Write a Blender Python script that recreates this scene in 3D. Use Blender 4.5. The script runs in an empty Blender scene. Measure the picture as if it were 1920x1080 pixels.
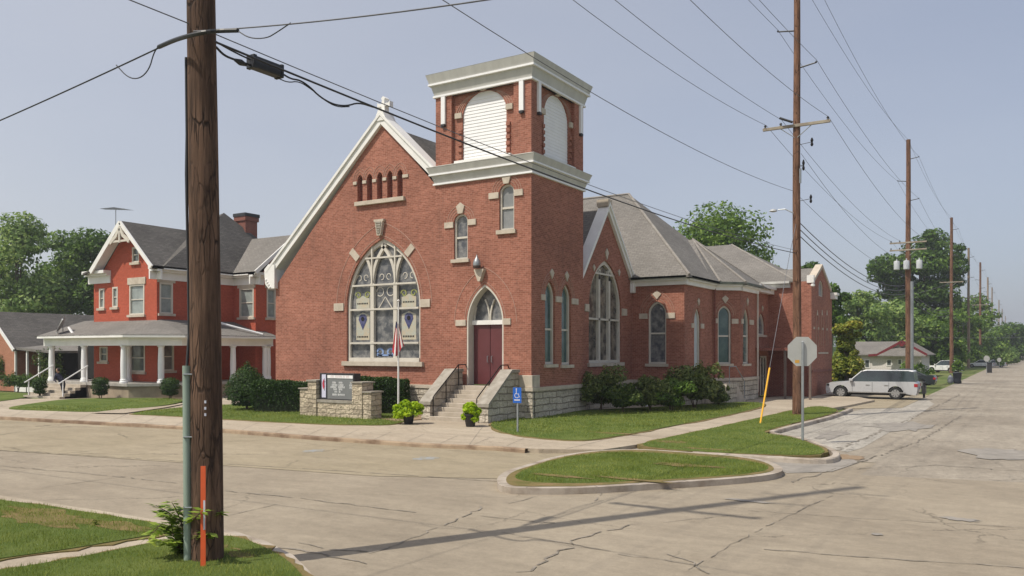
import bpy, math, random
import numpy as np
from mathutils import Vector
from mathutils.geometry import tessellate_polygon

# ---------------------------------------------------------------- camera, sky, sun, exposure
SC = bpy.context.scene
COL = SC.collection
F_PX, CX, HY = 1544.0, 960.0, 658.0          # focal length and horizon of the 1920x1080 photograph
CAM_H = 2.6
CY_, SY_ = math.cos(math.radians(32)), math.sin(math.radians(32))
cam = bpy.data.cameras.new('camera'); camo = bpy.data.objects.new('camera', cam); COL.objects.link(camo)
camo.location = (0, 0, CAM_H); camo.rotation_euler = (math.radians(90), 0, math.radians(32))
cam.sensor_width = 36; cam.lens = F_PX / 1920 * 36; cam.shift_y = (HY - 540) / 1920
cam.clip_start = 0.1; cam.clip_end = 4000
SC.camera = camo
SUN_AZ, SUN_EL = 29.2, 56.4                     # light travels towards +Y turned 29.7 degrees to +X
w = bpy.data.worlds.new('World'); SC.world = w; w.use_nodes = True
nt = w.node_tree; nt.nodes.clear()
sky = nt.nodes.new('ShaderNodeTexSky'); sky.sky_type = 'NISHITA'; sky.sun_disc = False
sky.sun_elevation = math.radians(SUN_EL); sky.sun_rotation = math.radians(180 + SUN_AZ)
sky.air_density = 1.0; sky.dust_density = 3.0; sky.ozone_density = 2.0; sky.altitude = 150
mixh = nt.nodes.new('ShaderNodeMixRGB'); mixh.inputs[0].default_value = 0.62
tcw = nt.nodes.new('ShaderNodeTexCoord'); mpw = nt.nodes.new('ShaderNodeMapping'); mpw.inputs['Scale'].default_value = (1.2, 1.2, 3.5)
nzw = nt.nodes.new('ShaderNodeTexNoise'); nzw.inputs['Scale'].default_value = 1.1; nzw.inputs['Detail'].default_value = 4
rmw = nt.nodes.new('ShaderNodeValToRGB')
rmw.color_ramp.elements[0].position = .18; rmw.color_ramp.elements[0].color = (3.15, 3.35, 4.0, 1)
rmw.color_ramp.elements[1].position = .86; rmw.color_ramp.elements[1].color = (4.75, 4.7, 4.85, 1)
dpw = nt.nodes.new('ShaderNodeVectorMath'); dpw.operation = 'DOT_PRODUCT'; dpw.inputs[1].default_value = (-.85, -.53, -.12)
maw = nt.nodes.new('ShaderNodeMath'); maw.operation = 'MULTIPLY_ADD'; maw.inputs[1].default_value = .62
mbw = nt.nodes.new('ShaderNodeMath'); mbw.operation = 'MULTIPLY_ADD'; mbw.inputs[1].default_value = .75; mbw.inputs[2].default_value = .17
bgn = nt.nodes.new('ShaderNodeBackground'); bgn.inputs['Strength'].default_value = 0.115
wo = nt.nodes.new('ShaderNodeOutputWorld')
L = nt.links.new
L(tcw.outputs['Generated'], mpw.inputs[0]); L(mpw.outputs[0], nzw.inputs[0]); L(nzw.outputs[0], mbw.inputs[0]); L(tcw.outputs['Generated'], dpw.inputs[0]); L(dpw.outputs['Value'], maw.inputs[0]); L(mbw.outputs[0], maw.inputs[2]); L(maw.outputs[0], rmw.inputs[0])
L(sky.outputs[0], mixh.inputs[1]); L(rmw.outputs[0], mixh.inputs[2]); L(mixh.outputs[0], bgn.inputs[0]); L(bgn.outputs[0], wo.inputs[0])
sl = bpy.data.lights.new('sun', 'SUN'); sl.energy = 3.3; sl.angle = math.radians(0.6); sl.color = (1, .93, .82)
so = bpy.data.objects.new('sun', sl); COL.objects.link(so)
ce, se = math.cos(math.radians(SUN_EL)), math.sin(math.radians(SUN_EL))
sd = Vector((math.sin(math.radians(SUN_AZ)) * ce, math.cos(math.radians(SUN_AZ)) * ce, -se))
so.rotation_euler = sd.to_track_quat('-Z', 'Y').to_euler()
so.location = (-20, -20, 40)
vs = SC.view_settings; vs.view_transform = 'Standard'; vs.look = 'None'; vs.gamma = 1; vs.exposure = 0.33
SC.render.engine = 'CYCLES'

# ---------------------------------------------------------------- measuring: a point of the photograph on a known plane of the place
def ray(px, py):
    a = (px - CX) / F_PX; b = (HY - py) / F_PX
    return (a * CY_ - SY_, a * SY_ + CY_, b)     # x, y, z per metre of depth
def onZ(px, py, z=0.0):
    r = ray(px, py); t = (z - CAM_H) / r[2]; return (r[0] * t, r[1] * t)
def atD(px, D):
    r = ray(px, HY); return (r[0] * D, r[1] * D)
def zat(py, D): return CAM_H + (HY - py) * D / F_PX

class Fr:
    """a wall's own frame: u along the wall, z up, d outwards"""
    def __init__(s, x, y, ux, uy):
        n = math.hypot(ux, uy); s.o = (x, y); s.u = (ux / n, uy / n); s.n = (uy / n, -ux / n)
    def P(s, u, z, d=0.0): return (s.o[0] + s.u[0] * u + s.n[0] * d, s.o[1] + s.u[1] * u + s.n[1] * d, z)
    def px(s, px, py, d=0.0):
        r = ray(px, py); ox = s.o[0] + s.n[0] * d; oy = s.o[1] + s.n[1] * d
        t = (ox * s.n[0] + oy * s.n[1]) / (r[0] * s.n[0] + r[1] * s.n[1])
        x, y, z = r[0] * t, r[1] * t, CAM_H + r[2] * t
        return ((x - ox) * s.u[0] + (y - oy) * s.u[1], z)

# ---------------------------------------------------------------- materials
def lin(c, k=1.0):
    return tuple((((v / 255 + .055) / 1.055) ** 2.4 if v > 10 else v / 255 / 12.92) * k for v in c) + (1,)
def newmat(name):
    m = bpy.data.materials.new(name); m.use_nodes = True
    n = m.node_tree; b = n.nodes['Principled BSDF']; return m, n, b
def nd(n, t, **kw):
    x = n.nodes.new(t)
    for k, v in kw.items():
        if k in x.inputs: x.inputs[k].default_value = v
        else: setattr(x, k, v)
    return x
def pm(name, c1, c2=None, rough=.7, scale=4.0, bump=0.0, bscale=None, metal=0.0, spec=.5, detail=6, coord='Object', stretch=(1, 1, 1), lo=.35, hi=.65):
    m, n, b = newmat(name)
    b.inputs['Roughness'].default_value = rough; b.inputs['Metallic'].default_value = metal
    b.inputs['Specular IOR Level'].default_value = spec
    c1 = c1 if len(c1) == 4 else tuple(c1) + (1,)
    if c2 is None: c2 = tuple(v * .8 for v in c1[:3]) + (1,)
    c2 = c2 if len(c2) == 4 else tuple(c2) + (1,)
    tc = nd(n, 'ShaderNodeTexCoord'); mp = nd(n, 'ShaderNodeMapping'); mp.inputs['Scale'].default_value = stretch
    nz = nd(n, 'ShaderNodeTexNoise', Scale=scale, Detail=detail, Roughness=.6)
    rp = nd(n, 'ShaderNodeValToRGB'); e = rp.color_ramp.elements
    e[0].position = lo; e[0].color = c1; e[1].position = hi; e[1].color = c2
    l = n.links.new
    l(tc.outputs[coord], mp.inputs[0]); l(mp.outputs[0], nz.inputs['Vector']); l(nz.outputs[0], rp.inputs[0]); l(rp.outputs[0], b.inputs['Base Color'])
    if bump:
        n2 = nd(n, 'ShaderNodeTexNoise', Scale=bscale or scale * 4, Detail=6, Roughness=.65); l(mp.outputs[0], n2.inputs['Vector'])
        bp = nd(n, 'ShaderNodeBump', Strength=min(1, bump * 4), Distance=bump * .25); l(n2.outputs[0], bp.inputs['Height']); l(bp.outputs[0], b.inputs['Normal'])
    return m
def brickmat(name, a, b_, mortar, bw=.215, rh=.075, ms=.008, rough=.85, stain=.25, bump=.3, dist=.01, weather=None, wob=0.0, big=.35):
    m, n, b = newmat(name); l = n.links.new
    b.inputs['Roughness'].default_value = rough; b.inputs['Specular IOR Level'].default_value = .25
    uv = nd(n, 'ShaderNodeUVMap')
    vec = uv.outputs[0]
    if wob:
        nw = nd(n, 'ShaderNodeTexNoise', Scale=1.7, Detail=3); l(vec, nw.inputs['Vector'])
        ad = nd(n, 'ShaderNodeVectorMath', operation='MULTIPLY_ADD'); ad.inputs[1].default_value = (wob, wob, 0)
        l(nw.outputs[1], ad.inputs[0]); l(vec, ad.inputs[2]); vec = ad.outputs[0]
    bt = nd(n, 'ShaderNodeTexBrick', Scale=1.0)
    bt.inputs['Brick Width'].default_value = bw; bt.inputs['Row Height'].default_value = rh
    bt.inputs['Mortar Size'].default_value = ms; bt.inputs['Mortar Smooth'].default_value = .2; bt.inputs['Bias'].default_value = -.1
    bt.inputs['Color1'].default_value = a; bt.inputs['Color2'].default_value = b_; bt.inputs['Mortar'].default_value = mortar
    l(vec, bt.inputs['Vector'])
    nz = nd(n, 'ShaderNodeTexNoise', Scale=big, Detail=5, Roughness=.6); l(uv.outputs[0], nz.inputs['Vector'])
    n3 = nd(n, 'ShaderNodeTexNoise', Scale=9.0, Detail=3); l(uv.outputs[0], n3.inputs['Vector'])
    r = nd(n, 'ShaderNodeMapRange'); r.inputs[1].default_value = .3; r.inputs[2].default_value = .7; r.inputs[3].default_value = 1 - stain; r.inputs[4].default_value = 1 + stain * .6
    l(nz.outputs[0], r.inputs[0])
    r3 = nd(n, 'ShaderNodeMapRange'); r3.inputs[1].default_value = .3; r3.inputs[2].default_value = .7; r3.inputs[3].default_value = .86; r3.inputs[4].default_value = 1.14
    l(n3.outputs[0], r3.inputs[0])
    mu = nd(n, 'ShaderNodeMath', operation='MULTIPLY'); l(r.outputs[0], mu.inputs[0]); l(r3.outputs[0], mu.inputs[1])
    mx = nd(n, 'ShaderNodeVectorMath', operation='SCALE'); l(bt.outputs[0], mx.inputs[0]); l(mu.outputs[0], mx.inputs['Scale'])
    out = mx.outputs[0]
    if weather:
        nv = nd(n, 'ShaderNodeTexNoise', Scale=1.3, Detail=7, Roughness=.7)
        mp = nd(n, 'ShaderNodeMapping'); mp.inputs['Scale'].default_value = (1.6, .16, 1); l(uv.outputs[0], mp.inputs[0]); l(mp.outputs[0], nv.inputs['Vector'])
        rr = nd(n, 'ShaderNodeMapRange'); rr.inputs[1].default_value = .52; rr.inputs[2].default_value = .72; rr.inputs[4].default_value = weather[1]; l(nv.outputs[0], rr.inputs[0])
        mw = nd(n, 'ShaderNodeMixRGB'); l(rr.outputs[0], mw.inputs[0]); l(out, mw.inputs[1]); mw.inputs[2].default_value = weather[0]; out = mw.outputs[0]
    l(out, b.inputs['Base Color'])
    bp = nd(n, 'ShaderNodeBump', Strength=bump, Distance=dist)
    iv = nd(n, 'ShaderNodeMath', operation='MULTIPLY_ADD'); iv.inputs[1].default_value = -1; l(bt.outputs['Fac'], iv.inputs[0]); l(n3.outputs[0], iv.inputs[2])
    l(iv.outputs[0], bp.inputs['Height']); l(bp.outputs[0], b.inputs['Normal'])
    return m
def leafmat(name, dark, mid, light, trans=.35):
    m, n, b = newmat(name); l = n.links.new
    g = nd(n, 'ShaderNodeNewGeometry'); rp = nd(n, 'ShaderNodeValToRGB'); e = rp.color_ramp.elements
    e[0].position = 0; e[0].color = dark; e[1].position = 1; e[1].color = light
    x = e.new(.5); x.color = mid
    tc = nd(n, 'ShaderNodeTexCoord'); nz = nd(n, 'ShaderNodeTexNoise', Scale=.5, Detail=2); l(tc.outputs['Object'], nz.inputs['Vector'])
    ma = nd(n, 'ShaderNodeMath', operation='MULTIPLY_ADD'); ma.inputs[1].default_value = .6
    l(g.outputs['Random Per Island'], ma.inputs[0])
    sb = nd(n, 'ShaderNodeMath', operation='MULTIPLY_ADD'); sb.inputs[1].default_value = 1.2; sb.inputs[2].default_value = -.4; l(nz.outputs[0], sb.inputs[0]); l(sb.outputs[0], ma.inputs[2])
    l(ma.outputs[0], rp.inputs[0]); l(rp.outputs[0], b.inputs['Base Color'])
    b.inputs['Roughness'].default_value = .55; b.inputs['Specular IOR Level'].default_value = .3
    tr = nd(n, 'ShaderNodeBsdfTranslucent'); l(rp.outputs[0], tr.inputs[0])
    ms = nd(n, 'ShaderNodeMixShader'); ms.inputs[0].default_value = trans
    o = n.nodes['Material Output']; l(b.outputs[0], ms.inputs[1]); l(tr.outputs[0], ms.inputs[2]); l(ms.outputs[0], o.inputs[0])
    return m
def pavemat(name, c1, c2, dirt, crack_scale=.28, crack=.5, rough=.9, slab=None, agg=.12, crackw=.012, streak=(.35, 1, 1)):
    """old concrete: blotches, aggregate, fine wandering cracks"""
    m, n, b = newmat(name); l = n.links.new
    b.inputs['Roughness'].default_value = rough; b.inputs['Specular IOR Level'].default_value = .3
    uv = nd(n, 'ShaderNodeTexCoord').outputs['Object']
    n1 = nd(n, 'ShaderNodeTexNoise', Scale=.22, Detail=6, Roughness=.62); l(uv, n1.inputs['Vector'])
    rp = nd(n, 'ShaderNodeValToRGB'); e = rp.color_ramp.elements; e[0].position = .36; e[0].color = c1; e[1].position = .66; e[1].color = c2
    l(n1.outputs[0], rp.inputs[0])
    n2 = nd(n, 'ShaderNodeTexNoise', Scale=45.0, Detail=3, Roughness=.8); l(uv, n2.inputs['Vector'])
    r2 = nd(n, 'ShaderNodeMapRange'); r2.inputs[1].default_value = .25; r2.inputs[2].default_value = .75; r2.inputs[3].default_value = 1 - agg; r2.inputs[4].default_value = 1 + agg; l(n2.outputs[0], r2.inputs[0])
    sc = nd(n, 'ShaderNodeVectorMath', operation='SCALE'); l(rp.outputs[0], sc.inputs[0]); l(r2.outputs[0], sc.inputs['Scale'])
    mps = nd(n, 'ShaderNodeMapping'); mps.inputs['Scale'].default_value = streak; l(uv, mps.inputs[0])
    n8 = nd(n, 'ShaderNodeTexNoise', Scale=2.2, Detail=7, Roughness=.7); l(mps.outputs[0], n8.inputs['Vector'])
    r8 = nd(n, 'ShaderNodeMapRange'); r8.inputs[1].default_value = .3; r8.inputs[2].default_value = .7; r8.inputs[3].default_value = .86; r8.inputs[4].default_value = 1.13; l(n8.outputs[0], r8.inputs[0])
    sc8 = nd(n, 'ShaderNodeVectorMath', operation='SCALE'); l(sc.outputs[0], sc8.inputs[0]); l(r8.outputs[0], sc8.inputs['Scale']); sc = sc8
    n9 = nd(n, 'ShaderNodeTexNoise', Scale=7.0, Detail=8, Roughness=.85); l(uv, n9.inputs['Vector'])
    r9 = nd(n, 'ShaderNodeMapRange'); r9.inputs[1].default_value = .35; r9.inputs[2].default_value = .68; r9.inputs[3].default_value = 1 - agg * .95; r9.inputs[4].default_value = 1 + agg * 1.1; l(n9.outputs[0], r9.inputs[0])
    sc9 = nd(n, 'ShaderNodeVectorMath', operation='SCALE'); l(sc.outputs[0], sc9.inputs[0]); l(r9.outputs[0], sc9.inputs['Scale']); sc = sc9
    n4 = nd(n, 'ShaderNodeTexNoise', Scale=1.4, Detail=8, Roughness=.75); l(uv, n4.inputs['Vector'])
    r4 = nd(n, 'ShaderNodeMapRange'); r4.inputs[1].default_value = .55; r4.inputs[2].default_value = .8; r4.inputs[4].default_value = .55; l(n4.outputs[0], r4.inputs[0])
    md = nd(n, 'ShaderNodeMixRGB'); l(r4.outputs[0], md.inputs[0]); l(sc.outputs[0], md.inputs[1]); md.inputs[2].default_value = dirt
    nw = nd(n, 'ShaderNodeTexNoise', Scale=1.1, Detail=6, Roughness=.7); l(uv, nw.inputs['Vector'])
    ad = nd(n, 'ShaderNodeVectorMath', operation='MULTIPLY_ADD'); ad.inputs[1].default_value = (.9, .9, .9); l(nw.outputs[1], ad.inputs[0]); l(uv, ad.inputs[2])
    vo = nd(n, 'ShaderNodeTexVoronoi', Scale=crack_scale); vo.feature = 'DISTANCE_TO_EDGE'; l(ad.outputs[0], vo.inputs['Vector'])
    rc = nd(n, 'ShaderNodeMapRange'); rc.inputs[1].default_value = crackw * .3; rc.inputs[2].default_value = crackw; rc.inputs[3].default_value = 1; rc.inputs[4].default_value = 0; l(vo.outputs['Distance'], rc.inputs[0])
    nm = nd(n, 'ShaderNodeTexNoise', Scale=.45, Detail=2); l(uv, nm.inputs['Vector'])
    rm = nd(n, 'ShaderNodeMapRange'); rm.inputs[1].default_value = .42; rm.inputs[2].default_value = .6; rm.inputs[4].default_value = crack; l(nm.outputs[0], rm.inputs[0])
    mm = nd(n, 'ShaderNodeMath', operation='MULTIPLY'); l(rc.outputs[0], mm.inputs[0]); l(rm.outputs[0], mm.inputs[1])
    mc = nd(n, 'ShaderNodeMixRGB'); l(mm.outputs[0], mc.inputs[0]); l(md.outputs[0], mc.inputs[1]); mc.inputs[2].default_value = tuple(v * .22 for v in c1[:3]) + (1,)
    l(mc.outputs[0], b.inputs['Base Color'])
    hs = nd(n, 'ShaderNodeMath', operation='SUBTRACT'); l(n2.outputs[0], hs.inputs[0]); l(mm.outputs[0], hs.inputs[1])
    bp = nd(n, 'ShaderNodeBump', Strength=.35, Distance=.012); l(hs.outputs[0], bp.inputs['Height']); l(bp.outputs[0], b.inputs['Normal'])
    return m

M = {}
M['brick'] = brickmat('church_brick', (.255, .094, .062, 1), (.375, .152, .105, 1), (.42, .24, .17, 1), stain=.22, ms=.006, weather=((.17, .085, .062, 1), .4))
M['housebrick'] = brickmat('painted_red_brick', (.43, .095, .052, 1), (.48, .112, .062, 1), (.36, .08, .048, 1), stain=.14)
M['ranchbrick'] = brickmat('orange_brick', (.36, .13, .07, 1), (.42, .17, .1, 1), (.42, .3, .22, 1), stain=.15)
M['chimbrick'] = brickmat('chimney_brick', (.2, .06, .045, 1), (.26, .08, .055, 1), (.3, .2, .16, 1), stain=.2)
M['shingle'] = brickmat('asphalt_shingles', (.185, .172, .155, 1), (.225, .21, .19, 1), (.13, .122, .112, 1), bw=.33, rh=.14, ms=.012, stain=.18, bump=.35, weather=((.14, .132, .12, 1), .4), rough=.95)
M['shingle_dark'] = brickmat('dark_asphalt_shingles', (.105, .098, .09, 1), (.145, .135, .122, 1), (.07, .066, .062, 1), bw=.33, rh=.14, ms=.012, stain=.25, bump=.35, rough=.95)
M['rockface'] = brickmat('rock_faced_limestone', (.46, .41, .33, 1), (.58, .52, .43, 1), (.26, .225, .18, 1), bw=1.1, rh=.26, ms=.022, stain=.3, bump=.9, dist=.08, weather=((.22, .19, .15, 1), .7), wob=.16, big=1.2)
M['signstone'] = brickmat('sign_fieldstone', (.42, .35, .26, 1), (.6, .51, .38, 1), (.3, .25, .185, 1), bw=.5, rh=.19, ms=.014, stain=.3, bump=1, dist=.07, weather=((.22, .17, .12, 1), .7), wob=.22, big=2.5)
M['stone'] = pm('cut_limestone', (.56, .49, .4), (.44, .38, .3), rough=.85, scale=3, bump=.03)
M['capstone'] = pm('weathered_cap_stone', (.36, .33, .28), (.24, .215, .175), rough=.9, scale=3, bump=.05)
M['white'] = pm('white_paint', (.82, .81, .78), (.74, .73, .69), rough=.5, scale=1.5)
M['bright'] = pm('bright_white_vinyl', (.84, .84, .83), (.78, .78, .78), rough=.45, scale=2)
M['cream'] = pm('cream_wood_paint', (.62, .58, .5), (.54, .5, .43), rough=.55, scale=2)
M['greymetal'] = pm('pale_grey_cornice_metal', (.54, .535, .50), (.46, .455, .425), rough=.5, scale=1.4, stretch=(2, 2, .5), detail=8)
M['glass'] = pm('leaded_glass_dark', (.075, .08, .09), (.24, .235, .225), rough=.25, scale=3.2, spec=.6, lo=.4, hi=.66, detail=4)
M['glass_green'] = pm('storm_glass_green', (.03, .075, .075), (.1, .16, .15), rough=.12, scale=1.2, spec=.8)
M['glass_sky'] = pm('frosted_grey_glass', (.27, .275, .27), (.2, .21, .21), rough=.3, scale=2, spec=.5)
M['glass_warm'] = pm('church_amber_glass', (.05, .045, .04), (.3, .26, .2), rough=.25, scale=2.4, spec=.6, lo=.4, hi=.7)
M['pane'] = pm('house_pane', (.05, .06, .06), (.16, .18, .17), rough=.12, scale=1.3, spec=.8)
M['curtain'] = pm('pale_blind_behind_glass', (.32, .36, .34), (.22, .25, .24), rough=.2, scale=2, spec=.7)
M['door'] = pm('maroon_door_paint', (.125, .033, .036), (.105, .028, .03), rough=.45, scale=1.5)
M['iron'] = pm('black_iron', (.018, .016, .015), rough=.45, metal=.6)
M['black'] = pm('black_plastic', (.018, .018, .02), (.028, .028, .03), rough=.5)
M['concrete'] = pavemat('sidewalk_concrete', (0.349, 0.291, 0.218, 1), (0.431, 0.370, 0.284, 1), (0.244, 0.197, 0.140, 1), crack_scale=.5, crack=.35)
M['steps'] = pm('cast_concrete_steps', (0.476, 0.416, 0.340), (0.374, 0.323, 0.255), rough=.85, scale=2.2, bump=.02)
M['kerb'] = pm('worn_kerb_concrete', (0.414, 0.360, 0.297), (0.216, 0.171, 0.126), rough=.9, scale=1.6, bump=.05, lo=.42, hi=.7)
M['kerb_rust'] = pm('soil_stained_kerb', (.36, .27, .18), (.17, .11, .07), rough=.9, scale=1.3, bump=.05, lo=.4, hi=.62)
M['road'] = pavemat('worn_concrete_road', (0.259, 0.218, 0.162, 1), (0.318, 0.271, 0.203, 1), (0.195, 0.158, 0.112, 1), crack_scale=.2, crack=.5, crackw=.006)
M['street'] = pavemat('patched_grey_street', (0.243, 0.209, 0.164, 1), (0.337, 0.296, 0.236, 1), (0.147, 0.125, 0.099, 1), crack_scale=.5, crack=.5, agg=.22, crackw=.012, streak=(1.2, .25, 1))
M['wornlane'] = pavemat('pale_worn_lane', (.30, .275, .235, 1), (.42, .39, .335, 1), (.2, .175, .145, 1), crack_scale=.9, crack=.8, agg=.26, crackw=.02, streak=(2.2, .3, 1))
M['parking'] = pavemat('tan_parking_concrete', (0.276, 0.232, 0.156, 1), (0.335, 0.283, 0.199, 1), (0.181, 0.147, 0.096, 1), crack_scale=.18, crack=.5)
M['tar'] = pm('dark_joint_filler', (.15, .13, .1), (.28, .245, .2), rough=.9, scale=6, lo=.4, hi=.6)
M['patch'] = pm('grey_asphalt_patch', (.215, .196, .17), (.30, .272, .235), rough=.9, scale=2.5, bump=.05, detail=9)
M['soil'] = pm('bare_soil', (.22, .15, .09), (.3, .22, .14), rough=1, scale=5, bump=.1)
M['lawn'] = pm('mown_turf', (0.075, 0.121, 0.025), (0.155, 0.190, 0.052), rough=1, scale=.9, bump=.2, bscale=50, spec=.1, lo=.3, hi=.7)
M['field'] = pm('distant_turf', (.085, .125, .035), (.17, .18, .07), rough=1, scale=.12, bump=.1, bscale=12, spec=.1)
M['dry'] = pm('dry_thatch', (.24, .17, .085), (.14, .13, .045), rough=1, scale=2.4, bump=.15, bscale=40, spec=.1)
M['bark'] = pm('tree_bark', (.09, .07, .05), (.16, .125, .09), rough=.95, scale=3, bump=.2, stretch=(1, 1, .3))
def polemat(name, c1, c2, crack, base=None):
    m, n, b = newmat(name); l = n.links.new; b.inputs['Roughness'].default_value = .92; b.inputs['Specular IOR Level'].default_value = .2
    tc = nd(n, 'ShaderNodeTexCoord'); mp = nd(n, 'ShaderNodeMapping'); mp.inputs['Scale'].default_value = (1, 1, .07); l(tc.outputs['Object'], mp.inputs[0])
    n1 = nd(n, 'ShaderNodeTexNoise', Scale=9.0, Detail=8, Roughness=.7); l(mp.outputs[0], n1.inputs['Vector'])
    rp = nd(n, 'ShaderNodeValToRGB'); e = rp.color_ramp.elements; e[0].position = .38; e[0].color = c1; e[1].position = .64; e[1].color = c2; l(n1.outputs[0], rp.inputs[0])
    mp2 = nd(n, 'ShaderNodeMapping'); mp2.inputs['Scale'].default_value = (1, 1, .13); l(tc.outputs['Object'], mp2.inputs[0])
    nw = nd(n, 'ShaderNodeTexNoise', Scale=3.5, Detail=2); l(tc.outputs['Object'], nw.inputs['Vector'])
    ad = nd(n, 'ShaderNodeVectorMath', operation='MULTIPLY_ADD'); ad.inputs[1].default_value = (.05, .05, .05); l(nw.outputs[1], ad.inputs[0]); l(mp2.outputs[0], ad.inputs[2])
    vo = nd(n, 'ShaderNodeTexVoronoi', Scale=16.0); vo.feature = 'DISTANCE_TO_EDGE'; l(ad.outputs[0], vo.inputs['Vector'])
    rc = nd(n, 'ShaderNodeMapRange'); rc.inputs[1].default_value = .015; rc.inputs[2].default_value = .09; rc.inputs[3].default_value = 1; rc.inputs[4].default_value = 0; l(vo.outputs['Distance'], rc.inputs[0])
    nm = nd(n, 'ShaderNodeTexNoise', Scale=2.2, Detail=3); l(tc.outputs['Object'], nm.inputs['Vector'])
    rm = nd(n, 'ShaderNodeMapRange'); rm.inputs[1].default_value = .4; rm.inputs[2].default_value = .62; rm.inputs[4].default_value = .9; l(nm.outputs[0], rm.inputs[0])
    mm = nd(n, 'ShaderNodeMath', operation='MULTIPLY'); l(rc.outputs[0], mm.inputs[0]); l(rm.outputs[0], mm.inputs[1])
    n5 = nd(n, 'ShaderNodeTexNoise', Scale=1.1, Detail=5); l(tc.outputs['Object'], n5.inputs['Vector'])
    r5 = nd(n, 'ShaderNodeMapRange'); r5.inputs[1].default_value = .3; r5.inputs[2].default_value = .7; r5.inputs[3].default_value = .7; r5.inputs[4].default_value = 1.25; l(n5.outputs[0], r5.inputs[0])
    sc = nd(n, 'ShaderNodeVectorMath', operation='SCALE'); l(rp.outputs[0], sc.inputs[0]); l(r5.outputs[0], sc.inputs['Scale'])
    mc = nd(n, 'ShaderNodeMixRGB'); l(mm.outputs[0], mc.inputs[0]); l(sc.outputs[0], mc.inputs[1]); mc.inputs[2].default_value = crack; l(mc.outputs[0], b.inputs['Base Color'])
    hh = nd(n, 'ShaderNodeMath', operation='SUBTRACT'); l(n1.outputs[0], hh.inputs[0]); l(mm.outputs[0], hh.inputs[1])
    bp = nd(n, 'ShaderNodeBump', Strength=.8, Distance=.02); l(hh.outputs[0], bp.inputs['Height']); l(bp.outputs[0], b.inputs['Normal'])
    return m
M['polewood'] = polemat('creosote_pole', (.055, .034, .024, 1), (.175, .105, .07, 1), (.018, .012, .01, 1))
M['polewood_red'] = polemat('reddish_pole_wood', (.12, .06, .038, 1), (.27, .15, .095, 1), (.04, .022, .016, 1))  # lighter, redder tone of the pole wood itself
M['polewood_grey'] = pm('weathered_grey_pole', (.2, .14, .095), (.3, .23, .17), rough=.9, scale=4, bump=.08, stretch=(1, 1, .1))
M['armwood'] = pm('crossarm_wood', (.34, .3, .23), (.24, .2, .155), rough=.85, scale=3)
M['galv'] = pm('galvanised_steel', (.34, .36, .37), (.27, .29, .3), rough=.45, metal=.5, scale=6)
M['sideposts'] = pm('brown_porch_post', (.16, .12, .1), (.12, .09, .075), rough=.7)
M['conduit'] = pm('pale_green_guard', (.30, .37, .31), (.23, .29, .24), rough=.55, scale=4, stretch=(1, 1, .2))
M['wire'] = pm('wire_grey', (.13, .135, .15), (.1, .1, .115), rough=.6)
M['cable'] = pm('black_cable', (.02, .021, .024), rough=.5)
M['yellow'] = pm('yellow_guy_guard', (.8, .43, .03), (.72, .38, .03), rough=.45)
M['orange'] = pm('orange_marker', (.72, .11, .03), (.62, .1, .03), rough=.5, scale=5)
M['tagwhite'] = pm('label_white', (.6, .62, .68), (.5, .5, .6), rough=.6, scale=20)
M['blue'] = pm('sign_blue', (.015, .13, .55), rough=.4)
M['signback'] = pm('bare_aluminium_sign', (.50, .50, .47), (.44, .44, .41), rough=.5, scale=3)
M['sticker'] = pm('orange_sticker', (.75, .4, .06), rough=.5)
M['signgrey'] = pm('letter_board_grey', (.19, .2, .2), (.16, .165, .17), rough=.45, scale=1)
M['signlav'] = pm('lavender_strip', (.6, .6, .72), (.5, .5, .72), rough=.4, scale=1)
M['signred'] = pm('sign_red', (.5, .04, .08), rough=.5)
M['signpink'] = pm('faded_red_lettering', (.62, .42, .42), rough=.5)
M['flagred'] = pm('flag_red', (.5, .03, .04), rough=.8)
M['flagblue'] = pm('flag_blue', (.02, .03, .12), rough=.8)
M['flagwhite'] = pm('flag_white', (.75, .72, .7), rough=.8)
M['porchfloor'] = pm('porch_floor_paint', (.42, .4, .36), (.3, .28, .25), rough=.7)
M['foundation'] = pm('tan_foundation', (.36, .29, .21), (.24, .19, .14), rough=.9, scale=1.5, bump=.04)
M['sidinggrey'] = brickmat('grey_lap_siding', (.64, .6, .56, 1), (.67, .63, .59, 1), (.5, .47, .44, 1), bw=60, rh=.16, ms=.012, stain=.08, bump=.2)
M['redtrim'] = pm('red_bargeboard', (.17, .018, .024), rough=.5)
M['silver'] = pm('silver_car_paint', (.5, .51, .525), (.48, .49, .505), rough=.3, metal=.15, scale=1)
M['carwhite'] = pm('white_car_paint', (.8, .8, .8), rough=.25, scale=1)
M['carroof'] = pm('white_roof_paint', (.82, .82, .82), rough=.25, scale=1)
M['cardark'] = pm('slate_car_paint', (.05, .06, .07), rough=.25, metal=.4, scale=1)
M['carglass'] = pm('tinted_car_glass', (.012, .016, .018), (.03, .05, .048), rough=.06, scale=.8, spec=.9)
M['rubber'] = pm('tyre_rubber', (.02, .02, .02), rough=.85)
M['rim'] = pm('alloy_rim', (.5, .5, .5), rough=.3, metal=.7)
M['lampclear'] = pm('headlamp_lens', (.6, .56, .45), rough=.15)
M['lampred'] = pm('tail_lamp_red', (.4, .02, .03), rough=.2)
M['skin'] = pm('skin', (.38, .22, .15), rough=.6)
M['hair'] = pm('dark_hair', (.02, .015, .012), rough=.8)
M['navy'] = pm('navy_cloth', (.012, .014, .035), rough=.9)
M['darkcloth'] = pm('dark_brown_cloth', (.025, .013, .012), rough=.9)
M['dark'] = pm('near_black_painted_shade', (.012, .011, .01), rough=.9)  # near black for dark parts; also paints shade into entry and carport walls
M['orangewood'] = pm('varnished_orange_wood', (.4, .17, .04), rough=.5)
M['gutter'] = pm('green_patina_gutter', (.12, .14, .11), (.07, .08, .065), rough=.6)
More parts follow.
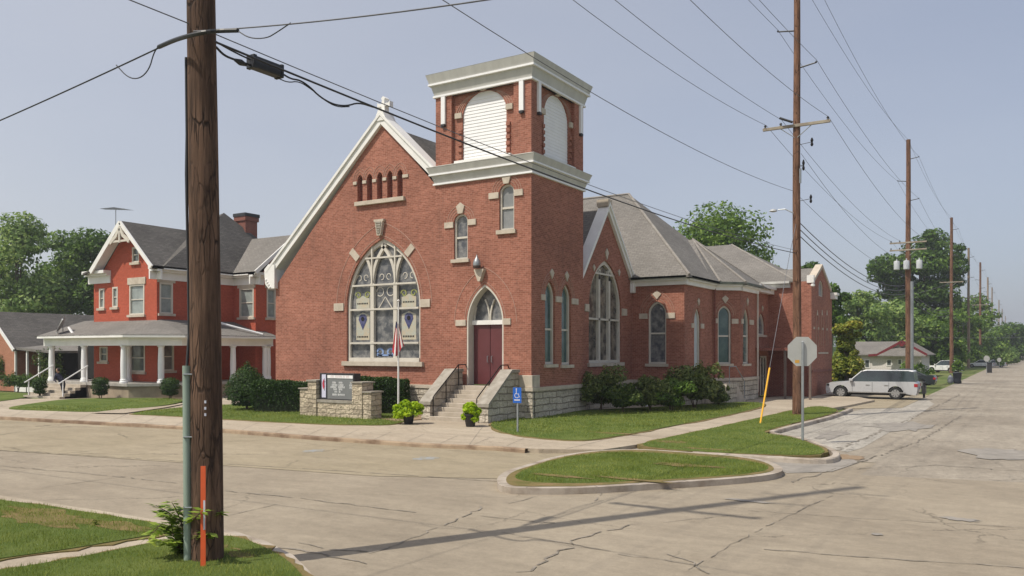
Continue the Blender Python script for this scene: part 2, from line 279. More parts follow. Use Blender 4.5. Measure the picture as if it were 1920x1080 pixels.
M['rust'] = pm('dark_bronze_lamp', (.08, .05, .04), rough=.5, metal=.3)
M['satin'] = pm('grey_dish', (.25, .25, .25), rough=.5)
M['lf_dark'] = leafmat('leaf_deep_green', lin((35, 59, 18)), lin((69, 98, 32)), lin((117, 147, 55)))
M['lf_mid'] = leafmat('leaf_mid_green', lin((48, 73, 24)), lin((90, 120, 44)), lin((139, 163, 69)))
M['lf_light'] = leafmat('leaf_light_green', lin((72, 98, 44)), lin((118, 145, 73)), lin((170, 185, 107)))
M['lf_yell'] = leafmat('leaf_yellow_green', lin((69, 89, 26)), lin((128, 140, 47)), lin((200, 179, 85)))
M['lf_box'] = leafmat('leaf_boxwood', lin((24, 44, 12)), lin((46, 74, 20)), lin((76, 104, 34)), trans=.2)
M['lf_side'] = leafmat('leaf_side_shrub', lin((60, 76, 38)), lin((102, 116, 60)), lin((160, 163, 96)))
M['lf_lime'] = leafmat('leaf_lime', lin((105, 140, 12)), lin((160, 190, 22)), lin((200, 218, 50)), trans=.4)
M['lf_shrub'] = leafmat('leaf_shrub', lin((39, 60, 24)), lin((76, 98, 40)), lin((137, 145, 71)))
M['blade'] = leafmat('grass_blades', lin((90, 106, 34)), lin((128, 142, 58)), lin((172, 174, 92)), trans=.4)
M['twig'] = pm('twig', (.12, .08, .05), rough=.9)
M['housegreen'] = pm('can_grey', (.5, .52, .54), (.42, .44, .46), rough=.4)

# ---------------------------------------------------------------- mesh building
ORG = {}
SPLIT = {'stained_drops': 'stained_drop', 'stained_panels': 'stained_panel', 'stained_scrolls': 'stained_scroll', 'stained_ornaments': 'stained_ornament', 'ridge_lines': 'ridge_cap', 'case_ends': 'end_cap', 'fanlight_bars': 'fanlight_tracery',
         'carport_posts': 'carport_post', 'porch_posts': 'porch_post', 'handles': 'door_handle', 'screen_pillars': 'windscreen_pillar', 'pier_caps': 'pier_cap', 'stone_piers': 'stone_pier', 'stone_accents': 'stone_accent', 'brick_ribs': 'brick_rib',
         'belfry_quoins': 'belfry_quoin', 'niche_hoods': 'niche_hood', 'niche_backs': 'niche_back', 'house_cornices': 'box_cornice', 'belfry_back_walls': 'belfry_back_wall', 'tower_back_walls': 'tower_back_wall', 'stoop_steps': 'step', 'straps': 'strap', 'stained_dashes': 'stained_dash', 'door_seams': 'door_seam', 'rim_holes': 'rim_opening', 'bargeboards': 'bargeboard'}
class MB:
    def __init__(s): s.v = []; s.f = []
    def add(s, vs, fs):
        o = len(s.v); s.v += [tuple(p) for p in vs]; s.f += [tuple(i + o for i in f) for f in fs]; return s
    def box(s, x0, y0, z0, x1, y1, z1):
        if x0 > x1: x0, x1 = x1, x0
        if y0 > y1: y0, y1 = y1, y0
        if z0 > z1: z0, z1 = z1, z0
        v = [(x0, y0, z0), (x1, y0, z0), (x1, y1, z0), (x0, y1, z0), (x0, y0, z1), (x1, y0, z1), (x1, y1, z1), (x0, y1, z1)]
        return s.add(v, [(0, 3, 2, 1), (4, 5, 6, 7), (0, 1, 5, 4), (1, 2, 6, 5), (2, 3, 7, 6), (3, 0, 4, 7)])
    def hexa(s, b, t):
        """eight corners: bottom ring b (counterclockwise from above), top ring t; any number of corners"""
        n = len(b); v = list(b) + list(t)
        return s.add(v, [tuple(range(n))[::-1], tuple(range(n, 2 * n))] + [(i, (i + 1) % n, n + (i + 1) % n, n + i) for i in range(n)])
    def fbox(s, fr, u0, u1, z0, z1, d0, d1):
        if u0 > u1: u0, u1 = u1, u0
        if z0 > z1: z0, z1 = z1, z0
        if d0 > d1: d0, d1 = d1, d0
        b = [fr.P(u0, z0, d1), fr.P(u1, z0, d1), fr.P(u1, z0, d0), fr.P(u0, z0, d0)]
        t = [fr.P(u0, z1, d1), fr.P(u1, z1, d1), fr.P(u1, z1, d0), fr.P(u0, z1, d0)]
        return s.hexa(b, t)
    def face(s, pts, holes=()):
        """flat polygon (3d points, counterclockwise seen from outside) with holes"""
        loops = [[Vector(p) for p in pts]] + [[Vector(p) for p in h] for h in holes]
        n = Vector((0, 0, 0)); P = loops[0]
        for i in range(len(P)):
            a, b = P[i], P[(i + 1) % len(P)]
            n += Vector(((a.y - b.y) * (a.z + b.z), (a.z - b.z) * (a.x + b.x), (a.x - b.x) * (a.y + b.y)))
        tris = tessellate_polygon(loops); allp = [p for l in loops for p in l]; fs = []
        for t in tris:
            a, b, c = (allp[i] for i in t)
            k = (b - a).cross(c - a).dot(n)
            if abs(k) < 1e-12: continue
            fs.append(t if k > 0 else t[::-1])
        return s.add(allp, fs)
    def fpoly(s, fr, uz, d=0.0, holes=()):
        return s.face([fr.P(u, z, d) for u, z in uz], [[fr.P(u, z, d) for u, z in h] for h in holes])
    def fprism(s, fr, uz, d0, d1):
        """flat outline in a wall's frame with real depth (d1 outer)"""
        n = len(uz)
        a = sum(uz[i][0] * uz[(i + 1) % n][1] - uz[(i + 1) % n][0] * uz[i][1] for i in range(n))
        if a < 0: uz = uz[::-1]
        s.fpoly(fr, uz, d1)
        s.face([fr.P(u, z, d0) for u, z in uz[::-1]])
        for i in range(n):
            (u0, z0), (u1, z1) = uz[i], uz[(i + 1) % n]
            s.add([fr.P(u0, z0, d0), fr.P(u1, z1, d0), fr.P(u1, z1, d1), fr.P(u0, z0, d1)], [(0, 1, 2, 3)])
        return s
    def ring(s, fr, A, B, d0, d1, dB=None):
        """frame between outline A (outer) and B (inner), same count"""
        n = len(A); dB = d1 if dB is None else dB
        for i in range(n):
            j = (i + 1) % n
            a, b, c, e = A[i], A[j], B[j], B[i]
            s.add([fr.P(*a, d1), fr.P(*b, d1), fr.P(*c, dB), fr.P(*e, dB)], [(0, 1, 2, 3)])
            s.add([fr.P(*e, dB), fr.P(*c, dB), fr.P(*c, d0), fr.P(*e, d0)], [(0, 1, 2, 3)])
            s.add([fr.P(*a, d0), fr.P(*b, d0), fr.P(*b, d1), fr.P(*a, d1)], [(0, 1, 2, 3)])
        return s
    def strip(s, fr, pts, w, d0, d1):
        """bar of width w along a polyline in the wall plane"""
        n = len(pts); off = []
        for i in range(n):
            a = pts[max(i - 1, 0)]; b = pts[min(i + 1, n - 1)]
            dx, dz = b[0] - a[0], b[1] - a[1]; l = math.hypot(dx, dz) or 1
            off.append((-dz / l * w / 2, dx / l * w / 2))
        Lf = [(p[0] + o[0], p[1] + o[1]) for p, o in zip(pts, off)]; Rt = [(p[0] - o[0], p[1] - o[1]) for p, o in zip(pts, off)]
        for i in range(n - 1):
            q = [Rt[i], Rt[i + 1], Lf[i + 1], Lf[i]]
            v = [fr.P(*p, d1) for p in q] + [fr.P(*p, d0) for p in q]
            s.add(v, [(0, 1, 2, 3), (0, 4, 5, 1), (2, 6, 7, 3), (1, 5, 6, 2), (3, 7, 4, 0)])
        return s
    def tube(s, pts, r, n=8, cap=True):
        pts = [Vector(p) for p in pts]; rs = r if isinstance(r, (list, tuple)) else [r] * len(pts)
        o = len(s.v); up = Vector((0, 0, 1))
        for i, p in enumerate(pts):
            t = (pts[min(i + 1, len(pts) - 1)] - pts[max(i - 1, 0)]).normalized()
            a = t.cross(up if abs(t.z) < .95 else Vector((1, 0, 0))).normalized(); b = t.cross(a)
            for k in range(n):
                q = 2 * math.pi * k / n; s.v.append(tuple(p + a * math.cos(q) * rs[i] + b * math.sin(q) * rs[i]))
        for i in range(len(pts) - 1):
            for k in range(n):
                k2 = (k + 1) % n; s.f.append((o + i * n + k, o + (i + 1) * n + k, o + (i + 1) * n + k2, o + i * n + k2))
        if cap:
            s.f.append(tuple(o + k for k in range(n))); e = o + (len(pts) - 1) * n; s.f.append(tuple(e + k for k in range(n))[::-1])
        return s
    def lathe(s, c, prof, n=16):
        """prof: list of (radius, z)"""
        o = len(s.v)
        for r, z in prof:
            for k in range(n):
                q = 2 * math.pi * k / n; s.v.append((c[0] + r * math.cos(q), c[1] + r * math.sin(q), c[2] + z))
        for i in range(len(prof) - 1):
            for k in range(n):
                k2 = (k + 1) % n; s.f.append((o + i * n + k, o + i * n + k2, o + (i + 1) * n + k2, o + (i + 1) * n + k))
        s.f.append(tuple(o + k for k in range(n))[::-1]); e = o + (len(prof) - 1) * n; s.f.append(tuple(e + k for k in range(n)))
        return s
    def slab(s, pts, t=.12):
        """roof plane (counterclockwise from above) with thickness"""
        b = [(p[0], p[1], p[2] - t) for p in pts]; n = len(pts)
        s.face(pts); s.face(b[::-1])
        for i in range(n):
            j = (i + 1) % n; s.add([b[i], b[j], pts[j], pts[i]], [(0, 1, 2, 3)])
        return s
    def islands(s):
        par = {}
        def find(x):
            while par[x] != x: par[x] = par[par[x]]; x = par[x]
            return x
        key = [(round(v[0], 3), round(v[1], 3), round(v[2], 3)) for v in s.v]
        for k in key: par.setdefault(k, k)
        for f in s.f:
            r0 = find(key[f[0]])
            for i in f[1:]:
                r1 = find(key[i])
                if r1 != r0: par[r1] = r0
        out = {}
        for f in s.f: out.setdefault(find(key[f[0]]), []).append(f)
        res = []
        for fs in out.values():
            m = MB(); mp = {}
            for f in fs:
                for i in f:
                    if i not in mp: mp[i] = len(m.v); m.v.append(s.v[i])
                m.f.append(tuple(mp[i] for i in f))
            res.append(m)
        return res
    def build(s, name, mat, parent=None, smooth=False, bevel=0.0, label=None):
        if name in SPLIT:
            isl = s.islands()
            if len(isl) > 1:
                nm = SPLIT[name] or name; first = None
                for m in isl:
                    o = m.build(nm if nm not in SPLIT else nm + '_piece', mat, parent, smooth, bevel, label); first = first or o
                return first
        me = bpy.data.meshes.new(name); org = ORG.get(parent.name, (0, 0, 0)) if parent else (0, 0, 0)
        V = np.array(s.v, dtype=float).reshape(-1, 3)
        me.from_pydata([tuple(p) for p in (V - np.array(org))], [], s.f)
        me.materials.append(mat if not isinstance(mat, str) else M[mat])
        uvl = me.uv_layers.new(name='UVMap'); co = V; lo = me.loops
        dat = np.zeros(len(lo) * 2)
        for p in me.polygons:
            n = p.normal
            if abs(n.z) > .98: tx = np.array((1, 0, 0)); ty = np.array((0, 1, 0))
            else:
                h = math.hypot(n.x, n.y); tx = np.array((-n.y / h, n.x / h, 0)); nn = np.array(n); ty = np.cross(nn, tx)
            for li in p.loop_indices:
                c = co[lo[li].vertex_index]; dat[2 * li] = c @ tx; dat[2 * li + 1] = c @ ty
        uvl.data.foreach_set('uv', dat)
        if smooth:
            for p in me.polygons: p.use_smooth = True
            try: me.set_sharp_from_angle(angle=math.radians(38))
            except Exception: pass
        me.update()
        o = bpy.data.objects.new(name, me); COL.objects.link(o)
        if parent: o.parent = parent
        ORG[o.name] = org
        if bevel:
            bv = o.modifiers.new('bevel', 'BEVEL'); bv.width = bevel; bv.segments = 2; bv.limit_method = 'ANGLE'
        if label: o['label'] = label
        return o
def tag(o, label, cat, group=None, kind=None):
    if label: o['label'] = label
    if cat: o['category'] = cat
    if group: o['group'] = group
    if kind: o['kind'] = kind
    return o
def thing(name, loc, label, cat, group=None):
    o = bpy.data.objects.new(name, None); COL.objects.link(o); o.location = loc; o.empty_display_size = .3
    ORG[o.name] = tuple(loc); return tag(o, label, cat, group)
def struct(o): o['kind'] = 'structure'; return o
def move(o, loc, rz=0, sc=1):
    o.location = loc; o.rotation_euler = (0, 0, rz); o.scale = (sc, sc, sc); return o

def arch(uc, z0, w, zs, zt, kind='point', n=9):
    """outline of an opening: sill z0, springing zs, top zt"""
    a = w / 2; pts = [(uc - a, z0), (uc + a, z0)]
    if kind == 'flat': return pts + [(uc + a, zt), (uc - a, zt)]
    r = zt - zs
    if kind == 'point':
        R = (a * a + r * r) / (2 * a); cx = uc + a - R; e = math.atan2(r, uc - cx)
        rt = [(cx + R * math.cos(e * i / n), zs + R * math.sin(e * i / n)) for i in range(n + 1)]
        return pts + rt + [(2 * uc - x, z) for x, z in rt[-2::-1]]
    rt = [(uc + a * math.cos(math.pi * i / (2 * n)), zs + r * math.sin(math.pi * i / (2 * n))) for i in range(2 * n + 1)]
    return pts + rt
def wall(fr, outline, holes, mat, parent, depth=.28, name='wall', revmat=None):
    m = MB(); m.fpoly(fr, outline, 0, holes)
    for h in holes:
        n = len(h)
        for i in range(n):
            a, b = h[i], h[(i + 1) % n]
            m.add([fr.P(*a, 0), fr.P(*a, -depth), fr.P(*b, -depth), fr.P(*b, 0)], [(0, 3, 2, 1)])
    return m.build(name, mat, parent)
# ---------------------------------------------------------------- levels
ZR, ZL = -.22, -.10        # road, kerb-high lawn and pavement
XT, YF = -16.5, 27.9       # side face of the tower, front face of the church
rnd = random.Random(5)

# ================================================================ CHURCH
church = thing('church', (-22, 34, 0), 'red brick corner church with square bell tower, pointed windows and white gable coping', 'church')
FA = Fr(-31.0, YF, 1, 0)                 # facade
FT = Fr(-21.2, YF - .06, 1, 0)           # tower front
ST = Fr(XT, YF - .06, 0, 1)              # tower side
XG, YG = -16.9, 38.5
SG = Fr(XG, 32.3, 0, 1)                  # side gable
WA = Fr(XG, YG, 1, 0)                    # wall A
XB = -14.15
WB = Fr(XB, YG, 0, 1)
YB = 42.9
s2 = math.sqrt(.5)
WC = Fr(XB, YB, s2, s2)
XD, YD = XB + 1.1, YB + 1.1
WD = Fr(XD, YD, 0, 1)
YE = 47.0
XLk = XD - .2
WL = Fr(XLk, YE, 0, 1)
YW = 50.5
WF = Fr(-16.0, YW, 1, 0)                 # rear block, front wall
XW = -10.75
WS = Fr(XW, YW, 0, 1)                    # rear gable wing, street side

def bars(m, fr, segs, w, d0, d1):
    for p in segs: m.strip(fr, p, w, d0, d1)
def window(fr, o, fmat='cream', gmat='glass', t=.09, dep=.2, midz=None, parent=church, sill=None, hood=True, label=None, mids=(), proud=.0, hoodr=.34):
    """frame mesh (the part) > glass, sill, hood_mould; o = outline dict"""
    uc, z0, w_, zs, zt, kd = o
    A = arch(uc, z0, w_, zs, zt, kd); B = arch(uc, z0 + t, w_ - 2 * t, zs, zt - t * (1.25 if kd == 'point' else 1), kd)
    m = MB(); m.ring(fr, A, B, -dep, -dep + .1)
    if midz: m.fbox(fr, uc - w_ / 2 + t, uc + w_ / 2 - t, midz - .04, midz + .04, -dep + .02, -dep + .075)
    for a, b in mids: m.strip(fr, [a, b], .05, -dep + .02, -dep + .07)
    f = m.build('window', fmat, parent, label=label)
    MB().fpoly(fr, B, -dep + .02).build('glass', gmat, f)
    if sill:
        e, h = sill
        MB().fbox(fr, uc - w_ / 2 - e, uc + w_ / 2 + e, z0 - h, z0, -dep, .1).build('sill', 'stone', f)
    if hood and kd != 'flat':
        hm = MB()
        for k in (hoodr, hoodr - .11, .12):
            if k <= 0: continue
            C = arch(uc, z0, w_ + 2 * k, zs, zt + k * (1.2 if kd == 'point' else 1), kd)[2:-1] + [arch(uc, z0, w_ + 2 * k, zs, zt + k, kd)[-1]]
            hm.strip(fr, C, .022, 0, .012)
        hm.build('hood_mould', 'hoodline', f)
    return A, f
M['hoodline'] = pm('projecting_brick_edge', (.42, .25, .19), rough=.9)
def stone(fr, px0, px1, y0, y1, d=.05, mat='stone', parent=church, name='stone_block', uz=None):
    """dressed stone block measured on the wall"""
    (u0, z0), (u1, z1) = fr.px(px0, y1), fr.px(px1, y0)
    if px0 < px1 and y0 < y1: pass
    # keep it level on the wall
    u0 = fr.px(px0, (y0 + y1) / 2)[0]; u1 = fr.px(px1, (y0 + y1) / 2)[0]
    zc = fr.px((px0 + px1) / 2, (y0 + y1) / 2)[1]; h = abs(fr.px((px0 + px1) / 2, y0)[1] - fr.px((px0 + px1) / 2, y1)[1])
    return MB().fbox(fr, u0, u1, zc - h / 2, zc + h / 2, -.02, d).build(name, mat, parent, bevel=.008)
def diamond(fr, px, y0, y1, w_=.3, parent=church, d=.05):
    u, z1 = fr.px(px, y0); z0 = fr.px(px, y1)[1]
    zm = z0 + (z1 - z0) * .62
    MB().fprism(fr, [(u, z0), (u + w_ / 2, zm), (u, z1), (u - w_ / 2, zm)], -.02, d).build('keystone', 'stone', parent)
def span(fr, l, r, y): return fr.px(l, y)[0], fr.px(r, y)[0]
def opening(fr, l, r, top, bot, kind, spring=None, rise=1.0):
    """opening from its left, right, top, bottom pixels"""
    ym = (top + bot) / 2
    u0, u1 = fr.px(l, ym)[0], fr.px(r, ym)[0]; uc = (u0 + u1) / 2; w_ = abs(u1 - u0); pm_ = (l + r) / 2
    zt, z0 = fr.px(pm_, top)[1], fr.px(pm_, bot)[1]
    zs = fr.px(pm_, spring)[1] if spring else (zt - w_ / 2 * rise)
    return (uc, z0, w_, zs, zt, kind)

# ---- facade with the great window
GZ, GX = 13.0, -24.2                    # gable apex
EZ = 5.75                               # eaves
u_t = -21.2 + 31.0                      # where the tower starts
zr = GZ - (GX * -1 - 21.2) * 0 - (21.2 * -1 - GX) * 1.07
big = opening(FA, 650, 788, 447, 678, 'point', spring=572)
bigA = arch(*big[:5], 'point', n=14)
nich = []
for pxc, ty, by in ((675, 328, 378), (693, 325.5, 377), (712, 322.5, 375), (731, 320, 373.5), (750, 317.5, 372)):
    nich.append(opening(FA, pxc - 5, pxc + 5, ty, by, 'point', rise=1.5))
nh = [arch(*n_[:5], 'point', n=5) for n_ in nich]
g0 = GX + 31.0
outl = [(0, 0), (u_t, 0), (u_t, zr - .2), (g0, GZ - .25), (0, EZ)]
wall(FA, outl, [bigA] + nh, 'brick', church, name='front_wall')
m = MB()
for n_, h in zip(nich, nh): m.fpoly(FA, h, -.26)
m.build('niche_backs', 'chimbrick', church)
hm = MB()
for n_ in nich:
    for k in (.13, .24): hm.strip(FA, arch(n_[0], n_[1], n_[2] + 2 * k, n_[3], n_[4] + k * 1.2, 'point', n=5)[2:], .02, 0, .012)
hm.build('niche_hoods', 'hoodline', church)
for a, b, yy in ((663, 669.5, 344), (680.5, 687.5, 341.5), (699, 706, 339), (718, 725, 336), (737, 744, 333.5), (755.5, 766, 330)):
    stone(FA, a, b, yy - 3, yy + 3)
u0, z0 = FA.px(668, 382); u1, z1 = FA.px(760, 373)
MB().fbox(FA, u0, u1, (z0 + z1) / 2 - .1, (z0 + z1) / 2 + .08, -.02, .14).build('niche_sill', 'stone', church, bevel=.01)
# great window
uc, z0, w_, zs, zt, _ = big
A = arch(uc, z0, w_, zs, zt, 'point', n=14); B = arch(uc, z0 + .16, w_ - .26, zs, zt - .2, 'point', n=14)
m = MB(); m.ring(FA, A, B, -.26, -.10)
gw = m.build('window', 'cream', church, label='great pointed front window with intersecting tracery')
MB().fpoly(FA, B, -.22).build('glass', 'glass', gw)
MB().fbox(FA, uc - w_ / 2 - .2, uc + w_ / 2 + .2, z0 - .2, z0, -.3, .14).build('sill', 'stone', gw, bevel=.01)
tr = MB(); a_ = w_ / 2 - .13; th = 2 * a_ / 3
ub = [uc - a_ + th, uc + a_ - th]
def zpx(y): return FA.px(718, y)[1]
zb1, zb2, zb3, zb4 = zpx(444), zpx(538 - 55), zpx(583), zpx(644)
r_ = zt - .2 - zs; R = (a_ * a_ + r_ * r_) / (2 * a_)
zsp = zpx(532)                                      # where the mullions start to branch
def inside(u, z):
    if z < zs: return abs(u - uc) < a_
    cxr = uc + a_ - R; return math.hypot(u - cxr, z - zs) < R and math.hypot(u - (2 * uc - cxr), z - zs) < R
for ui, sg in ((ub[0], 1), (ub[0], -1), (ub[1], 1), (ub[1], -1)):
    R2 = 1.73 * th; pts = []
    for i in range(26):
        e = i * .05; u = ui + sg * -1 * 0 + (R2 - R2 * math.cos(e)) * sg; z = zsp + R2 * math.sin(e)
        if not inside(u, z): break
        pts.append((u, z))
    if len(pts) > 1: tr.strip(FA, pts, .14, -.24, -.08)
for u in ub: tr.fbox(FA, u - .1, u + .1, z0 + .1, zsp + .05, -.24, -.07)
tr.build('tracery', 'cream', gw)
sb = MB()
def hbar(z, w2=.05):
    u = a_
    while not inside(uc + u, z) and u > .1: u -= .02
    sb.fbox(FA, uc - u, uc + u, z - w2, z + w2, -.15, -.05)
hbar(zpx(482), .035); hbar(zpx(533), .038); hbar(zpx(579), .04); hbar(zpx(643), .04)
for u in ub: sb.fbox(FA, u - .035, u + .035, zsp, zpx(458), -.14, -.045)
sb.fbox(FA, uc - w_ / 2 + .1, uc + w_ / 2 - .1, z0, z0 + .17, -.24, -.04)
sb.build('storm_bars', 'cream', gw)
# stained figures: pale panels with dark drop, scrolls and dashes in the side lights
M['stain_pale'] = pm('pale_opal_glass', (.42, .44, .38), (.5, .42, .3), rough=.3, scale=5)
M['stain_blue'] = pm('blue_drop_glass', (.03, .04, .13), (.1, .1, .2), rough=.2, scale=6)
M['stain_green'] = pm('green_scroll_glass', (.25, .3, .08), (.35, .33, .12), rough=.3, scale=6)
M['stain_lblue'] = pm('light_blue_glass', (.12, .22, .5), (.3, .4, .6), rough=.3, scale=8)
pp = MB(); pb = MB(); pg = MB(); pl = MB(); pk = MB()
for cx_ in (uc - th, uc + th):
    for (zlo, zhi) in ((zpx(637), zpx(590)), (zpx(578), zpx(558))):
        hw = th * .3
        pp.fprism(FA, [(cx_ - hw, zlo), (cx_ + hw, zlo), (cx_ + hw, zhi), (cx_ + hw * .4, zhi + .08), (cx_, zhi + .14), (cx_ - hw * .4, zhi + .08), (cx_ - hw, zhi)], -.22, -.21)
    zc = zpx(600)
    pb.fprism(FA, [(cx_, zc - .42), (cx_ + .13, zc - .18), (cx_ + .25, zc + .04), (cx_ + .22, zc + .2), (cx_ + .1, zc + .29), (cx_ - .1, zc + .29), (cx_ - .22, zc + .2), (cx_ - .25, zc + .04), (cx_ - .13, zc - .18)], -.21, -.2); pk.fprism(FA, [(cx_ + .1 * math.cos(t), zc + .08 + .1 * math.sin(t)) for t in [i * math.pi / 4 for i in range(8)]], -.2, -.19)
    for k in range(7): pk.fbox(FA, cx_ - .33 + k * .095, cx_ - .28 + k * .095, zpx(631) - .03, zpx(631) + .04, -.21, -.195)
    for k in range(7): pk.fbox(FA, cx_ - .33 + k * .095, cx_ - .28 + k * .095, zpx(567) - .03, zpx(567) + .03, -.21, -.195)
    for sg in (-1, 1):
        pg.strip(FA, [(cx_ + sg * (.27 + (.17 - .008 * i) * math.cos(i * .5)), zpx(551) + (.17 - .008 * i) * math.sin(i * .5)) for i in range(14)], .055, -.21, -.2)
for k in (-1, 0, 1):
    for sg in (-1, 1):
        pg2 = [(uc + k * th + sg * (.2 + .12 * math.cos(i * .5)), zpx(518) + .13 * math.sin(i * .5)) for i in range(11)]
        pl.strip(FA, pg2, .035, -.21, -.2)
for sg in (-1, 1):
    pl.strip(FA, [(uc + sg * (.3 + .2 * math.cos(i * .5)), zpx(546) + .2 * math.sin(i * .5)) for i in range(12)], .04, -.21, -.2)
    pl.strip(FA, [(uc, zpx(556)), (uc + sg * .4, zpx(578))], .04, -.21, -.2)
pp.build('stained_panels', 'stain_pale', gw); pb.build('stained_drops', 'stain_blue', gw); pg.build('stained_scrolls', 'stain_green', gw)
pl.build('stained_ornaments', 'cream', gw); pk.build('stained_dashes', 'dark', gw)
bl = MB()
for sg in (-1, 1): bl.strip(FA, [(uc + sg * (.3 + .17 * math.cos(i * .6)), zpx(660) + .15 * math.sin(i * .6)) for i in range(11)], .09, -.21, -.2)
bl.strip(FA, [(uc - .5, zpx(666)), (uc + .5, zpx(666))], .07, -.21, -.2)
bl.build('stained_blue_border', 'stain_lblue', gw)
hm = MB()
for k in (.62, .12): hm.strip(FA, arch(uc, z0, w_ + 2 * k, zs - (0 if k < .3 else .0), zt + k * 1.15, 'point', n=16)[2:], .03, 0, .012)
hm.build('hood_mould', 'hoodline', gw)
stone(FA, 627, 645, 569, 583); stone(FA, 789, 807, 561, 576)
def voussoir(fr, p0, p1, w_, parent=church):
    a, b = fr.px(*p0), fr.px(*p1); MB().strip(fr, [a, b], w_, -.02, .05).build('voussoir', 'stone', parent)
voussoir(FA, (672, 486), (659, 470), .3); voussoir(FA, (762, 478), (775, 461), .3)
u, z = FA.px(714, 442); zt_ = FA.px(714, 412)[1]
MB().fprism(FA, [(u - .1, z), (u + .1, z), (u + .22, zt_ - .1), (u + .28, zt_ - .08), (u + .28, zt_), (u - .28, zt_), (u - .28, zt_ - .08), (u - .22, zt_ - .1)], -.02, .16).build('keystone', 'stone', church)
k = MB()
for i in range(5): k.fbox(FA, u - .08 - .02 * i, u + .08 + .02 * i, z + .1 + i * .11, z + .16 + i * .11, .15, .2)
k.build('keystone_ribs', 'capstone', church)

# ---- tower
TZ = 9.75
TX0, TX1, TY0, TY1 = -21.2, XT, YF - .06, 32.3
wA = opening(FT, 851, 877, 401, 486, 'round', rise=.9); wB = opening(FT, 936, 964, 345, 431, 'round', rise=.9)
dl, dr = FT.px(875, 640)[0], FT.px(944, 640)[0]
dz0, dzs, dzt = 1.19, FT.px(910, 604)[1], FT.px(910, 533)[1]
dop = arch((dl + dr) / 2, dz0, dr - dl, dzs, dzt, 'point', n=12)
wt = u_t * 0 + (TX1 - TX0)
Aa = arch(*wA[:5], 'round'); Bb = arch(*wB[:5], 'round')
wall(FT, [(0, 0), (wt, 0), (wt, TZ), (0, TZ)], [Aa, Bb, dop], 'brick', church, depth=.45, name='tower_front_wall')
window(FT, wA, 'cream', 'glass', t=.075, midz=FT.px(864, 445)[1], sill=(.1, .14), dep=.18, label='lower arched stair window left of the lamp')
window(FT, wB, 'cream', 'glass_sky', t=.075, midz=FT.px(950, 389)[1], sill=(.1, .16), dep=.18, label='upper arched tower window with pale glass')
stone(FT, 834, 850.5, 417, 428); stone(FT, 877.5, 893, 411, 422); stone(FT, 917, 935.5, 361.5, 373); stone(FT, 964.5, 981, 355, 367)
for px, ya, yb in ((864, 380, 400.5), (950, 329.5, 344.5)):
    u, zt_ = FT.px(px, ya); z = FT.px(px, yb)[1]
    pts = [(u - .12, z), (u + .12, z), (u + .2, zt_ - .06 if px > 900 else zt_ - .16)] + ([(u + .2, zt_), (u - .2, zt_)] if px > 900 else [(u + .2, zt_ - .14), (u, zt_), (u - .2, zt_ - .14)]) + [(u - .2, zt_ - .06 if px > 900 else zt_ - .16)]
    MB().fprism(FT, pts, -.02, .06).build('keystone', 'stone', church)
# door, set back inside its pointed reveal
dc = (dl + dr) / 2; dw = dr - dl
lin_ = arch(dc, dz0, dw, dzs, dzt, 'point', n=12); lin2 = arch(dc, dz0, dw - .14, dzs, dzt - .1, 'point', n=12)
m = MB(); m.ring(FT, lin_, lin2, -.44, -.015)
dp = m.build('doorway', 'cream', church, label='pointed white doorway with maroon double doors')
iw = dw - .14
MB().fbox(FT, dc - iw / 2, dc + iw / 2, dzs - .09, dzs + .09, -.46, -.3).build('transom_bar', 'white', dp)
MB().fpoly(FT, [(dc - iw / 2, dzs)] + [(dc + iw / 2, dzs)] + lin2[3:], -.43).build('fanlight', 'glass_sky2' if 'glass_sky2' in M else 'glass', dp)
ft = MB()
for sg in (-1, 1):
    ft.strip(FT, [(dc + sg * (.02 + .62 * (1 - math.cos(i * .17))), dzs + .1 + 1.15 * math.sin(i * .17) * .98) for i in range(6)], .06, -.44, -.36)
    ft.strip(FT, [(dc + sg * (iw / 2 - .06 - .25 * (1 - math.cos(i * .3))), dzs + .1 + .8 * math.sin(i * .25)) for i in range(4)], .045, -.44, -.37)
ft.build('fanlight_bars', 'cream', dp)
for sg in (-1, 1):
    leaf = MB().fbox(FT, dc + sg * .012, dc + sg * (iw / 2 - .02), dz0 + .02, dzs - .09, -.45, -.4).build('door', 'door', dp, bevel=.006)
    kb = MB().tube([FT.P(dc + sg * .1, dz0 + .95, -.4), FT.P(dc + sg * .1, dz0 + .95, -.33), FT.P(dc + sg * .1, dz0 + 1.2, -.33), FT.P(dc + sg * .1, dz0 + 1.2, -.4)], .015).build('door_handle', 'galv', leaf)
stone(FT, 855, 874, 600, 611); stone(FT, 944.5, 958, 597, 609)
hm = MB()
for k in (.1, .62): hm.strip(FT, arch(dc, dz0, dw + 2 * k, dzs, dzt + k * 1.1, 'point', n=12)[2:], .028, 0, .012)
hm.build('hood_mould', 'hoodline', dp)
# lamp over the door on its carved corbel
u, z = FT.px(902, 528); z1 = FT.px(902, 505)[1]
MB().fprism(FT, [(u - .04, z), (u + .06, z), (u + .24, z1 - .05), (u + .24, z1), (u - .22, z1), (u - .22, z1 - .05)], -.02, .2).build('corbel', 'stone', church, bevel=.02)
lp = thing('wall_lamp', FT.P(u, z1, .2), 'dome shaped brass and glass lantern over the maroon church doors', 'lamp')
cx_, cy_, _ = FT.P(u - .03, 0, .26)
MB().lathe((cx_, cy_, z1 + .03), [(.02, -.02), (.15, 0), (.17, .05), (.16, .1)], 14).build('lamp_base', 'rust', lp, smooth=True)
MB().lathe((cx_, cy_, z1 + .12), [(.15, 0), (.16, .1), (.13, .22), (.06, .32), (.03, .4), (.012, .46)], 14).build('lamp_dome', 'galv', lp, smooth=True)
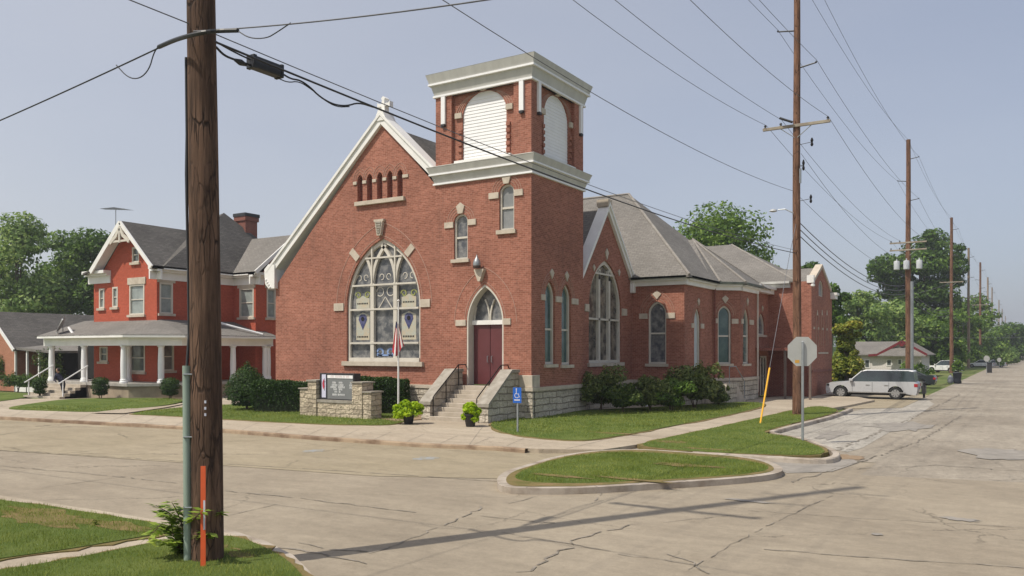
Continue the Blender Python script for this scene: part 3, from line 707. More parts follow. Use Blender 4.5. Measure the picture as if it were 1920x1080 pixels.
# tower side
sw = [opening(ST, 1022, 1041, 527, 683, 'point', rise=1.6), opening(ST, 1053, 1071, 532, 684, 'point', rise=1.6)]
dS = TY1 - TY0
wall(ST, [(0, 0), (dS, 0), (dS, TZ), (0, TZ)], [arch(*q[:5], 'point') for q in sw], 'brick', church, name='tower_side_wall')
for q, lb in zip(sw, ('lancet nearer the tower corner', 'lancet farther from the tower corner')):
    window(ST, q, 'cream', 'glass_green', t=.1, dep=.2, midz=ST.px(1046, 618)[1], sill=(.1, .13), label=lb, hoodr=.3)
stone(ST, 1014, 1021.5, 552, 563); stone(ST, 1041.5, 1052.5, 556, 567); stone(ST, 1071.5, 1083, 560, 571)
diamond(ST, 1034, 504, 523, .34); diamond(ST, 1062, 509, 528, .34)
# tower stays closed behind and above
m = MB(); m.box(TX0, TY1 - .02, 0, TX1 - .02, TY1 + .0, TZ); m.box(TX0, TY0 + .02, 5, TX0 + .02, TY1, TZ); m.build('tower_back_walls', 'brick', church)
def cornice(x0, y0, x1, y1, prof, mats, parent, name='cornice'):
    """prof: list of (overhang, z); mats[i] colours the band between i and i+1"""
    groups = {}
    for i in range(len(prof) - 1):
        (a, za), (b, zb) = prof[i], prof[i + 1]
        lo = [(x0 - a, y0 - a, za), (x1 + a, y0 - a, za), (x1 + a, y1 + a, za), (x0 - a, y1 + a, za)]
        hi = [(x0 - b, y0 - b, zb), (x1 + b, y0 - b, zb), (x1 + b, y1 + b, zb), (x0 - b, y1 + b, zb)]
        g = groups.setdefault(mats[i], MB())
        for k in range(4):
            j = (k + 1) % 4; g.add([lo[k], lo[j], hi[j], hi[k]], [(0, 1, 2, 3)])
    a, z = prof[-1]; g = groups[mats[-1]]
    g.add([(x0 - a, y0 - a, z), (x1 + a, y0 - a, z), (x1 + a, y1 + a, z), (x0 - a, y1 + a, z)], [(0, 1, 2, 3)])
    first = None
    for k, g in groups.items():
        o = g.build(name if first is None else 'cornice_fillet', k, parent if first is None else first)
        first = first or o
    return first
cornice(TX0, TY0, TX1, TY1, [(0, 9.58), (.09, 9.59), (.09, 9.66), (.04, 9.665), (.14, 9.97), (.22, 9.975), (.22, 10.04), (.19, 10.045), (.29, 10.3), (.3, 10.31), (.3, 10.33), (0, 10.42)],
        ['bright', 'bright', 'bright', 'greymetal', 'bright', 'bright', 'bright', 'greymetal', 'greymetal', 'greymetal', 'greymetal'], church)
ZB0, ZB1 = 10.38, 13.3
pw = .82                                  # corner piers
FBf, FBs = Fr(TX0, TY0, 1, 0), Fr(TX1, TY0, 0, 1)
def belfry(fr, wid, l, r, top, bot, front):
    zt_ = fr.px((l + r) / 2, top, -.18)[1]; u0 = fr.px(l, 240, -.18)[0]; u1 = fr.px(r, 240, -.18)[0]
    uc = (u0 + u1) / 2; w_ = u1 - u0; zs_ = zt_ - w_ / 2 * (.88 if front else .98); zb = ZB0 + .12
    A = arch(uc, zb, w_, zs_, zt_, 'round', n=9)
    m = MB(); m.fpoly(fr, [(0, ZB0), (pw, ZB0), (pw, ZB1), (0, ZB1)], 0); m.fpoly(fr, [(wid - pw, ZB0), (wid, ZB0), (wid, ZB1), (wid - pw, ZB1)], 0)
    for a in (pw, wid - pw): m.add([fr.P(a, ZB0, 0), fr.P(a, ZB0, -.16), fr.P(a, ZB1, -.16), fr.P(a, ZB1, 0)], [(0, 1, 2, 3)])
    m.fpoly(fr, [(pw, ZB0), (wid - pw, ZB0), (wid - pw, ZB1), (pw, ZB1)], -.16, [A])
    n = len(A)
    for i in range(n):
        a, b = A[i], A[(i + 1) % n]; m.add([fr.P(*a, -.16), fr.P(*a, -.4), fr.P(*b, -.4), fr.P(*b, -.16)], [(0, 1, 2, 3)])
    wl = m.build('belfry_wall', 'brick', church)
    # three brick rings of the arch
    hm = MB()
    for k in (.12, .24, .36): hm.strip(fr, arch(uc, zb, w_ + 2 * k, zs_, zt_ + min(k, ZB1 - zt_ - .02), 'round', n=9)[2:], .03, -.16, -.14)
    hm.build('belfry_arch_rings', 'hoodline', wl)
    q = MB()
    for i in range(5):
        for a in (uc - w_ / 2 - .2, uc + w_ / 2 + .02):
            zz = zb + .12 + i * .26
            if zz + .16 < zs_ + .2: q.fbox(fr, a, a + .18, zz, zz + .15, -.16, -.09)
    q.build('belfry_quoins', 'brick', wl)
    # louvre slats
    lv = MB(); z = zb + .02; sl_ = .135
    while z < zt_ - .02:
        zz = min(z + sl_, zt_ - .01); hw = w_ / 2 - .01
        if zz > zs_:
            r = zt_ - zs_; k = 1 - ((zz - zs_) / r) ** 2; hw = min(hw, w_ / 2 * math.sqrt(max(k, .0)))
        if hw > .05:
            lo_w = w_ / 2 - .01 if z < zs_ else w_ / 2 * math.sqrt(max(0, 1 - ((z - zs_) / (zt_ - zs_)) ** 2)) - .01
            lv.add([fr.P(uc - lo_w, z, -.2), fr.P(uc + lo_w, z, -.2), fr.P(uc + hw, zz, -.217), fr.P(uc - hw, zz, -.217)], [(0, 1, 2, 3)])
            lv.add([fr.P(uc - lo_w, z, -.2), fr.P(uc + lo_w, z, -.2), fr.P(uc + lo_w, z, -.217), fr.P(uc - lo_w, z, -.217)], [(3, 2, 1, 0)])
        z += sl_
    lv.build('louvre', 'bright', church, label='white slatted louvre filling the %s belfry arch' % ('front' if front else 'side'))
    MB().fpoly(fr, A, -.3).build('louvre_backing', 'bright', church)
    MB().fbox(fr, uc - w_ / 2 - .3, uc + w_ / 2 + .3, ZB0 + .02, zb, -.16, .04).build('belfry_sill', 'white', church)
    for a in (uc - w_ / 2 - .34, uc + w_ / 2 + .02):
        MB().fbox(fr, a, a + .32, zs_ - .02, zs_ + .2, -.16, -.06).build('impost', 'stone', church)
    MB().fbox(fr, uc - .14, uc + .14, zt_ + .0, ZB1 - .02, -.16, -.03).build('keystone', 'stone', church)
belfry(FBf, TX1 - TX0, 868, 950, 170, 300, True)
belfry(FBs, dS, 1019, 1065, 180, 300, False)
for px, ya, yb, fr in ((832.5, 179, 234, FBf), (979, 150, 208, FBf), (1009, 152, 211, FBs), (1087.5, 197, 251, FBs)):
    u = fr.px(px, ya)[0]; zt_ = fr.px(px, ya)[1]; z = fr.px(px, yb)[1]
    zt_ = min(zt_, ZB1 - .03)
    bd = MB(); bd.fbox(fr, u - .1, u + .1, z, zt_, 0, .09); bd.build('pilaster_strip', 'bright', church)
    MB().fbox(fr, u - .09, u + .09, z - .1, z, 0, .12).build('strip_bracket', 'black', church)
m = MB(); m.box(TX0, TY1 - .03, ZB0, TX1 - .01, TY1, ZB1); m.box(TX0, TY0 + .03, ZB0, TX0 + .02, TY1, ZB1); m.build('belfry_back_walls', 'brick', church)
cornice(TX0, TY0, TX1, TY1, [(0, 13.27), (.09, 13.28), (.09, 13.36), (.04, 13.365), (.15, 13.76), (.24, 13.765), (.24, 13.84), (.2, 13.845), (.31, 14.2), (.32, 14.22), (.1, 14.24), (.0, 14.24)],
        ['bright', 'bright', 'bright', 'greymetal', 'bright', 'bright', 'bright', 'greymetal', 'greymetal', 'greymetal', 'greymetal'], church)
# roof of the tower
MB().box(TX0 - .1, TY0 - .1, 14.20, TX1 + .1, TY1 + .1, 14.25).build('tower_roof', 'greymetal', church)

# ---- stone base
m = MB()
def base(fr, u0, u1, zt=1.02, d=.13): m.fbox(fr, u0, u1, -.3, zt, -.05, d)
base(FT, 0, dl - .0); base(FT, dr, wt + .13)
base(ST, 0, dS + .05); base(FA, -.02, u_t)
base(SG, .1, YG - 32.3 + .1); base(WA, .1, XB - XG + .1); base(WB, 0, YB - YG + .05); base(WC, 0, 1.57); base(WD, .05, 3.1)
m.build('stone_base', 'rockface', church)
c_ = MB()
for fr, a, b in ((FT, 0, dl), (FT, dr, wt + .16), (ST, 0, dS + .05), (FA, -.02, u_t), (SG, .1, YG - 32.3), (WA, .16, XB - XG + .1), (WB, 0, YB - YG), (WC, 0, 1.57), (WD, .05, 3.13)):
    c_.fbox(fr, a, b, 1.02, 1.16, -.05, .17)
c_.build('water_table', 'stone', church)
u0 = FT.px(970, 716)[0]
cb = MB(); cb.fbox(FT, u0, wt + .1, 1.162, 1.64, -.05, .1); cb.fbox(ST, -.0, .5, 1.162, 1.64, -.05, .1); cb.build('corner_block', 'stone', church, bevel=.015)
stone(FT, 826, 868, 714, 724, name='stone_block')

# ---- gable copings
def coping(pts, fr, wf, d0, d1, parent=church, mat='white', name='coping', fillet=True):
    """raking parapet: band of face width wf (downwards) between depths"""
    n = len(pts)
    m = MB()
    for i in range(n - 1):
        (ua, za), (ub_, zb) = pts[i], pts[i + 1]
        m.hexa([fr.P(ua, za - wf, d1), fr.P(ub_, zb - wf, d1), fr.P(ub_, zb - wf, d0), fr.P(ua, za - wf, d0)], [fr.P(ua, za, d1), fr.P(ub_, zb, d1), fr.P(ub_, zb, d0), fr.P(ua, za, d0)])
    o = m.build(name, mat, parent, bevel=.01)
    if fillet:
        m = MB()
        for i in range(n - 1):
            (ua, za), (ub_, zb) = pts[i], pts[i + 1]
            m.hexa([fr.P(ua, za - .12, d1 + .07), fr.P(ub_, zb - .12, d1 + .07), fr.P(ub_, zb - .12, d1), fr.P(ua, za - .12, d1)], [fr.P(ua, za + .03, d1 + .07), fr.P(ub_, zb + .03, d1 + .07), fr.P(ub_, zb + .03, d1), fr.P(ua, za + .03, d1)])
        m.build('coping_moulding', mat, o)
    return o
kx, kz = FA.px(505, 508)
ax, az = FA.px(718, 213)
rx, rz = FA.px(818, 322)
coping([(kx, kz), (ax, az), (u_t + .02, rz + .1)], FA, .5, -.55, .16)
m = MB(); (xa, za), (xb, zb) = FA.px(502, 506), FA.px(521, 541)
m.fprism(FA, [(xa, za), (xa + .05, zb + .25), (xa + .3, zb), (xb, zb), (xb, za + .2), (xa + .3, za + .25)], -.4, .22)
m.build('kneeler', 'white', church, bevel=.03)
kc = MB()
for i in range(4): kc.lathe(FA.P(xa + .14 + .09 * i, zb + .42 - .12 * i, .22), [(.02, -.06), (.07, -.03), (.07, .03), (.02, .06)], 8)
kc.build('kneeler_scroll', 'white', church)
# cap block and cross at the apex
cr = thing('gable_cross', FA.P(ax, az, -.15), 'white stone cross with flared arms on the peak of the front gable', 'cross')
m = MB(); m.fprism(FA, [(ax - .35, az - .35), (ax + .35, az - .35), (ax + .12, az + .12), (ax - .12, az + .12)], -.5, .2); m.build('cross_base', 'white', cr)
m = MB()
m.fprism(FA, [(ax - .1, az + .1), (ax + .1, az + .1), (ax + .07, az + .62), (ax + .12, az + .68), (ax, az + .78), (ax - .12, az + .68), (ax - .07, az + .62)], -.3, .0)
m.fprism(FA, [(ax - .36, az + .25), (ax - .28, az + .34), (ax + .28, az + .34), (ax + .36, az + .25), (ax + .36, az + .53), (ax + .28, az + .46), (ax - .28, az + .46), (ax - .36, az + .53)], -.27, -.03)
m.build('cross_arms', 'white', cr, bevel=.02)
# ---- nave roof
RZ = az - .45
m = MB(); yb_ = 44
m.slab([(-31.25, YF + .3, EZ - .2), (GX, YF + .3, RZ), (GX, yb_, RZ), (-31.25, yb_, EZ - .2)][::-1], .15)
m.slab([(GX, YF + .3, RZ), (-17.3, YF + .3, EZ + .1), (-17.3, yb_, EZ + .1), (GX, yb_, RZ)][::-1], .15)
m.build('nave_roof', 'shingle_dark', church)
MB().box(-31.0, YF + .3, 0, -30.8, yb_, EZ + .1).build('nave_side_wall', 'brick', church)
# ---- side gable
gw_ = YG - 32.3
pk = SG.px(1137, 386); uG = pk[0]; zG = pk[1]
eR = SG.px(1189, 545)
gwin = opening(SG, 1104, 1165, 488, 680, 'point', spring=580)
zL = zG - (uG - (-.2)) * ((zG - eR[1] - .0) / (gw_ - uG))
wall(SG, [(0, 0), (gw_, 0), (gw_, 6.0), (uG, zG - .3), (0, zL - .2)], [arch(*gwin[:5], 'point', n=12)], 'brick', church, name='side_gable_wall')
uc, z0, w_, zs, zt, _ = gwin
A = arch(uc, z0, w_, zs, zt, 'point', n=12); B = arch(uc, z0 + .12, w_ - .26, zs, zt - .2, 'point', n=12)
m = MB(); m.ring(SG, A, B, -.24, -.08); sg_ = m.build('window', 'cream', church, label='tall pointed window in the side gable, three lights')
MB().fpoly(SG, B, -.2).build('glass', 'glass_warm', sg_)
MB().fbox(SG, uc - w_ / 2 - .15, uc + w_ / 2 + .15, z0 - .17, z0, -.24, .12).build('sill', 'stone', sg_, bevel=.01)
t = MB(); aa = w_ / 2 - .13; th2 = 2 * aa / 3; r_ = zt - .2 - zs; Rr = (aa * aa + r_ * r_) / (2 * aa); zsp = SG.px(1134, 525)[1]
def ins2(u, z):
    if z < zs: return abs(u - uc) < aa
    c1 = uc + aa - Rr; return math.hypot(u - c1, z - zs) < Rr and math.hypot(u - (2 * uc - c1), z - zs) < Rr
for ui in (uc - aa + th2, uc + aa - th2):
    t.fbox(SG, ui - .09, ui + .09, z0 + .1, zsp, -.22, -.06)
    for s_ in (-1, 1):
        pts = []
        for i in range(30):
            e = i * .05; u = ui + 1.8 * th2 * (1 - math.cos(e)) * s_; z = zsp + 1.8 * th2 * math.sin(e)
            if not ins2(u, z): break
            pts.append((u, z))
        if len(pts) > 1: t.strip(SG, pts, .16, -.22, -.07)
t.fbox(SG, uc - aa, uc + aa, SG.px(1134, 599)[1] - .045, SG.px(1134, 599)[1] + .045, -.2, -.06)
zb_ = SG.px(1134, 514)[1]; t.fbox(SG, uc - aa * .72, uc + aa * .72, zb_ - .04, zb_ + .04, -.2, -.06)
t.build('tracery', 'cream', sg_)
stone(SG, 1096, 1103.5, 570, 584); stone(SG, 1165.5, 1174.5, 579, 592)
diamond(SG, 1137, 466, 487, .36); diamond(SG, 1113, 496, 509, .25); diamond(SG, 1160, 505, 518, .25)
coping([(-.2, zL + .12), (uG, zG + .12), (gw_ + .12, eR[1] + .42)], SG, .38, -.35, .14)
MB().fprism(SG, [(uG - .22, zG - .05), (uG + .22, zG - .05), (uG + .22, zG + .28), (uG - .22, zG + .28)], -.4, .2).build('gable_cap', 'stone', church)
MB().fbox(SG, gw_ - .25, gw_ + .12, eR[1] - .15, eR[1] + .42, -.2, .2).build('kneeler', 'white', church, bevel=.04)
# roof behind it
m = MB(); yc_ = 32.3 + uG
m.slab([(XG - .35, yc_, zG - .15), (-23, yc_, zG - .15), (-23, 31.5, zL - .7), (XG - .35, 31.5, zL - .7)], .12)
m.slab([(XG - .35, yc_, zG - .15), (XG - .35, YG + .3, eR[1] - .3 + .35), (-23, YG + .3, eR[1] + .05), (-23, yc_, zG - .15)], .12)
m.build('side_gable_roof', 'shingle', church)
# ---- sanctuary walls
EV = 6.12
wa = opening(WA, 1215, 1249, 565, 682, 'point', rise=1.25)
wall(WA, [(0, 0), (XB - XG, 0), (XB - XG, EV), (0, EV)], [arch(*wa[:5], 'point')], 'brick', church, name='sanctuary_wall')
window(WA, wa, 'cream', 'glass', t=.085, dep=.2, midz=WA.px(1232, 625)[1], sill=(.12, .14), label='pointed window in the sunlit wall beside the side gable', hoodr=.42)
stone(WA, 1199, 1214.5, 588, 598); stone(WA, 1249.5, 1266, 586.5, 597); diamond(WA, 1232, 545, 561, .46)
wb = opening(WB, 1301.5, 1313, 577, 695, 'point', rise=1.7)
wall(WB, [(0, 0), (YB - YG, 0), (YB - YG, EV), (0, EV)], [arch(*wb[:5], 'point')], 'brick', church, name='sanctuary_side_wall')
M['palewood'] = pm('pale_blue_white_door', (.5, .54, .55), (.42, .46, .47), rough=.5)
window(WB, wb, 'cream', 'palewood', t=.08, dep=.16, sill=(.08, .12), label='tall narrow pointed side door painted pale', hoodr=.3)
stone(WB, 1296, 1301, 606, 615); stone(WB, 1313.5, 1319, 607, 616); diamond(WB, 1309, 559, 573, .32)
wc = opening(WC, 1346, 1371, 573, 682, 'point', rise=1.3)
wall(WC, [(0, 0), (1.5556, 0), (1.5556, EV), (0, EV)], [arch(*wc[:5], 'point')], 'brick', church, name='bay_wall')
window(WC, wc, 'cream', 'glass_green', t=.08, dep=.18, midz=WC.px(1358, 630)[1], sill=(.1, .12), label='pointed window on the angled bay', hoodr=.25)
stone(WC, 1339.5, 1345.5, 597, 606); stone(WC, 1371.5, 1384, 598, 607); diamond(WC, 1359.5, 554, 569, .4)
wd = opening(WD, 1393, 1404.5, 577, 682, 'point', rise=1.6)
wall(WD, [(0, 0), (YE - YD, 0), (YE - YD, EV), (0, EV)], [arch(*wd[:5], 'point')], 'brick', church, name='bay_side_wall')
window(WD, wd, 'cream', 'glass_green', t=.1, dep=.18, midz=WD.px(1399, 630)[1], sill=(.12, .12), label='narrow pointed window at the far end of the bay', hoodr=.3)
stone(WD, 1389.5, 1393, 598, 607); stone(WD, 1405, 1412, 600, 609); diamond(WD, 1401, 558, 573, .34)
MB().fpoly(Fr(XD, YE, -1, 0), [(0, 0), (1, 0), (1, EV), (0, EV)]).build('bay_return_wall', 'brick', church)
# eaves: white frieze and green gutter
m = MB(); g = MB()
for fr, a, b in ((WA, .1, XB - XG + .18), (WB, -.0, YB - YG - .05), (WC, .02, 1.55), (WD, .05, YE - YD + .2)):
    m.fbox(fr, a, b, EV - .28, EV, -.02, .14); m.fbox(fr, a, b, EV - .06, EV + .02, .14, .3)
    g.fbox(fr, a, b + .05, EV + .02, EV + .15, .1, .4)
m.build('eaves_board', 'white', church); g.build('gutter', 'gutter', church)
MB().tube([WB.P(YB - YG - .12, .2, .12), WB.P(YB - YG - .12, 5.9, .12)], .05).build('downspout', 'chimbrick', church)
MB().tube([WD.P(YE - YD - .02, .3, .12), WD.P(YE - YD - .02, 5.9, .12)], .05).build('downspout', 'cream', church)
# main hip roof
EP = EV + .14; oh = .4
x1, y0 = XB + oh, YG - oh; y1 = y0 + 11.3; hz = EP + 5.35; hx = x1 - 5.65; hy = y0 + 5.65
m = MB()
m.slab([(x1, y0, EP), (hx, hy, hz), (-28, hy, hz), (-28, y0, EP)][::-1][::-1], .1)
m.slab([(x1, y0, EP), (x1, y1, EP), (hx, hy, hz)], .1)
m.slab([(x1, y1, EP), (-28, y1, EP), (-28, hy, hz), (hx, hy, hz)], .1)
m.build('hip_roof', 'shingle', church)
M['ridge'] = pm('ridge_caps', (.3, .28, .25), (.22, .2, .18), rough=.95)
rg = MB()
for a, b in (((x1, y0, EP + .02), (hx, hy, hz + .02)), ((hx, hy, hz + .02), (-26, hy, hz + .02))): rg.tube([a, b], .07, 6)
# bay roof (fan)
px_, py_ = -16.4, 46.0; pz_ = 9.05
ring = [(XB + .35, 41.6, EP), (XB + .4, YB - .1, EP), (XD + .35, YD - .15, EP), (XD + .4, YE + .3, EP), (XD + .2, YE + 2.5, EP)]
m = MB()
for i in range(len(ring) - 1): m.slab([ring[i], ring[i + 1], (px_, py_, pz_)], .08)
m.slab([ring[0], (px_, py_, pz_), (-19.8, py_, pz_), (-19.8, 41.6, EP + 1)][::-1][::-1], .08)
m.slab([(px_, py_, pz_), ring[-1], (-19.8, YE + 2.5, EP), (-19.8, py_, pz_)], .08)
m.build('bay_roof', 'shingle', church)
for q in ring[1:4]: rg.tube([(q[0], q[1], q[2] + .03), (px_, py_, pz_ + .03)], .06, 6)
# ---- link wall with the small window
wl = opening(WL, 1421, 1434, 587, 628, 'point', rise=1.2)
wall(WL, [(0, 0), (YW - YE, 0), (YW - YE, 6.3), (0, 6.3)], [arch(*wl[:5], 'point')], 'brick', church, name='link_wall')
window(WL, wl, 'cream', 'glass', t=.08, dep=.18, sill=(.15, .12), label='small pointed window above the side porch', hood=False)
diamond(WL, 1429, 573, 584, .3)
m = MB(); m.fbox(WL, -.1, YW - YE, 6.0, 6.25, -.02, .35); m.fbox(WL, -.1, YW - YE, 6.25, 6.4, -.02, .5); m.build('link_cornice', 'white', church)
# ---- rear block
wfl = 16.0 - 10.75
REV = 6.72
wall(WF, [(0, 0), (wfl, 0), (wfl, REV), (0, REV)], [], 'brick', church, name='rear_front_wall')
u0 = WF.px(1424, 540)[0]
m = MB(); m.fbox(WF, u0, wfl - 1.2, REV - .35, REV - .12, 0, .18); m.fbox(WF, u0, wfl - 1.2, REV - .1, REV + .04, 0, .34)
m.build('rear_cornice', 'greymetal', church)
ez = REV + .05; x1, y0 = -11.9 + .3, YW - .3; t = 5.5; h = 3.1
m = MB()
m.slab([(x1, y0, ez), (x1 - t, y0 + t, ez + h), (-26, y0 + t, ez + h), (-26, y0, ez)][::-1][::-1], .1)
m.slab([(x1, y0, ez), (x1, y0 + 11, ez), (x1 - t, y0 + t, ez + h)], .1)
m.slab([(x1, y0 + 11, ez), (-26, y0 + 11, ez), (-26, y0 + t, ez + h), (x1 - t, y0 + t, ez + h)], .1)
m.build('rear_hip_roof', 'shingle', church)
rg.tube([(x1, y0, ez), (x1 - t, y0 + t, ez + h)], .06, 6)
rg.build('ridge_lines', 'ridge', church)
# gabled wing, street side
a, b = WS.px(1521, 524)[0], 6.0
pk = WS.px(1540, 499); wid = 6.0; zsh = WS.px(1520, 524)[1]; zsr = WS.px(1556, 553)[1]
swn = opening(WS, 1535, 1543.5, 526, 556, 'round', rise=.6)
out = [(0, -.3), (wid, -.3), (wid, zsr), (wid - .55, zsr), (wid - .55, zsr + .3), (pk[0] + .12, pk[1]), (pk[0] - .12, pk[1]), (.5, zsh), (.5, REV), (0, REV)]
wall(WS, out, [arch(*swn[:5], 'round')], 'brick', church, name='wing_gable_wall')
window(WS, swn, 'cream', 'glass_sky', t=.06, dep=.15, label='small arched window high in the rear gable', hood=False)
coping([(.45, zsh + .1), (pk[0], pk[1] + .12), (wid - .5, zsr + .42)], WS, .22, -.35, .08, mat='stone', fillet=False)
m = MB(); m.fbox(WS, -.06, .22, REV - .1, REV + .35, -.25, .14); m.lathe(WS.P(.08, REV - .24, .06), [(.04, -.1), (.13, -.05), (.13, .05), (.05, .12)], 10); m.build('shoulder_block', 'white', church)
m = MB(); m.fbox(WS, wid - .5, wid + .3, zsr - .25, zsr, 0, .3); m.fbox(WS, wid - .5, wid + .35, zsr, zsr + .15, -.4, .4); m.build('shoulder_cornice', 'white', church)
yy0 = YW + pk[0]
m = MB()
m.slab([(XW - .3, yy0, pk[1] - .1), (XW - 6, yy0, pk[1] - .1), (XW - 6, YW + .2, REV - .2), (XW - .3, YW + .2, REV - .2)], .1)
m.slab([(XW - .3, YW + wid, zsr), (XW - 6, YW + wid, zsr), (XW - 6, yy0, pk[1] - .1), (XW - .3, yy0, pk[1] - .1)], .1)
m.build('wing_roof', 'shingle', church)
# pale blind arcading on the wing
m = MB(); r = MB()
for k in range(3):
    u = WS.px(1532 + 9 * k, 600)[0]
    z = WS.px(1532 + 9 * k, 588)[1]
    m.fprism(WS, [(u - .12, z - .1), (u + .12, z - .1), (u, z + .22)], 0, .04)
    for s_ in (-1, 1): r.fbox(WS, u + s_ * .3 - .03, u + s_ * .3 + .03, z - 2.0, z - .1, 0, .04)
for k in range(5):
    u = WS.px(1526 + 8 * k, 617)[0]; z = WS.px(1542, 617)[1]; m.fbox(WS, u - .12, u + .12, z - .06, z + .08, 0, .04)
u0, z0 = WS.px(1534, 662); u1 = WS.px(1552, 662)[0]; m.fbox(WS, u0, u1, z0 - .05, z0 + .05, 0, .04)
m.build('stone_accents', 'stone', church); r.build('brick_ribs', 'hoodline', church)
MB().fbox(WS, 0, wid, WS.px(1540, 697)[1], WS.px(1540, 693)[1], 0, .06).build('brick_band', 'chimbrick', church)
MB().box(XW - 6, YW + wid - .05, -.3, XW - .02, YW + wid, zsr).build('wing_back_wall', 'brick', church)
# porch roof between link and wing
zc = 2.62
pr = MB(); pr.box(XLk + .02, YE + .25, zc, XW + .0, YW - .02, zc + .16); pr.build('side_porch_roof', 'chimbrick', church)
m = MB()
for px in (1472, 1519): 
    fr = Fr(-16, YE + .35, 1, 0); u = fr.px(px, 690)[0]; m.fbox(fr, u - .06, u + .06, -.15, zc, -.06, .06)
m.build('porch_posts', 'sideposts', church)
MB().fpoly(WF, [(wfl - 2.6, -.2), (wfl - .0, -.2), (wfl - .0, zc), (wfl - 2.6, zc)], .01).build('painted_porch_shade', 'chimbrick', church)  # darker brick sheet: the shade below the porch roof painted onto the wall
dd = WL.px(1429, 700)[0]
dm = MB(); dm.fbox(WL, dd - .6, dd + .6, 0, 2.2, 0, .04); sdoor = dm.build('side_door', 'pane', church)
dm = MB()
for a in (-.62, 0, .56): dm.fbox(WL, dd + a, dd + a + .08, 0, 2.25, .04, .08)
dm.fbox(WL, dd - .62, dd + .64, 2.2, 2.3, .04, .08); dm.build('door_frame', 'cream', sdoor)
# ---- front steps with cheek walls
sx0, sx1 = -19.72, -17.42
m = MB()
nst = 8; rs = (1.19 - ZL) / nst; y_top = TY0 - .13; run = .27
for i in range(nst):
    yy = y_top - .35 - (nst - 1 - i) * run
    m.box(sx0, yy, ZL - .05 if i == 0 else ZL + rs * i, sx1, y_top + (.6 if i == nst - 1 else 0), ZL + rs * (i + 1))
ybot = y_top - .35 - (nst - 1) * run
m.build('front_steps', 'steps', church, bevel=.012)
for x0_, x1_, lb in ((sx0 - .42, sx0, 'a'), (sx1, sx1 + .42, 'b')):
    prof = [(ybot + .05, ZL - .1), (y_top, ZL - .1), (y_top, 1.75), (y_top - .55, 1.75), (ybot + .15, .62), (ybot + .05, .55)]
    sd = Fr(x1_, 0, 0, 1)
    ck = MB().fprism(sd, prof, -(x1_ - x0_), 0).build('cheek_wall', 'rockface', church, bevel=.03)
    cp = MB(); top = [(y_top, 1.75), (y_top - .58, 1.75), (ybot + .12, .6), (ybot + .0, .5)]
    for i in range(3):
        (ya, za), (yb2, zb2) = top[i], top[i + 1]
        cp.hexa([(x0_ - .06, ya, za), (x0_ - .06, yb2, zb2), (x1_ + .06, yb2, zb2), (x1_ + .06, ya, za)], [(x0_ - .06, ya, za + .12), (x0_ - .06, yb2, zb2 + .12), (x1_ + .06, yb2, zb2 + .12), (x1_ + .06, ya, za + .12)])
    cp.build('cheek_cap', 'capstone', ck)
def railing(x, label):
    r = thing('handrail', (x, ybot, ZL), label, 'handrail')
    m = MB(); zt0, zt1 = ZL + .9, 1.19 + .85
    y0_, y1_ = ybot + .1, y_top - .45
    m.tube([(x, y0_, ZL + rs), (x, y0_, zt0), (x, y0_ + .08, zt0 + .07), (x, y1_, zt1), (x, y1_ + .5, zt1), (x, y1_ + .56, zt1 - .12)], .022, 8); m.build('rail', 'iron', r)
    MB().tube([(x, y1_, 1.19), (x, y1_, zt1)], .02, 8).build('post', 'iron', r)
    MB().tube([(x, (y0_ + y1_) / 2, ZL + rs * 4), (x, (y0_ + y1_) / 2, (zt0 + zt1) / 2 + .03)], .02, 8).build('post', 'iron', r)
railing(sx0 + .12, 'black iron handrail on the side of the church steps nearer the sign')
railing(sx1 - .12, 'black iron handrail on the side of the church steps nearer the tower corner')
# ---- side stoop
so_ = thing('side_stoop', (XB + .7, 42.5, 0), 'small grey stone stoop with steps and pipe rail below the narrow side door', 'steps')
zf = .95
Ym, Xs_ = 41.2, XB + .14
m = MB()
m.box(Xs_, 40.6, -.2, Xs_ + 1.3, 42.3, .95)
m.build('landing', 'rockface', so_)
m = MB()
for i in range(5): m.box(Xs_, 42.3 + i * .3, -.2, Xs_ + 1.3, 42.6 + i * .3, .78 - .17 * i)
m.build('step', 'steps', so_)
m = MB()
xr = Xs_ + 1.25
m.tube([(xr, 41.2, .95), (xr, 41.2, 1.8), (xr, 42.3, 1.8), (xr, 43.8, 1.0), (xr, 43.8, .1)], .025); m.build('rail', 'galv', so_)
# ================================================================ GROUND
def sheet(name, pts, mat, kind='structure', z=None):
    P = [(p[0], p[1], z if z is not None else p[2]) for p in pts]
    a = sum(P[i][0] * P[(i + 1) % len(P)][1] - P[(i + 1) % len(P)][0] * P[i][1] for i in range(len(P)))
    if a < 0: P = P[::-1]
    o = MB().face(P).build(name, mat)
    if kind: o['kind'] = kind
    return o
def block(name, pts, mat, z1, z0=-.5, kind='structure', parent=None):
    P = [(p[0], p[1], (p[2] if len(p) > 2 else z1)) for p in pts]
    a = sum(P[i][0] * P[(i + 1) % len(P)][1] - P[(i + 1) % len(P)][0] * P[i][1] for i in range(len(P)))
    if a < 0: P = P[::-1]
    m = MB().face(P); n = len(P)
    for i in range(n):
        p, q = P[i], P[(i + 1) % n]; m.add([(p[0], p[1], z0), (q[0], q[1], z0), q, p], [(0, 1, 2, 3)])
    o = m.build(name, mat, parent)
    if kind: o['kind'] = kind
    return o
def smooth(pts, k=2, closed=True):
    for _ in range(k):
        q = []; n = len(pts)
        for i in range(n if closed else n - 1):
            a, b = pts[i], pts[(i + 1) % n]
            q += [tuple(.75 * x + .25 * y for x, y in zip(a, b)), tuple(.25 * x + .75 * y for x, y in zip(a, b))]
        pts = q if closed else [pts[0]] + q + [pts[-1]]
    return pts
def gp(pxs, z): return [onZ(px, py, z) for px, py in pxs]
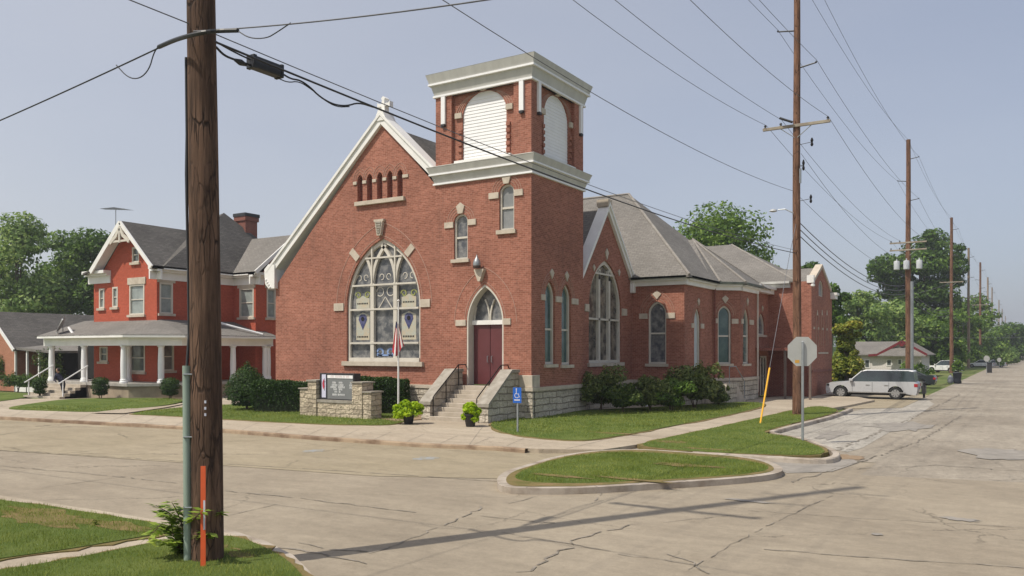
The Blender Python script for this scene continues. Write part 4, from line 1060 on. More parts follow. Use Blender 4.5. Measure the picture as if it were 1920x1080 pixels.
def ribbon(pts, w, closed=False):
    """offset polyline on the right-hand side by w"""
    n = len(pts); out = []
    for i in range(n):
        a = pts[(i - 1) % n] if closed or i > 0 else pts[0]; b = pts[(i + 1) % n] if closed or i < n - 1 else pts[-1]
        dx, dy = b[0] - a[0], b[1] - a[1]; l = math.hypot(dx, dy) or 1
        out.append((pts[i][0] + dy / l * w, pts[i][1] - dx / l * w))
    return out
def kerb(name, pts, mat, w=.16, z1=ZL + .01, z0=-.4, closed=False, jit=.012, seed=1):
    r = random.Random(seed)
    # resample so that the edge can be worn and uneven
    q = []
    n = len(pts)
    for i in range(n if closed else n - 1):
        a, b = pts[i], pts[(i + 1) % n]; L_ = math.hypot(b[0] - a[0], b[1] - a[1]); k = max(1, int(L_ / .45))
        for j in range(k): q.append((a[0] + (b[0] - a[0]) * j / k, a[1] + (b[1] - a[1]) * j / k))
    if not closed: q.append(pts[-1])
    A = q; B = ribbon(q, w, closed); m = MB(); n = len(A); o = 0
    V = []
    for a, b in zip(A, B):
        e = r.uniform(-jit, jit); e2 = r.uniform(-jit, jit)
        V += [(a[0], a[1], z0), (a[0], a[1], z1 + e2 * .4), (b[0] - (b[0] - a[0]) * .12, b[1] - (b[1] - a[1]) * .12, z1 + e), (b[0] + e, b[1] + e2, z1 - .03 + e), (b[0] + (b[0] - a[0]) * .15, b[1] + (b[1] - a[1]) * .15, z0)]
    F = []
    for i in range(n if closed else n - 1):
        j = (i + 1) % n
        for k in range(4): F.append((5 * i + k, 5 * i + k + 1, 5 * j + k + 1, 5 * j + k))
    m.add(V, F)
    return struct(m.build(name, mat))

big_ = [(-900, -300), (900, -300), (900, 1500), (-900, 1500)]
sheet('ground', big_, 'field', z=-.26)
# the two roads
sheet('front_road', [(-160, 7.4), (-3.2, 7.4), (-3.2, 22.5), (-10, 20.2), (-19, 19.4), (-36, 18.3), (-160, 12)], 'road', z=ZR)
sheet('side_street', [(-3.2, -40), (9, -40), (9, 700), (-5.3, 700), (-5.3, 46), (-7.2, 46), (-7.4, 22.5), (-3.2, 22.5)], 'street', z=ZR)
sheet('road_shoulder', [(-9.5, -40), (-3.2, -40), (-3.2, 7.4), (-9.5, 7.4)], 'street', z=ZR)
sheet('worn_lane', smooth([onZ(*p, ZR) for p in ((1440, 812), (1500, 822), (1560, 842), (1600, 850), (1660, 815), (1720, 780), (1760, 752), (1690, 748), (1600, 772), (1520, 792))], 1), 'wornlane', z=ZR + .006)
# crossing slab of concrete in front of the camera
sheet('crossing_concrete', [onZ(300, 1500, ZR), onZ(2400, 1500, ZR), onZ(2600, 960, ZR), onZ(1920, 905, ZR), onZ(1480, 885, ZR), onZ(1300, 880, ZR), onZ(940, 912, ZR), onZ(400, 912, ZR), onZ(300, 1000, ZR)], 'road', z=ZR + .004)
park = gp([(-300, 782), (0, 784), (350, 802), (600, 821), (800, 834), (940, 840), (1120, 846), (1040, 862), (975, 880), (935, 898), (700, 893), (400, 872), (0, 845), (-400, 822)], ZR)
sheet('parking_strip', park, 'parking', z=ZR + .008)
sheet('crossing_path', gp([(1118, 845), (1190, 836), (1350, 851), (1500, 860), (1590, 856), (1610, 868), (1560, 885), (1475, 888), (1400, 858), (1280, 849)], ZR), 'patch', z=ZR + .012)
# joints and long cracks as photographed
jl = MB()
def joint(pts, w_=.03, wob=.05, seed=0, z=ZR + .014, sink=None):
    r = random.Random(seed + int(pts[0][0])); P = gp(pts, ZR); q = []
    for i in range(len(P) - 1):
        a, b = P[i], P[i + 1]; L_ = math.hypot(b[0] - a[0], b[1] - a[1]); k = max(2, int(L_ / .18))
        for j in range(k): q.append((a[0] + (b[0] - a[0]) * j / k + r.gauss(0, wob * .3), a[1] + (b[1] - a[1]) * j / k + r.gauss(0, wob * .3)))
    q.append(P[-1]); n = len(q)
    for i in range(n - 1):
        if r.random() < .12: continue
        a, b = q[i], q[i + 1]; dx, dy = b[0] - a[0], b[1] - a[1]; l = math.hypot(dx, dy) or 1; ww = w_ * r.uniform(.35, 1.1) / 2
        jl.add([(a[0] - dy / l * ww, a[1] + dx / l * ww, z), (a[0] + dy / l * ww, a[1] - dx / l * ww, z), (b[0] + dy / l * ww, b[1] - dx / l * ww, z), (b[0] - dy / l * ww, b[1] + dx / l * ww, z)], [(0, 1, 2, 3)])
joint([(-100, 838), (0, 845), (350, 866), (640, 884), (960, 905)], .035, .04)
joint([(0, 874), (160, 888), (330, 906)], .03, .05); joint([(420, 921), (560, 935), (700, 952), (780, 962)], .035, .08)
joint([(60, 917), (200, 898), (290, 888)], .03, .03); joint([(430, 967), (520, 946)], .025, .03)
joint([(900, 968), (1000, 978), (1060, 984)], .03, .05); joint([(690, 1040), (760, 1015), (880, 965), (900, 950)], .035, .14)
joint([(980, 1080), (1040, 1040), (1100, 1006), (1180, 985)], .05, .2); joint([(1180, 985), (1300, 975), (1420, 962)], .02, .1)
joint([(1430, 1030), (1600, 1045), (1800, 1058), (1920, 1066)], .03, .06); joint([(1400, 958), (1600, 972), (1920, 990)], .02, .05)
joint([(940, 1000), (1020, 1012), (1160, 1040), (1300, 1060)], .02, .15); joint([(1560, 930), (1420, 995), (1290, 1070)], .02, .05)
joint([(955, 945), (1010, 930)], .03, .06); joint([(1115, 940), (1135, 920)], .03, .06); joint([(560, 862), (600, 858), (640, 862)], .02, .1)
joint([(1600, 880), (1750, 872), (1920, 884)], .04, .2); joint([(1480, 905), (1600, 870), (1720, 830), (1800, 780)], .05, .12)
joint([(1550, 850), (1640, 815), (1740, 770), (1800, 740)], .06, .2); joint([(470, 1018), (560, 1032), (640, 1048), (700, 1062)], .05, .15)
joint([(560, 1018), (620, 1030), (690, 1036)], .03, .2); joint([(1330, 1078), (1290, 1050), (1250, 1040)], .03, .1)
o = jl.build('road_cracks', 'tar'); struct(o)
# potholes, patches and crumbled edges
def patchy(name, cx, cy, rx, ry, mat, seed, z=ZR + .016, n=22):
    r = random.Random(seed); c = onZ(cx, cy, ZR)
    P = [(c[0] + rx * math.cos(2 * math.pi * i / n) * r.uniform(.55, 1.1), c[1] + ry * math.sin(2 * math.pi * i / n) * r.uniform(.55, 1.1)) for i in range(n)]
    return sheet(name, P, mat, z=z)
patchy('road_patch', 1800, 975, .35, .2, 'patch', 1); patchy('road_patch', 1400, 940, .55, .12, 'patch', 2); patchy('road_patch', 1645, 1003, .0 + .1, .1, 'patch', 3)
patchy('road_patch', 1592, 858, .5, .6, 'soil', 4); patchy('road_patch', 1870, 850, 1.0, 1.6, 'patch', 5); None
None; None; patchy('road_patch', 1690, 800, 1.2, 2.5, 'patch', 10)
patchy('road_patch', 1560, 815, .5, 2.0, 'patch', 11); None; None
# blue handicap paint worn off the parking strip
M['paintblue'] = pm('worn_blue_paint', (.275, .29, .30), (.27, .25, .2), rough=.9, scale=5, lo=.42, hi=.52)
patchy('parking_marking', 800, 860, .35, .5, 'paintblue', 21, z=ZR + .012); patchy('parking_marking', 590, 846, .3, .4, 'paintblue', 22, z=ZR + .012)

# ---- pavement in front of and beside the church
pv = gp([(-420, 760), (-420, 776), (0, 781), (350, 799), (600, 818), (800, 831), (940, 837), (1010, 842), (1130, 843), (1190, 834), (1300, 815), (1440, 785), (1590, 760), (1640, 750), (1560, 735), (1440, 745), (1300, 740), (1000, 740), (700, 740), (300, 745), (0, 748)], ZL)
block('pavement', pv, 'concrete', ZL)
kp = gp([(-420, 776), (0, 781), (350, 799), (600, 818), (800, 831), (940, 837), (990, 841)], ZL)
kerb('pavement_kerb', kp, 'kerb_rust', w=.15, z1=ZL + .006, seed=3, jit=.016)
# joints across the pavement
pj = MB()
def pjoint(p, q, w_=.018, z=ZL + .004):
    a, b = onZ(*p, ZL), onZ(*q, ZL); dx, dy = b[0] - a[0], b[1] - a[1]; l = math.hypot(dx, dy); w2 = w_ / 2
    pj.add([(a[0] - dy / l * w2, a[1] + dx / l * w2, z), (a[0] + dy / l * w2, a[1] - dx / l * w2, z), (b[0] + dy / l * w2, b[1] - dx / l * w2, z), (b[0] - dy / l * w2, b[1] + dx / l * w2, z)], [(0, 1, 2, 3)])
for x in range(20, 980, 62): 
    y0_ = np.interp(x, [0, 350, 600, 800, 940], [781, 799, 818, 831, 837]); pjoint((x, y0_ - 1), (x + 32, y0_ - 15))
pjoint((800, 812), (1000, 826)); pjoint((905, 800), (880, 834)); pjoint((1130, 826), (1060, 842))
for px, py in ((1180, 812), (1240, 800), (1300, 788), (1350, 778), (1395, 770)): pjoint((px, py), (px + 55, py + 10 - (px - 1180) * .02))
struct(pj.build('pavement_joints', 'tar'))
ramp = gp([(1440, 812 - 22), (1590, 762), (1600, 770), (1760, 742), (1700, 733), (1560, 735), (1450, 752)], ZR)
sheet('driveway', [(-11.2, 44.5), (-7.3, 42.5), (-5.2, 44.5), (-5.2, 58), (-7, 60.5), (-12.5, 60.5), (-12.5, 50)], 'parking', z=ZR + .02)

# ---- lawns
LAWNS = []
def lawn(name, pxs, z, zback=None, k=2, mat='lawn', density=400, hb=.05, wb=.012, lift=.0, z0=-.5):
    """raised turf bed; zback = list of z per corner"""
    P = []
    for i, (px, py) in enumerate(pxs):
        zz = (zback[i] if zback else z); x, y = onZ(px, py, zz); P.append((x, y, zz))
    P = smooth(P, k)
    o = block(name, P, mat, z, z0=z0); LAWNS.append((P, density, hb, wb))
    if density > 150:
        r = random.Random(len(LAWNS)); Q = ribbon(P, .1, True)
        ar = lambda K: abs(sum(K[i][0] * K[(i + 1) % len(K)][1] - K[(i + 1) % len(K)][0] * K[i][1] for i in range(len(K))))
        sg = 1 if ar(Q) > ar(P) else -1
        Q = []
        for k in range(len(P)):
            q = ribbon(P, sg * r.uniform(.0, .17), True)[k]; Q.append((q[0], q[1], P[k][2] - .012))
        block('turf_edge', Q, 'dry', z, z0=z0)
    return P
lz = ZL + .03
la = lawn('corner_lawn', [(1192, 834), (1240, 822), (1300, 810), (1370, 795), (1440, 779), (1490, 768), (1535, 760), (1578, 768), (1545, 780), (1490, 792), (1440, 805), (1428, 811), (1480, 818), (1525, 832), (1552, 846), (1530, 853), (1470, 852), (1400, 850), (1330, 847), (1260, 842)], lz, density=520, hb=.045)
ke = smooth(gp([(1592, 766), (1560, 779), (1510, 791), (1455, 805), (1436, 811), (1490, 820), (1530, 832), (1560, 846), (1563, 856), (1540, 861), (1480, 858), (1380, 852), (1300, 848)], ZL), 2, False)
kerb('corner_kerb', ke[::-1], 'kerb', w=.17, z1=ZL + .02, seed=5)
isl = [(962, 898), (972, 884), (1035, 862), (1110, 849), (1200, 847), (1290, 853), (1380, 860), (1425, 868), (1445, 876), (1430, 884), (1370, 891), (1240, 899), (1100, 906), (1010, 905)]
lawn('island_turf', isl, ZL + .02, density=1300, hb=.05, wb=.011)
ki = smooth(gp([(929, 899), (946, 884), (990, 871), (1040, 856), (1110, 845), (1200, 842), (1290, 848), (1385, 855), (1445, 865), (1474, 881), (1450, 891), (1370, 899), (1240, 907), (1100, 916), (990, 917), (938, 914)], ZL), 2)
block('island_kerb', ki, 'kerb', ZL + .012)
cxi = sum(p[0] for p in ki) / len(ki); cyi = sum(p[1] for p in ki) / len(ki)
def inset(P, d):
    out = ribbon(P, d, True); 
    return out if pip_area(out) < pip_area(P) else ribbon(P, -d, True)
def pip_area(P): return abs(sum(P[i][0] * P[(i + 1) % len(P)][1] - P[(i + 1) % len(P)][0] * P[i][1] for i in range(len(P)))) / 2
sheet('island_soil', inset(ki, .19), 'dry', z=ZL + .017)
mkj = MB()
for i in range(0, len(ki), 5):
    p = ki[i]; q = inset(ki, .19)[i]; dx, dy = q[0] - p[0], q[1] - p[1]; l = math.hypot(dx, dy); a_, b_ = -dy / l * .008, dx / l * .008
    mkj.add([(p[0] - a_, p[1] - b_, ZL + .016), (p[0] + a_, p[1] + b_, ZL + .016), (q[0] + a_, q[1] + b_, ZL + .016), (q[0] - a_, q[1] - b_, ZL + .016)], [(0, 1, 2, 3)])
struct(mkj.build('kerb_joints', 'tar'))
M['kerbwhite'] = pm('whitewashed_kerb', (.66, .64, .6), (.5, .46, .4), rough=.9, scale=4)
ch = lawn('church_side_lawn', [(925, 803), (918, 792), (960, 782), (1000, 776), (1100, 768), (1250, 762), (1400, 752), (1440, 757), (1410, 768), (1330, 785), (1240, 802), (1160, 817), (1100, 826), (1040, 823), (960, 815)], lz,
          zback=[lz, lz, -.02, .02, .03, .03, .03, -.03, lz, lz, lz, lz, lz, lz, lz], density=260, hb=.055, wb=.02)
lawn('church_front_lawn', [(228, 776), (330, 764), (440, 757), (560, 757), (700, 757), (790, 775), (770, 785), (742, 795), (700, 797), (560, 793), (400, 784), (300, 778)], lz,
     zback=[lz, lz, 0, 0, 0, 0, lz, lz, lz, lz, lz, lz], density=220, hb=.055, wb=.022)
lawn('house_lawn', [(0, 766), (60, 756), (130, 747), (260, 745), (350, 748), (330, 757), (240, 768), (180, 772), (80, 769)], lz, zback=[lz, 0, .0, .0, .0, 0, lz, lz, lz], density=90, hb=.06, wb=.035)
lawn('far_left_lawn', [(-420, 764), (-420, 740), (0, 736), (60, 738), (50, 745), (0, 752), (-100, 760)], lz, density=20, hb=.06, wb=.04)
nl = lawn('near_lawn', [(-160, 926), (0, 935), (180, 962), (330, 986), (345, 993), (250, 1008), (120, 1030), (0, 1046), (-160, 1070)], lz, density=1500, hb=.05, wb=.009)
near = lawn('pole_lawn', [(-200, 1098), (0, 1068), (140, 1046), (300, 1014), (372, 1003), (440, 1004), (490, 1022), (535, 1046), (560, 1070), (590, 1110), (640, 1200), (640, 1500), (-200, 1500)], lz, density=2000, hb=.05, wb=.008)
nb = gp([(-300, 915), (0, 929), (180, 956), (340, 982), (430, 995), (500, 1016), (550, 1042), (580, 1072), (620, 1120), (680, 1220), (720, 1500), (-300, 1500)], ZL)
block('corner_pavement', nb, 'concrete', ZL)
kerb('near_kerb', gp([(400, 990), (440, 996), (500, 1016), (550, 1042), (580, 1072), (620, 1120), (680, 1220), (720, 1500)], ZL)[::-1], 'kerb', w=-.14, z1=ZL + .008, seed=9)
# paths to the houses
sheet('house_path', gp([(170, 774), (232, 775), (310, 764), (352, 756), (318, 756), (250, 764)], ZL + .04), 'concrete', z=ZL + .045)
block('bed_soil', gp([(714, 785), (742, 790), (790, 786), (806, 778), (786, 768), (714, 772)], ZL + .03), 'soil', ZL + .035)
# dry patches in turf (own shape, lying on the lawn)
def drypatch(px, py, rx, ry, seed, z=lz + .004):
    r = random.Random(seed); c = onZ(px, py, z); n = 26
    P = smooth([(c[0] + rx * math.cos(2 * math.pi * i / n) * r.uniform(.5, 1.15), c[1] + ry * math.sin(2 * math.pi * i / n) * r.uniform(.5, 1.15)) for i in range(n)], 1)
    return sheet('dry_patch', P, 'dry', z=z)
for a in ((80, 968, 1.6, .5, 1), (225, 985, .9, .22, 2), (400, 1035, .5, .4, 3), (455, 1040, .3, .15, 4), (1290, 872, .9, .3, 5), (1050, 892, .8, .15, 6), (1180, 898, 1.1, .15, 7), (1150, 812, 1.2, .2, 8), (1330, 842, 1.0, .18, 9), (1260, 828, .5, .4, 10)): drypatch(*a)

def pip(px, py, P):
    n = len(P); ins = np.zeros(len(px), bool); j = n - 1
    for i in range(n):
        xi, yi = P[i][0], P[i][1]; xj, yj = P[j][0], P[j][1]
        if yi != yj:
            c = ((yi > py) != (yj > py)) & (px < (xj - xi) * (py - yi) / (yj - yi) + xi); ins ^= c
        j = i
    return ins
def npmesh(name, V, nper, mat, parent=None, loc=(0, 0, 0)):
    """V (count*nper,3): separate polygons of nper corners"""
    me = bpy.data.meshes.new(name); nv = len(V); nf = nv // nper
    me.vertices.add(nv); me.vertices.foreach_set('co', np.ascontiguousarray(V - np.array(loc), dtype=np.float32).ravel())
    me.loops.add(nv); me.loops.foreach_set('vertex_index', np.arange(nv, dtype=np.int32))
    me.polygons.add(nf); me.polygons.foreach_set('loop_start', np.arange(0, nv, nper, dtype=np.int32))
    try: me.polygons.foreach_set('loop_total', np.full(nf, nper, dtype=np.int32))
    except Exception: pass
    me.update(calc_edges=True); me.validate()
    me.materials.append(M[mat] if isinstance(mat, str) else mat)
    o = bpy.data.objects.new(name, me); COL.objects.link(o)
    if parent: o.parent = parent
    return o
rg_ = np.random.default_rng(3)
GV = []
for P, dens, hb, wb in LAWNS:
    A = np.array(P); x0, y0 = A[:, 0].min(), A[:, 1].min(); x1, y1 = A[:, 0].max(), A[:, 1].max()
    y0 = max(y0, 3.0); x0 = max(x0, -40)
    if x1 <= x0 or y1 <= y0: continue
    n = int((x1 - x0) * (y1 - y0) * dens); x = rg_.uniform(x0, x1, n); y = rg_.uniform(y0, y1, n)
    dep = -x * SY_ + y * CY_; ok = pip(x, y, P) & (dep > 5)
    clump = np.sin(x * 2.1 + 3 * np.sin(y * 1.3)) * np.sin(y * 2.7 + 2 * np.sin(x * 1.7))
    ok &= rg_.uniform(0, 1, n) < .72 + .28 * clump
    x, y, clump = x[ok], y[ok], clump[ok]; n = len(x)
    # height of the bed: nearest outline point's z is close enough on these gentle beds
    yz = A[:, 1]; z = np.full(n, float(np.median(A[:, 2])))
    if A[:, 2].max() - A[:, 2].min() > .02:
        # fit a plane
        C_ = np.c_[A[:, 0], A[:, 1], np.ones(len(A))]; sol, *_ = np.linalg.lstsq(C_, A[:, 2], rcond=None); z = x * sol[0] + y * sol[1] + sol[2]
    th_ = rg_.uniform(0, 2 * math.pi, n); h = hb * rg_.uniform(.45, 1.25, n) * (1 + .25 * clump); w2 = wb * rg_.uniform(.6, 1.3, n) / 2
    lx, ly = rg_.normal(0, .45, n) * h, rg_.normal(0, .45, n) * h
    a = np.c_[x - np.cos(th_) * w2, y - np.sin(th_) * w2, z - .01]; b = np.c_[x + np.cos(th_) * w2, y + np.sin(th_) * w2, z - .01]; c = np.c_[x + lx, y + ly, z + h]
    GV.append(np.stack([a, b, c], 1).reshape(-1, 3))
o = npmesh('grass', np.concatenate(GV), 3, 'blade'); tag(o, None, None, kind='stuff'); o['label'] = 'short mown green grass on the verges, island and lawns'

# ================================================================ POLES AND WIRES
P0 = onZ(389, 1050, ZL); P1 = onZ(1494, 778, ZL)
D1 = P1[1] * CY_ - P1[0] * SY_
def pole(name_label, base, H, r0, r1, mat, lean=(0, 0), ztag=None, group='wooden utility poles along the street', zb=-.3):
    t = thing('utility_pole', (base[0], base[1], 0), name_label, 'utility pole', group)
    m = MB(); n = 10; pts = []; rr = []
    for i in range(n + 1):
        k = i / n; pts.append((base[0] + lean[0] * k + .015 * math.sin(k * 9), base[1] + lean[1] * k, zb + (H - zb) * k)); rr.append(r0 + (r1 - r0) * k)
    m.tube(pts, rr, 18); m.build('shaft', mat, t, smooth=True)
    return t
lean0 = (-.30, -.02)
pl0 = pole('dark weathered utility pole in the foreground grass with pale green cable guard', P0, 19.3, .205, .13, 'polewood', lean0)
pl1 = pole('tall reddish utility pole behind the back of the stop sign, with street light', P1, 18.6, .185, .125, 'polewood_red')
def crossarm(t, x, y, z, L_=2.75, off=0, brace=True, mat='armwood'):
    a = MB().box(x - L_ / 2 + off, y - .05 - .15, z - .06, x + L_ / 2 + off, y + .05 - .15, z + .06).build('crossarm', mat, t, bevel=.008)
    if brace: MB().tube([(x + .65, y - .16, z - .04), (x + .05, y - .12, z - .5)], .018, 6).tube([(x - .65, y - .16, z - .04), (x - .05, y - .12, z - .5)], .018, 6).build('brace', 'galv', a)
    for u in (-L_ / 2 + .1, L_ / 2 - .1, -L_ / 2 + .75): MB().lathe((x + u + off, y - .15, z + .06), [(.015, 0), (.05, .02), (.035, .06), (.06, .09), (.03, .14)], 10).build('insulator', 'cable', a)
    return a
def standoff(t, x, y, z, s_):
    MB().tube([(x + s_ * .1, y, z), (x + s_ * .78, y, z + .1)], [.035, .03], 8).lathe((x + s_ * .78, y, z + .08), [(.02, 0), (.05, .03), (.02, .09)], 8).build('bracket', 'cable', t)
    return (x + s_ * .78, y, z + .17)
zA = zat(57, D1); zBk = zat(128, D1); zTop = 17.9; zX = zat(237, D1); zN = zat(358, D1); zT = zat(475, D1)
for t, b in ((pl0, P0), (pl1, P1)):
    standoff(t, b[0], b[1], zTop - .2, 1); standoff(t, b[0], b[1], zA, -1); standoff(t, b[0], b[1], zBk, 1)
crossarm(pl0, P0[0] + lean0[0] * .65, P0[1], zX); crossarm(pl1, P1[0], P1[1] + .0, zX)
# gear on the street pole
x, y = P1
g = MB(); g.tube([(x - .1, y - .3, zX + .12), (x - .5, y - .35, zX + .3), (x - .62, y - .36, zX + .36)], .05, 8); g.build('dead_end_clamp', 'cable', pl1)
def gear(px, py, w_, h_, nm):
    u = (px - 1494) / 47.0; z = zat(py, D1)
    MB().tube([(x + .1, y - .1, z - .05), (x + u, y - .12, z)], .012, 6).lathe((x + u, y - .12, z - h_ / 2), [(w_ * .15, 0), (w_ * .3, h_ * .2), (w_ * .16, h_ * .45), (w_ * .3, h_ * .7), (w_ * .1, h_)], 8).build(nm, 'iron', pl1)
gear(1524, 271, .22, .35, 'cutout_fuse'); gear(1508, 312, .2, .45, 'cutout_fuse'); gear(1522, 376, .2, .35, 'cutout_fuse')
MB().tube([(x + .17, y - .12, zat(345, D1)), (x + .17, y - .12, zat(318, D1))], .045, 8).build('riser_box', 'galv', pl1)
sl_ = MB().tube([(x - .1, y - .1, zat(400, D1)), (x - .45, y - .1, zat(391, D1)), (x - .75, y - .1, zat(391, D1))], .025, 8).build('lamp_arm', 'galv', pl1)
MB().lathe((x - .95, y - .1, zat(391, D1) - .05), [(.06, -.03), (.17, 0), (.15, .06), (.05, .1)], 12).build('lamp_head', 'housegreen', sl_, smooth=True)
m = MB()
for k in range(3): m.box(x - .02 + .0, y - .19 - .004, 1.2 + k * .14, x + .05, y - .185, 1.28 + k * .14)
# foreground pole: guard, straps, cable, tag
zg = zat(686, P0[1] * CY_ - P0[0] * SY_ - .2)
gx, gy = onZ(352, 1050, ZL)
r = MB(); rightv = (CY_, SY_)
gx, gy = P0[0] - CY_ * .213 + SY_ * .10, P0[1] - SY_ * .213 - CY_ * .10
r.tube([(gx, gy, -.2), (gx - .03, gy, zg)], .05, 14); gd = r.build('cable_guard', 'conduit', pl0, smooth=True)
st2 = MB()
for zz in (.6, 1.5, 2.3): st2.tube([(gx - .07, gy + .02, zz), (gx, gy - .06, zz), (gx + .07, gy + .02, zz)], .012, 6)
st2.build('straps', 'galv', gd)
rc_ = lambda z, q=.0: (P0[0] + lean0[0] * z / 18.2 - CY_ * (.197 + q) + SY_ * .03, P0[1] - SY_ * (.197 + q) - CY_ * .03, z)
MB().tube([(gx - .03, gy, zg - .1), rc_(zg + .4), rc_(3.6), rc_(4.4, .01), rc_(4.9, .005), rc_(5.4), rc_(6.4)], [.018, .018, .018, .018, .026, .018, .018], 8).build('riser_cable', 'cable', pl0)
m = MB(); vx, vy = -SY_ * -1, -CY_          # towards the camera
fx, fy = P0[0] + SY_ * .2 * 0, P0[1]
for k in range(3):
    zz = zat(778 - 12 * k, 10.4); dx_, dy_ = CY_ * (.06) + SY_ * .195, SY_ * (.06) - CY_ * .195
    q = Vector((CY_, SY_, 0)); c = Vector((P0[0] + dx_ - .02, P0[1] + dy_, zz))
    m.add([tuple(c - q * .011 - Vector((0, 0, .017))), tuple(c + q * .011 - Vector((0, 0, .017))), tuple(c + q * .011 + Vector((0, 0, .017))), tuple(c - q * .011 + Vector((0, 0, .017))),
           tuple(c - q * .011 - Vector((0, 0, .017)) - Vector((-SY_, CY_, 0)) * .012 ), tuple(c + q * .011 - Vector((0, 0, .017)) - Vector((-SY_, CY_, 0)) * .012), tuple(c + q * .011 + Vector((0, 0, .017)) - Vector((-SY_, CY_, 0)) * .012), tuple(c - q * .011 + Vector((0, 0, .017)) - Vector((-SY_, CY_, 0)) * .012)],
          [(0, 1, 2, 3), (4, 5, 6, 7), (0, 1, 5, 4), (1, 2, 6, 5), (2, 3, 7, 6), (3, 0, 4, 7)])
m.build('pole_tag', 'tagwhite', pl0)
# far poles
FAR = [(1703, 262, 61.4), (1784, 408, 98), (1816, 465, 127), (1838, 492, 159), (1852, 520, 193), (1860, 533, 232), (1873, 553, 290), (1879, 567, 350), (1885, 576, 420)]
poles = [(P0[0] - .0, P0[1]), P1]
ordn = ['with three grey transformer cans, beyond the silver car', 'standing beside the white car, third along the street from the stop sign', 'fourth in the row along the street, pale yellowish shaft', 'fifth in the row along the street, before the round sign',
        'sixth in the row along the street', 'seventh in the row along the street', 'eighth in the row along the street', 'ninth in the row along the street', 'last tiny one in the row before the road end']
for i, (px, ytop, D) in enumerate(FAR):
    b = atD(px, D); b = (-8.2 - (0 if i else -.0), b[1]) if i < 0 else b
    # the row stands on one line
    bx = P1[0]; rr = ray(px, HY); tY = bx / rr[0] if i < 3 else D; bb = (rr[0] * tY, rr[1] * tY)
    D_ = tY; H = min(20.5, zat(ytop, D_))
    t = pole('utility pole ' + ordn[i], bb, H, .235, .165, 'polewood_grey' if i == 2 else ('polewood_red' if i in (0, 1, 3) else 'polewood_grey'), zb=-.4)
    poles.append(bb); x, y = bb
    crossarm(t, x, y, zX - .6, brace=i < 2)
    if i == 0: crossarm(t, x, y, zX - 1.2)
    standoff(t, x, y, H - 1.6, 1); standoff(t, x, y, H - 3.4, -1); standoff(t, x, y, H - 5.0, 1)
    if i == 0:
        for u in (-.9, -.1, .95):
            MB().lathe((x + u * .9, y - .42, zat(506, D_)), [(.2, 0), (.23, .03), (.23, .66), (.2, .72), (.05, .75), (.04, .9)], 16).build('transformer', 'housegreen', t, smooth=True)
        MB().tube([(x + .28, y - .1, -.2), (x + .28, y - .1, zat(528, D_))], .13, 12).build('conduit_riser', 'galv', t)
PH = {0: 18.3, 1: 18.6}
def wire(label, pts, sags, r=.009, mat='wire', group='overhead wires strung between the utility poles', name='power_line', cat='power line', n=18):
    m = MB(); P = []
    for i in range(len(pts) - 1):
        a, b = Vector(pts[i]), Vector(pts[i + 1])
        s_ = sags[min(i, len(sags) - 1)]
        nn = n if i < 3 else 8
        for k in range(nn):
            q = k / nn; p = a.lerp(b, q); p.z -= 4 * s_ * q * (1 - q); P.append(tuple(p))
    P.append(tuple(pts[-1])); m.tube(P, r, 5)
    o = m.build(name, mat); return tag(o, label, cat, group)
def along(dx, dz_list, n_to=9):
    pts = []
    for i, b in enumerate(poles[:n_to + 2]): pts.append((b[0] + dx, b[1], dz_list[min(i, len(dz_list) - 1)]))
    return pts
hp = [18.2, 18.4] + [min(20.5, zat(y, poles[k + 2][1] * CY_ - poles[k + 2][0] * SY_)) for k, (_, y, _) in enumerate(FAR)]
back = lambda dx, z: [(P0[0] + dx - 1, P0[1] - 30, z)]
wire('highest right hand transmission wire, running off the top of the photograph', back(.8, 18) + along(.8, [zTop + 0, zTop, hp[2] - 1.5] + [h - 1.5 for h in hp[3:]]), [.6, .45, .7, .8])
wire('transmission wire on the left brackets high on the poles', back(-.8, zA + .2) + along(-.8, [zA + .2, zA + .2] + [h - 3.3 for h in hp[2:]]), [.6, .3, .6, .8])
wire('transmission wire on the lower right brackets of the poles', back(.8, zBk + .2) + along(.8, [zBk + .2, zBk + .2] + [h - 4.9 for h in hp[2:]]), [.6, .4, .6, .8])
wire('thin static wire along the very tops of the poles', back(0, 18.4) + along(0.0, [18.2, 18.55] + hp[2:]), [.6, .3, .6, .8], r=.009)
wire('power wire on the right end of the wooden crossarms', along(1.27, [zX + .22, zX + .22] + [zX - .4] * 9), [.65, .7, .8])
wire('power wire on the left end of the wooden crossarms', along(-1.27, [zX + .22, zX + .22] + [zX - .4] * 9), [.65, .7, .8])
wire('power wire on the inner left insulator, tied to a black clamp', along(-.62, [zX + .3, zX + .36] + [zX - .4] * 9), [.5, .7, .8])
wire('neutral wire below the crossarms crossing in front of the belfry', along(-.12, [9.25, zN, zN - .6] + [zN - .6] * 8), [.55, .6, .8])
for k, lb in enumerate(('upper cable of the three running behind the stop sign pole', 'middle cable of the three running behind the stop sign pole', 'lowest cable of the three running behind the stop sign pole')):
    wire(lb, [(P1[0] + .12, P1[1], 8.0 - .28 * k)] + [(b[0] - .2, b[1], 8.0 - .35 * k) for b in poles[2:7]], [.9, .9, .9], r=.02)
wire('wire sagging from the cutout fuse towards the next pole', [(P1[0] + .2, P1[1] - .1, zat(290, D1)), (poles[2][0] - .2, poles[2][1], 10.0)], [.9])
for k, (ya, yb_, D_, lb) in enumerate(((626, 632, 112, 'service wire crossing the street beyond the white car'), (555, 520, 100, 'pale service wire running from the transformer pole to the next pole'))):
    pa, pb_ = ((1600, ya), (1935, yb_)) if k == 0 else ((1640, 565), (1784, 530)); A1, B1 = atD(pa[0], D_), atD(pb_[0], D_)
    wire(lb, [(*A1, zat(pa[1], D_)), (*B1, zat(pb_[1], D_))], [.3], r=.02)
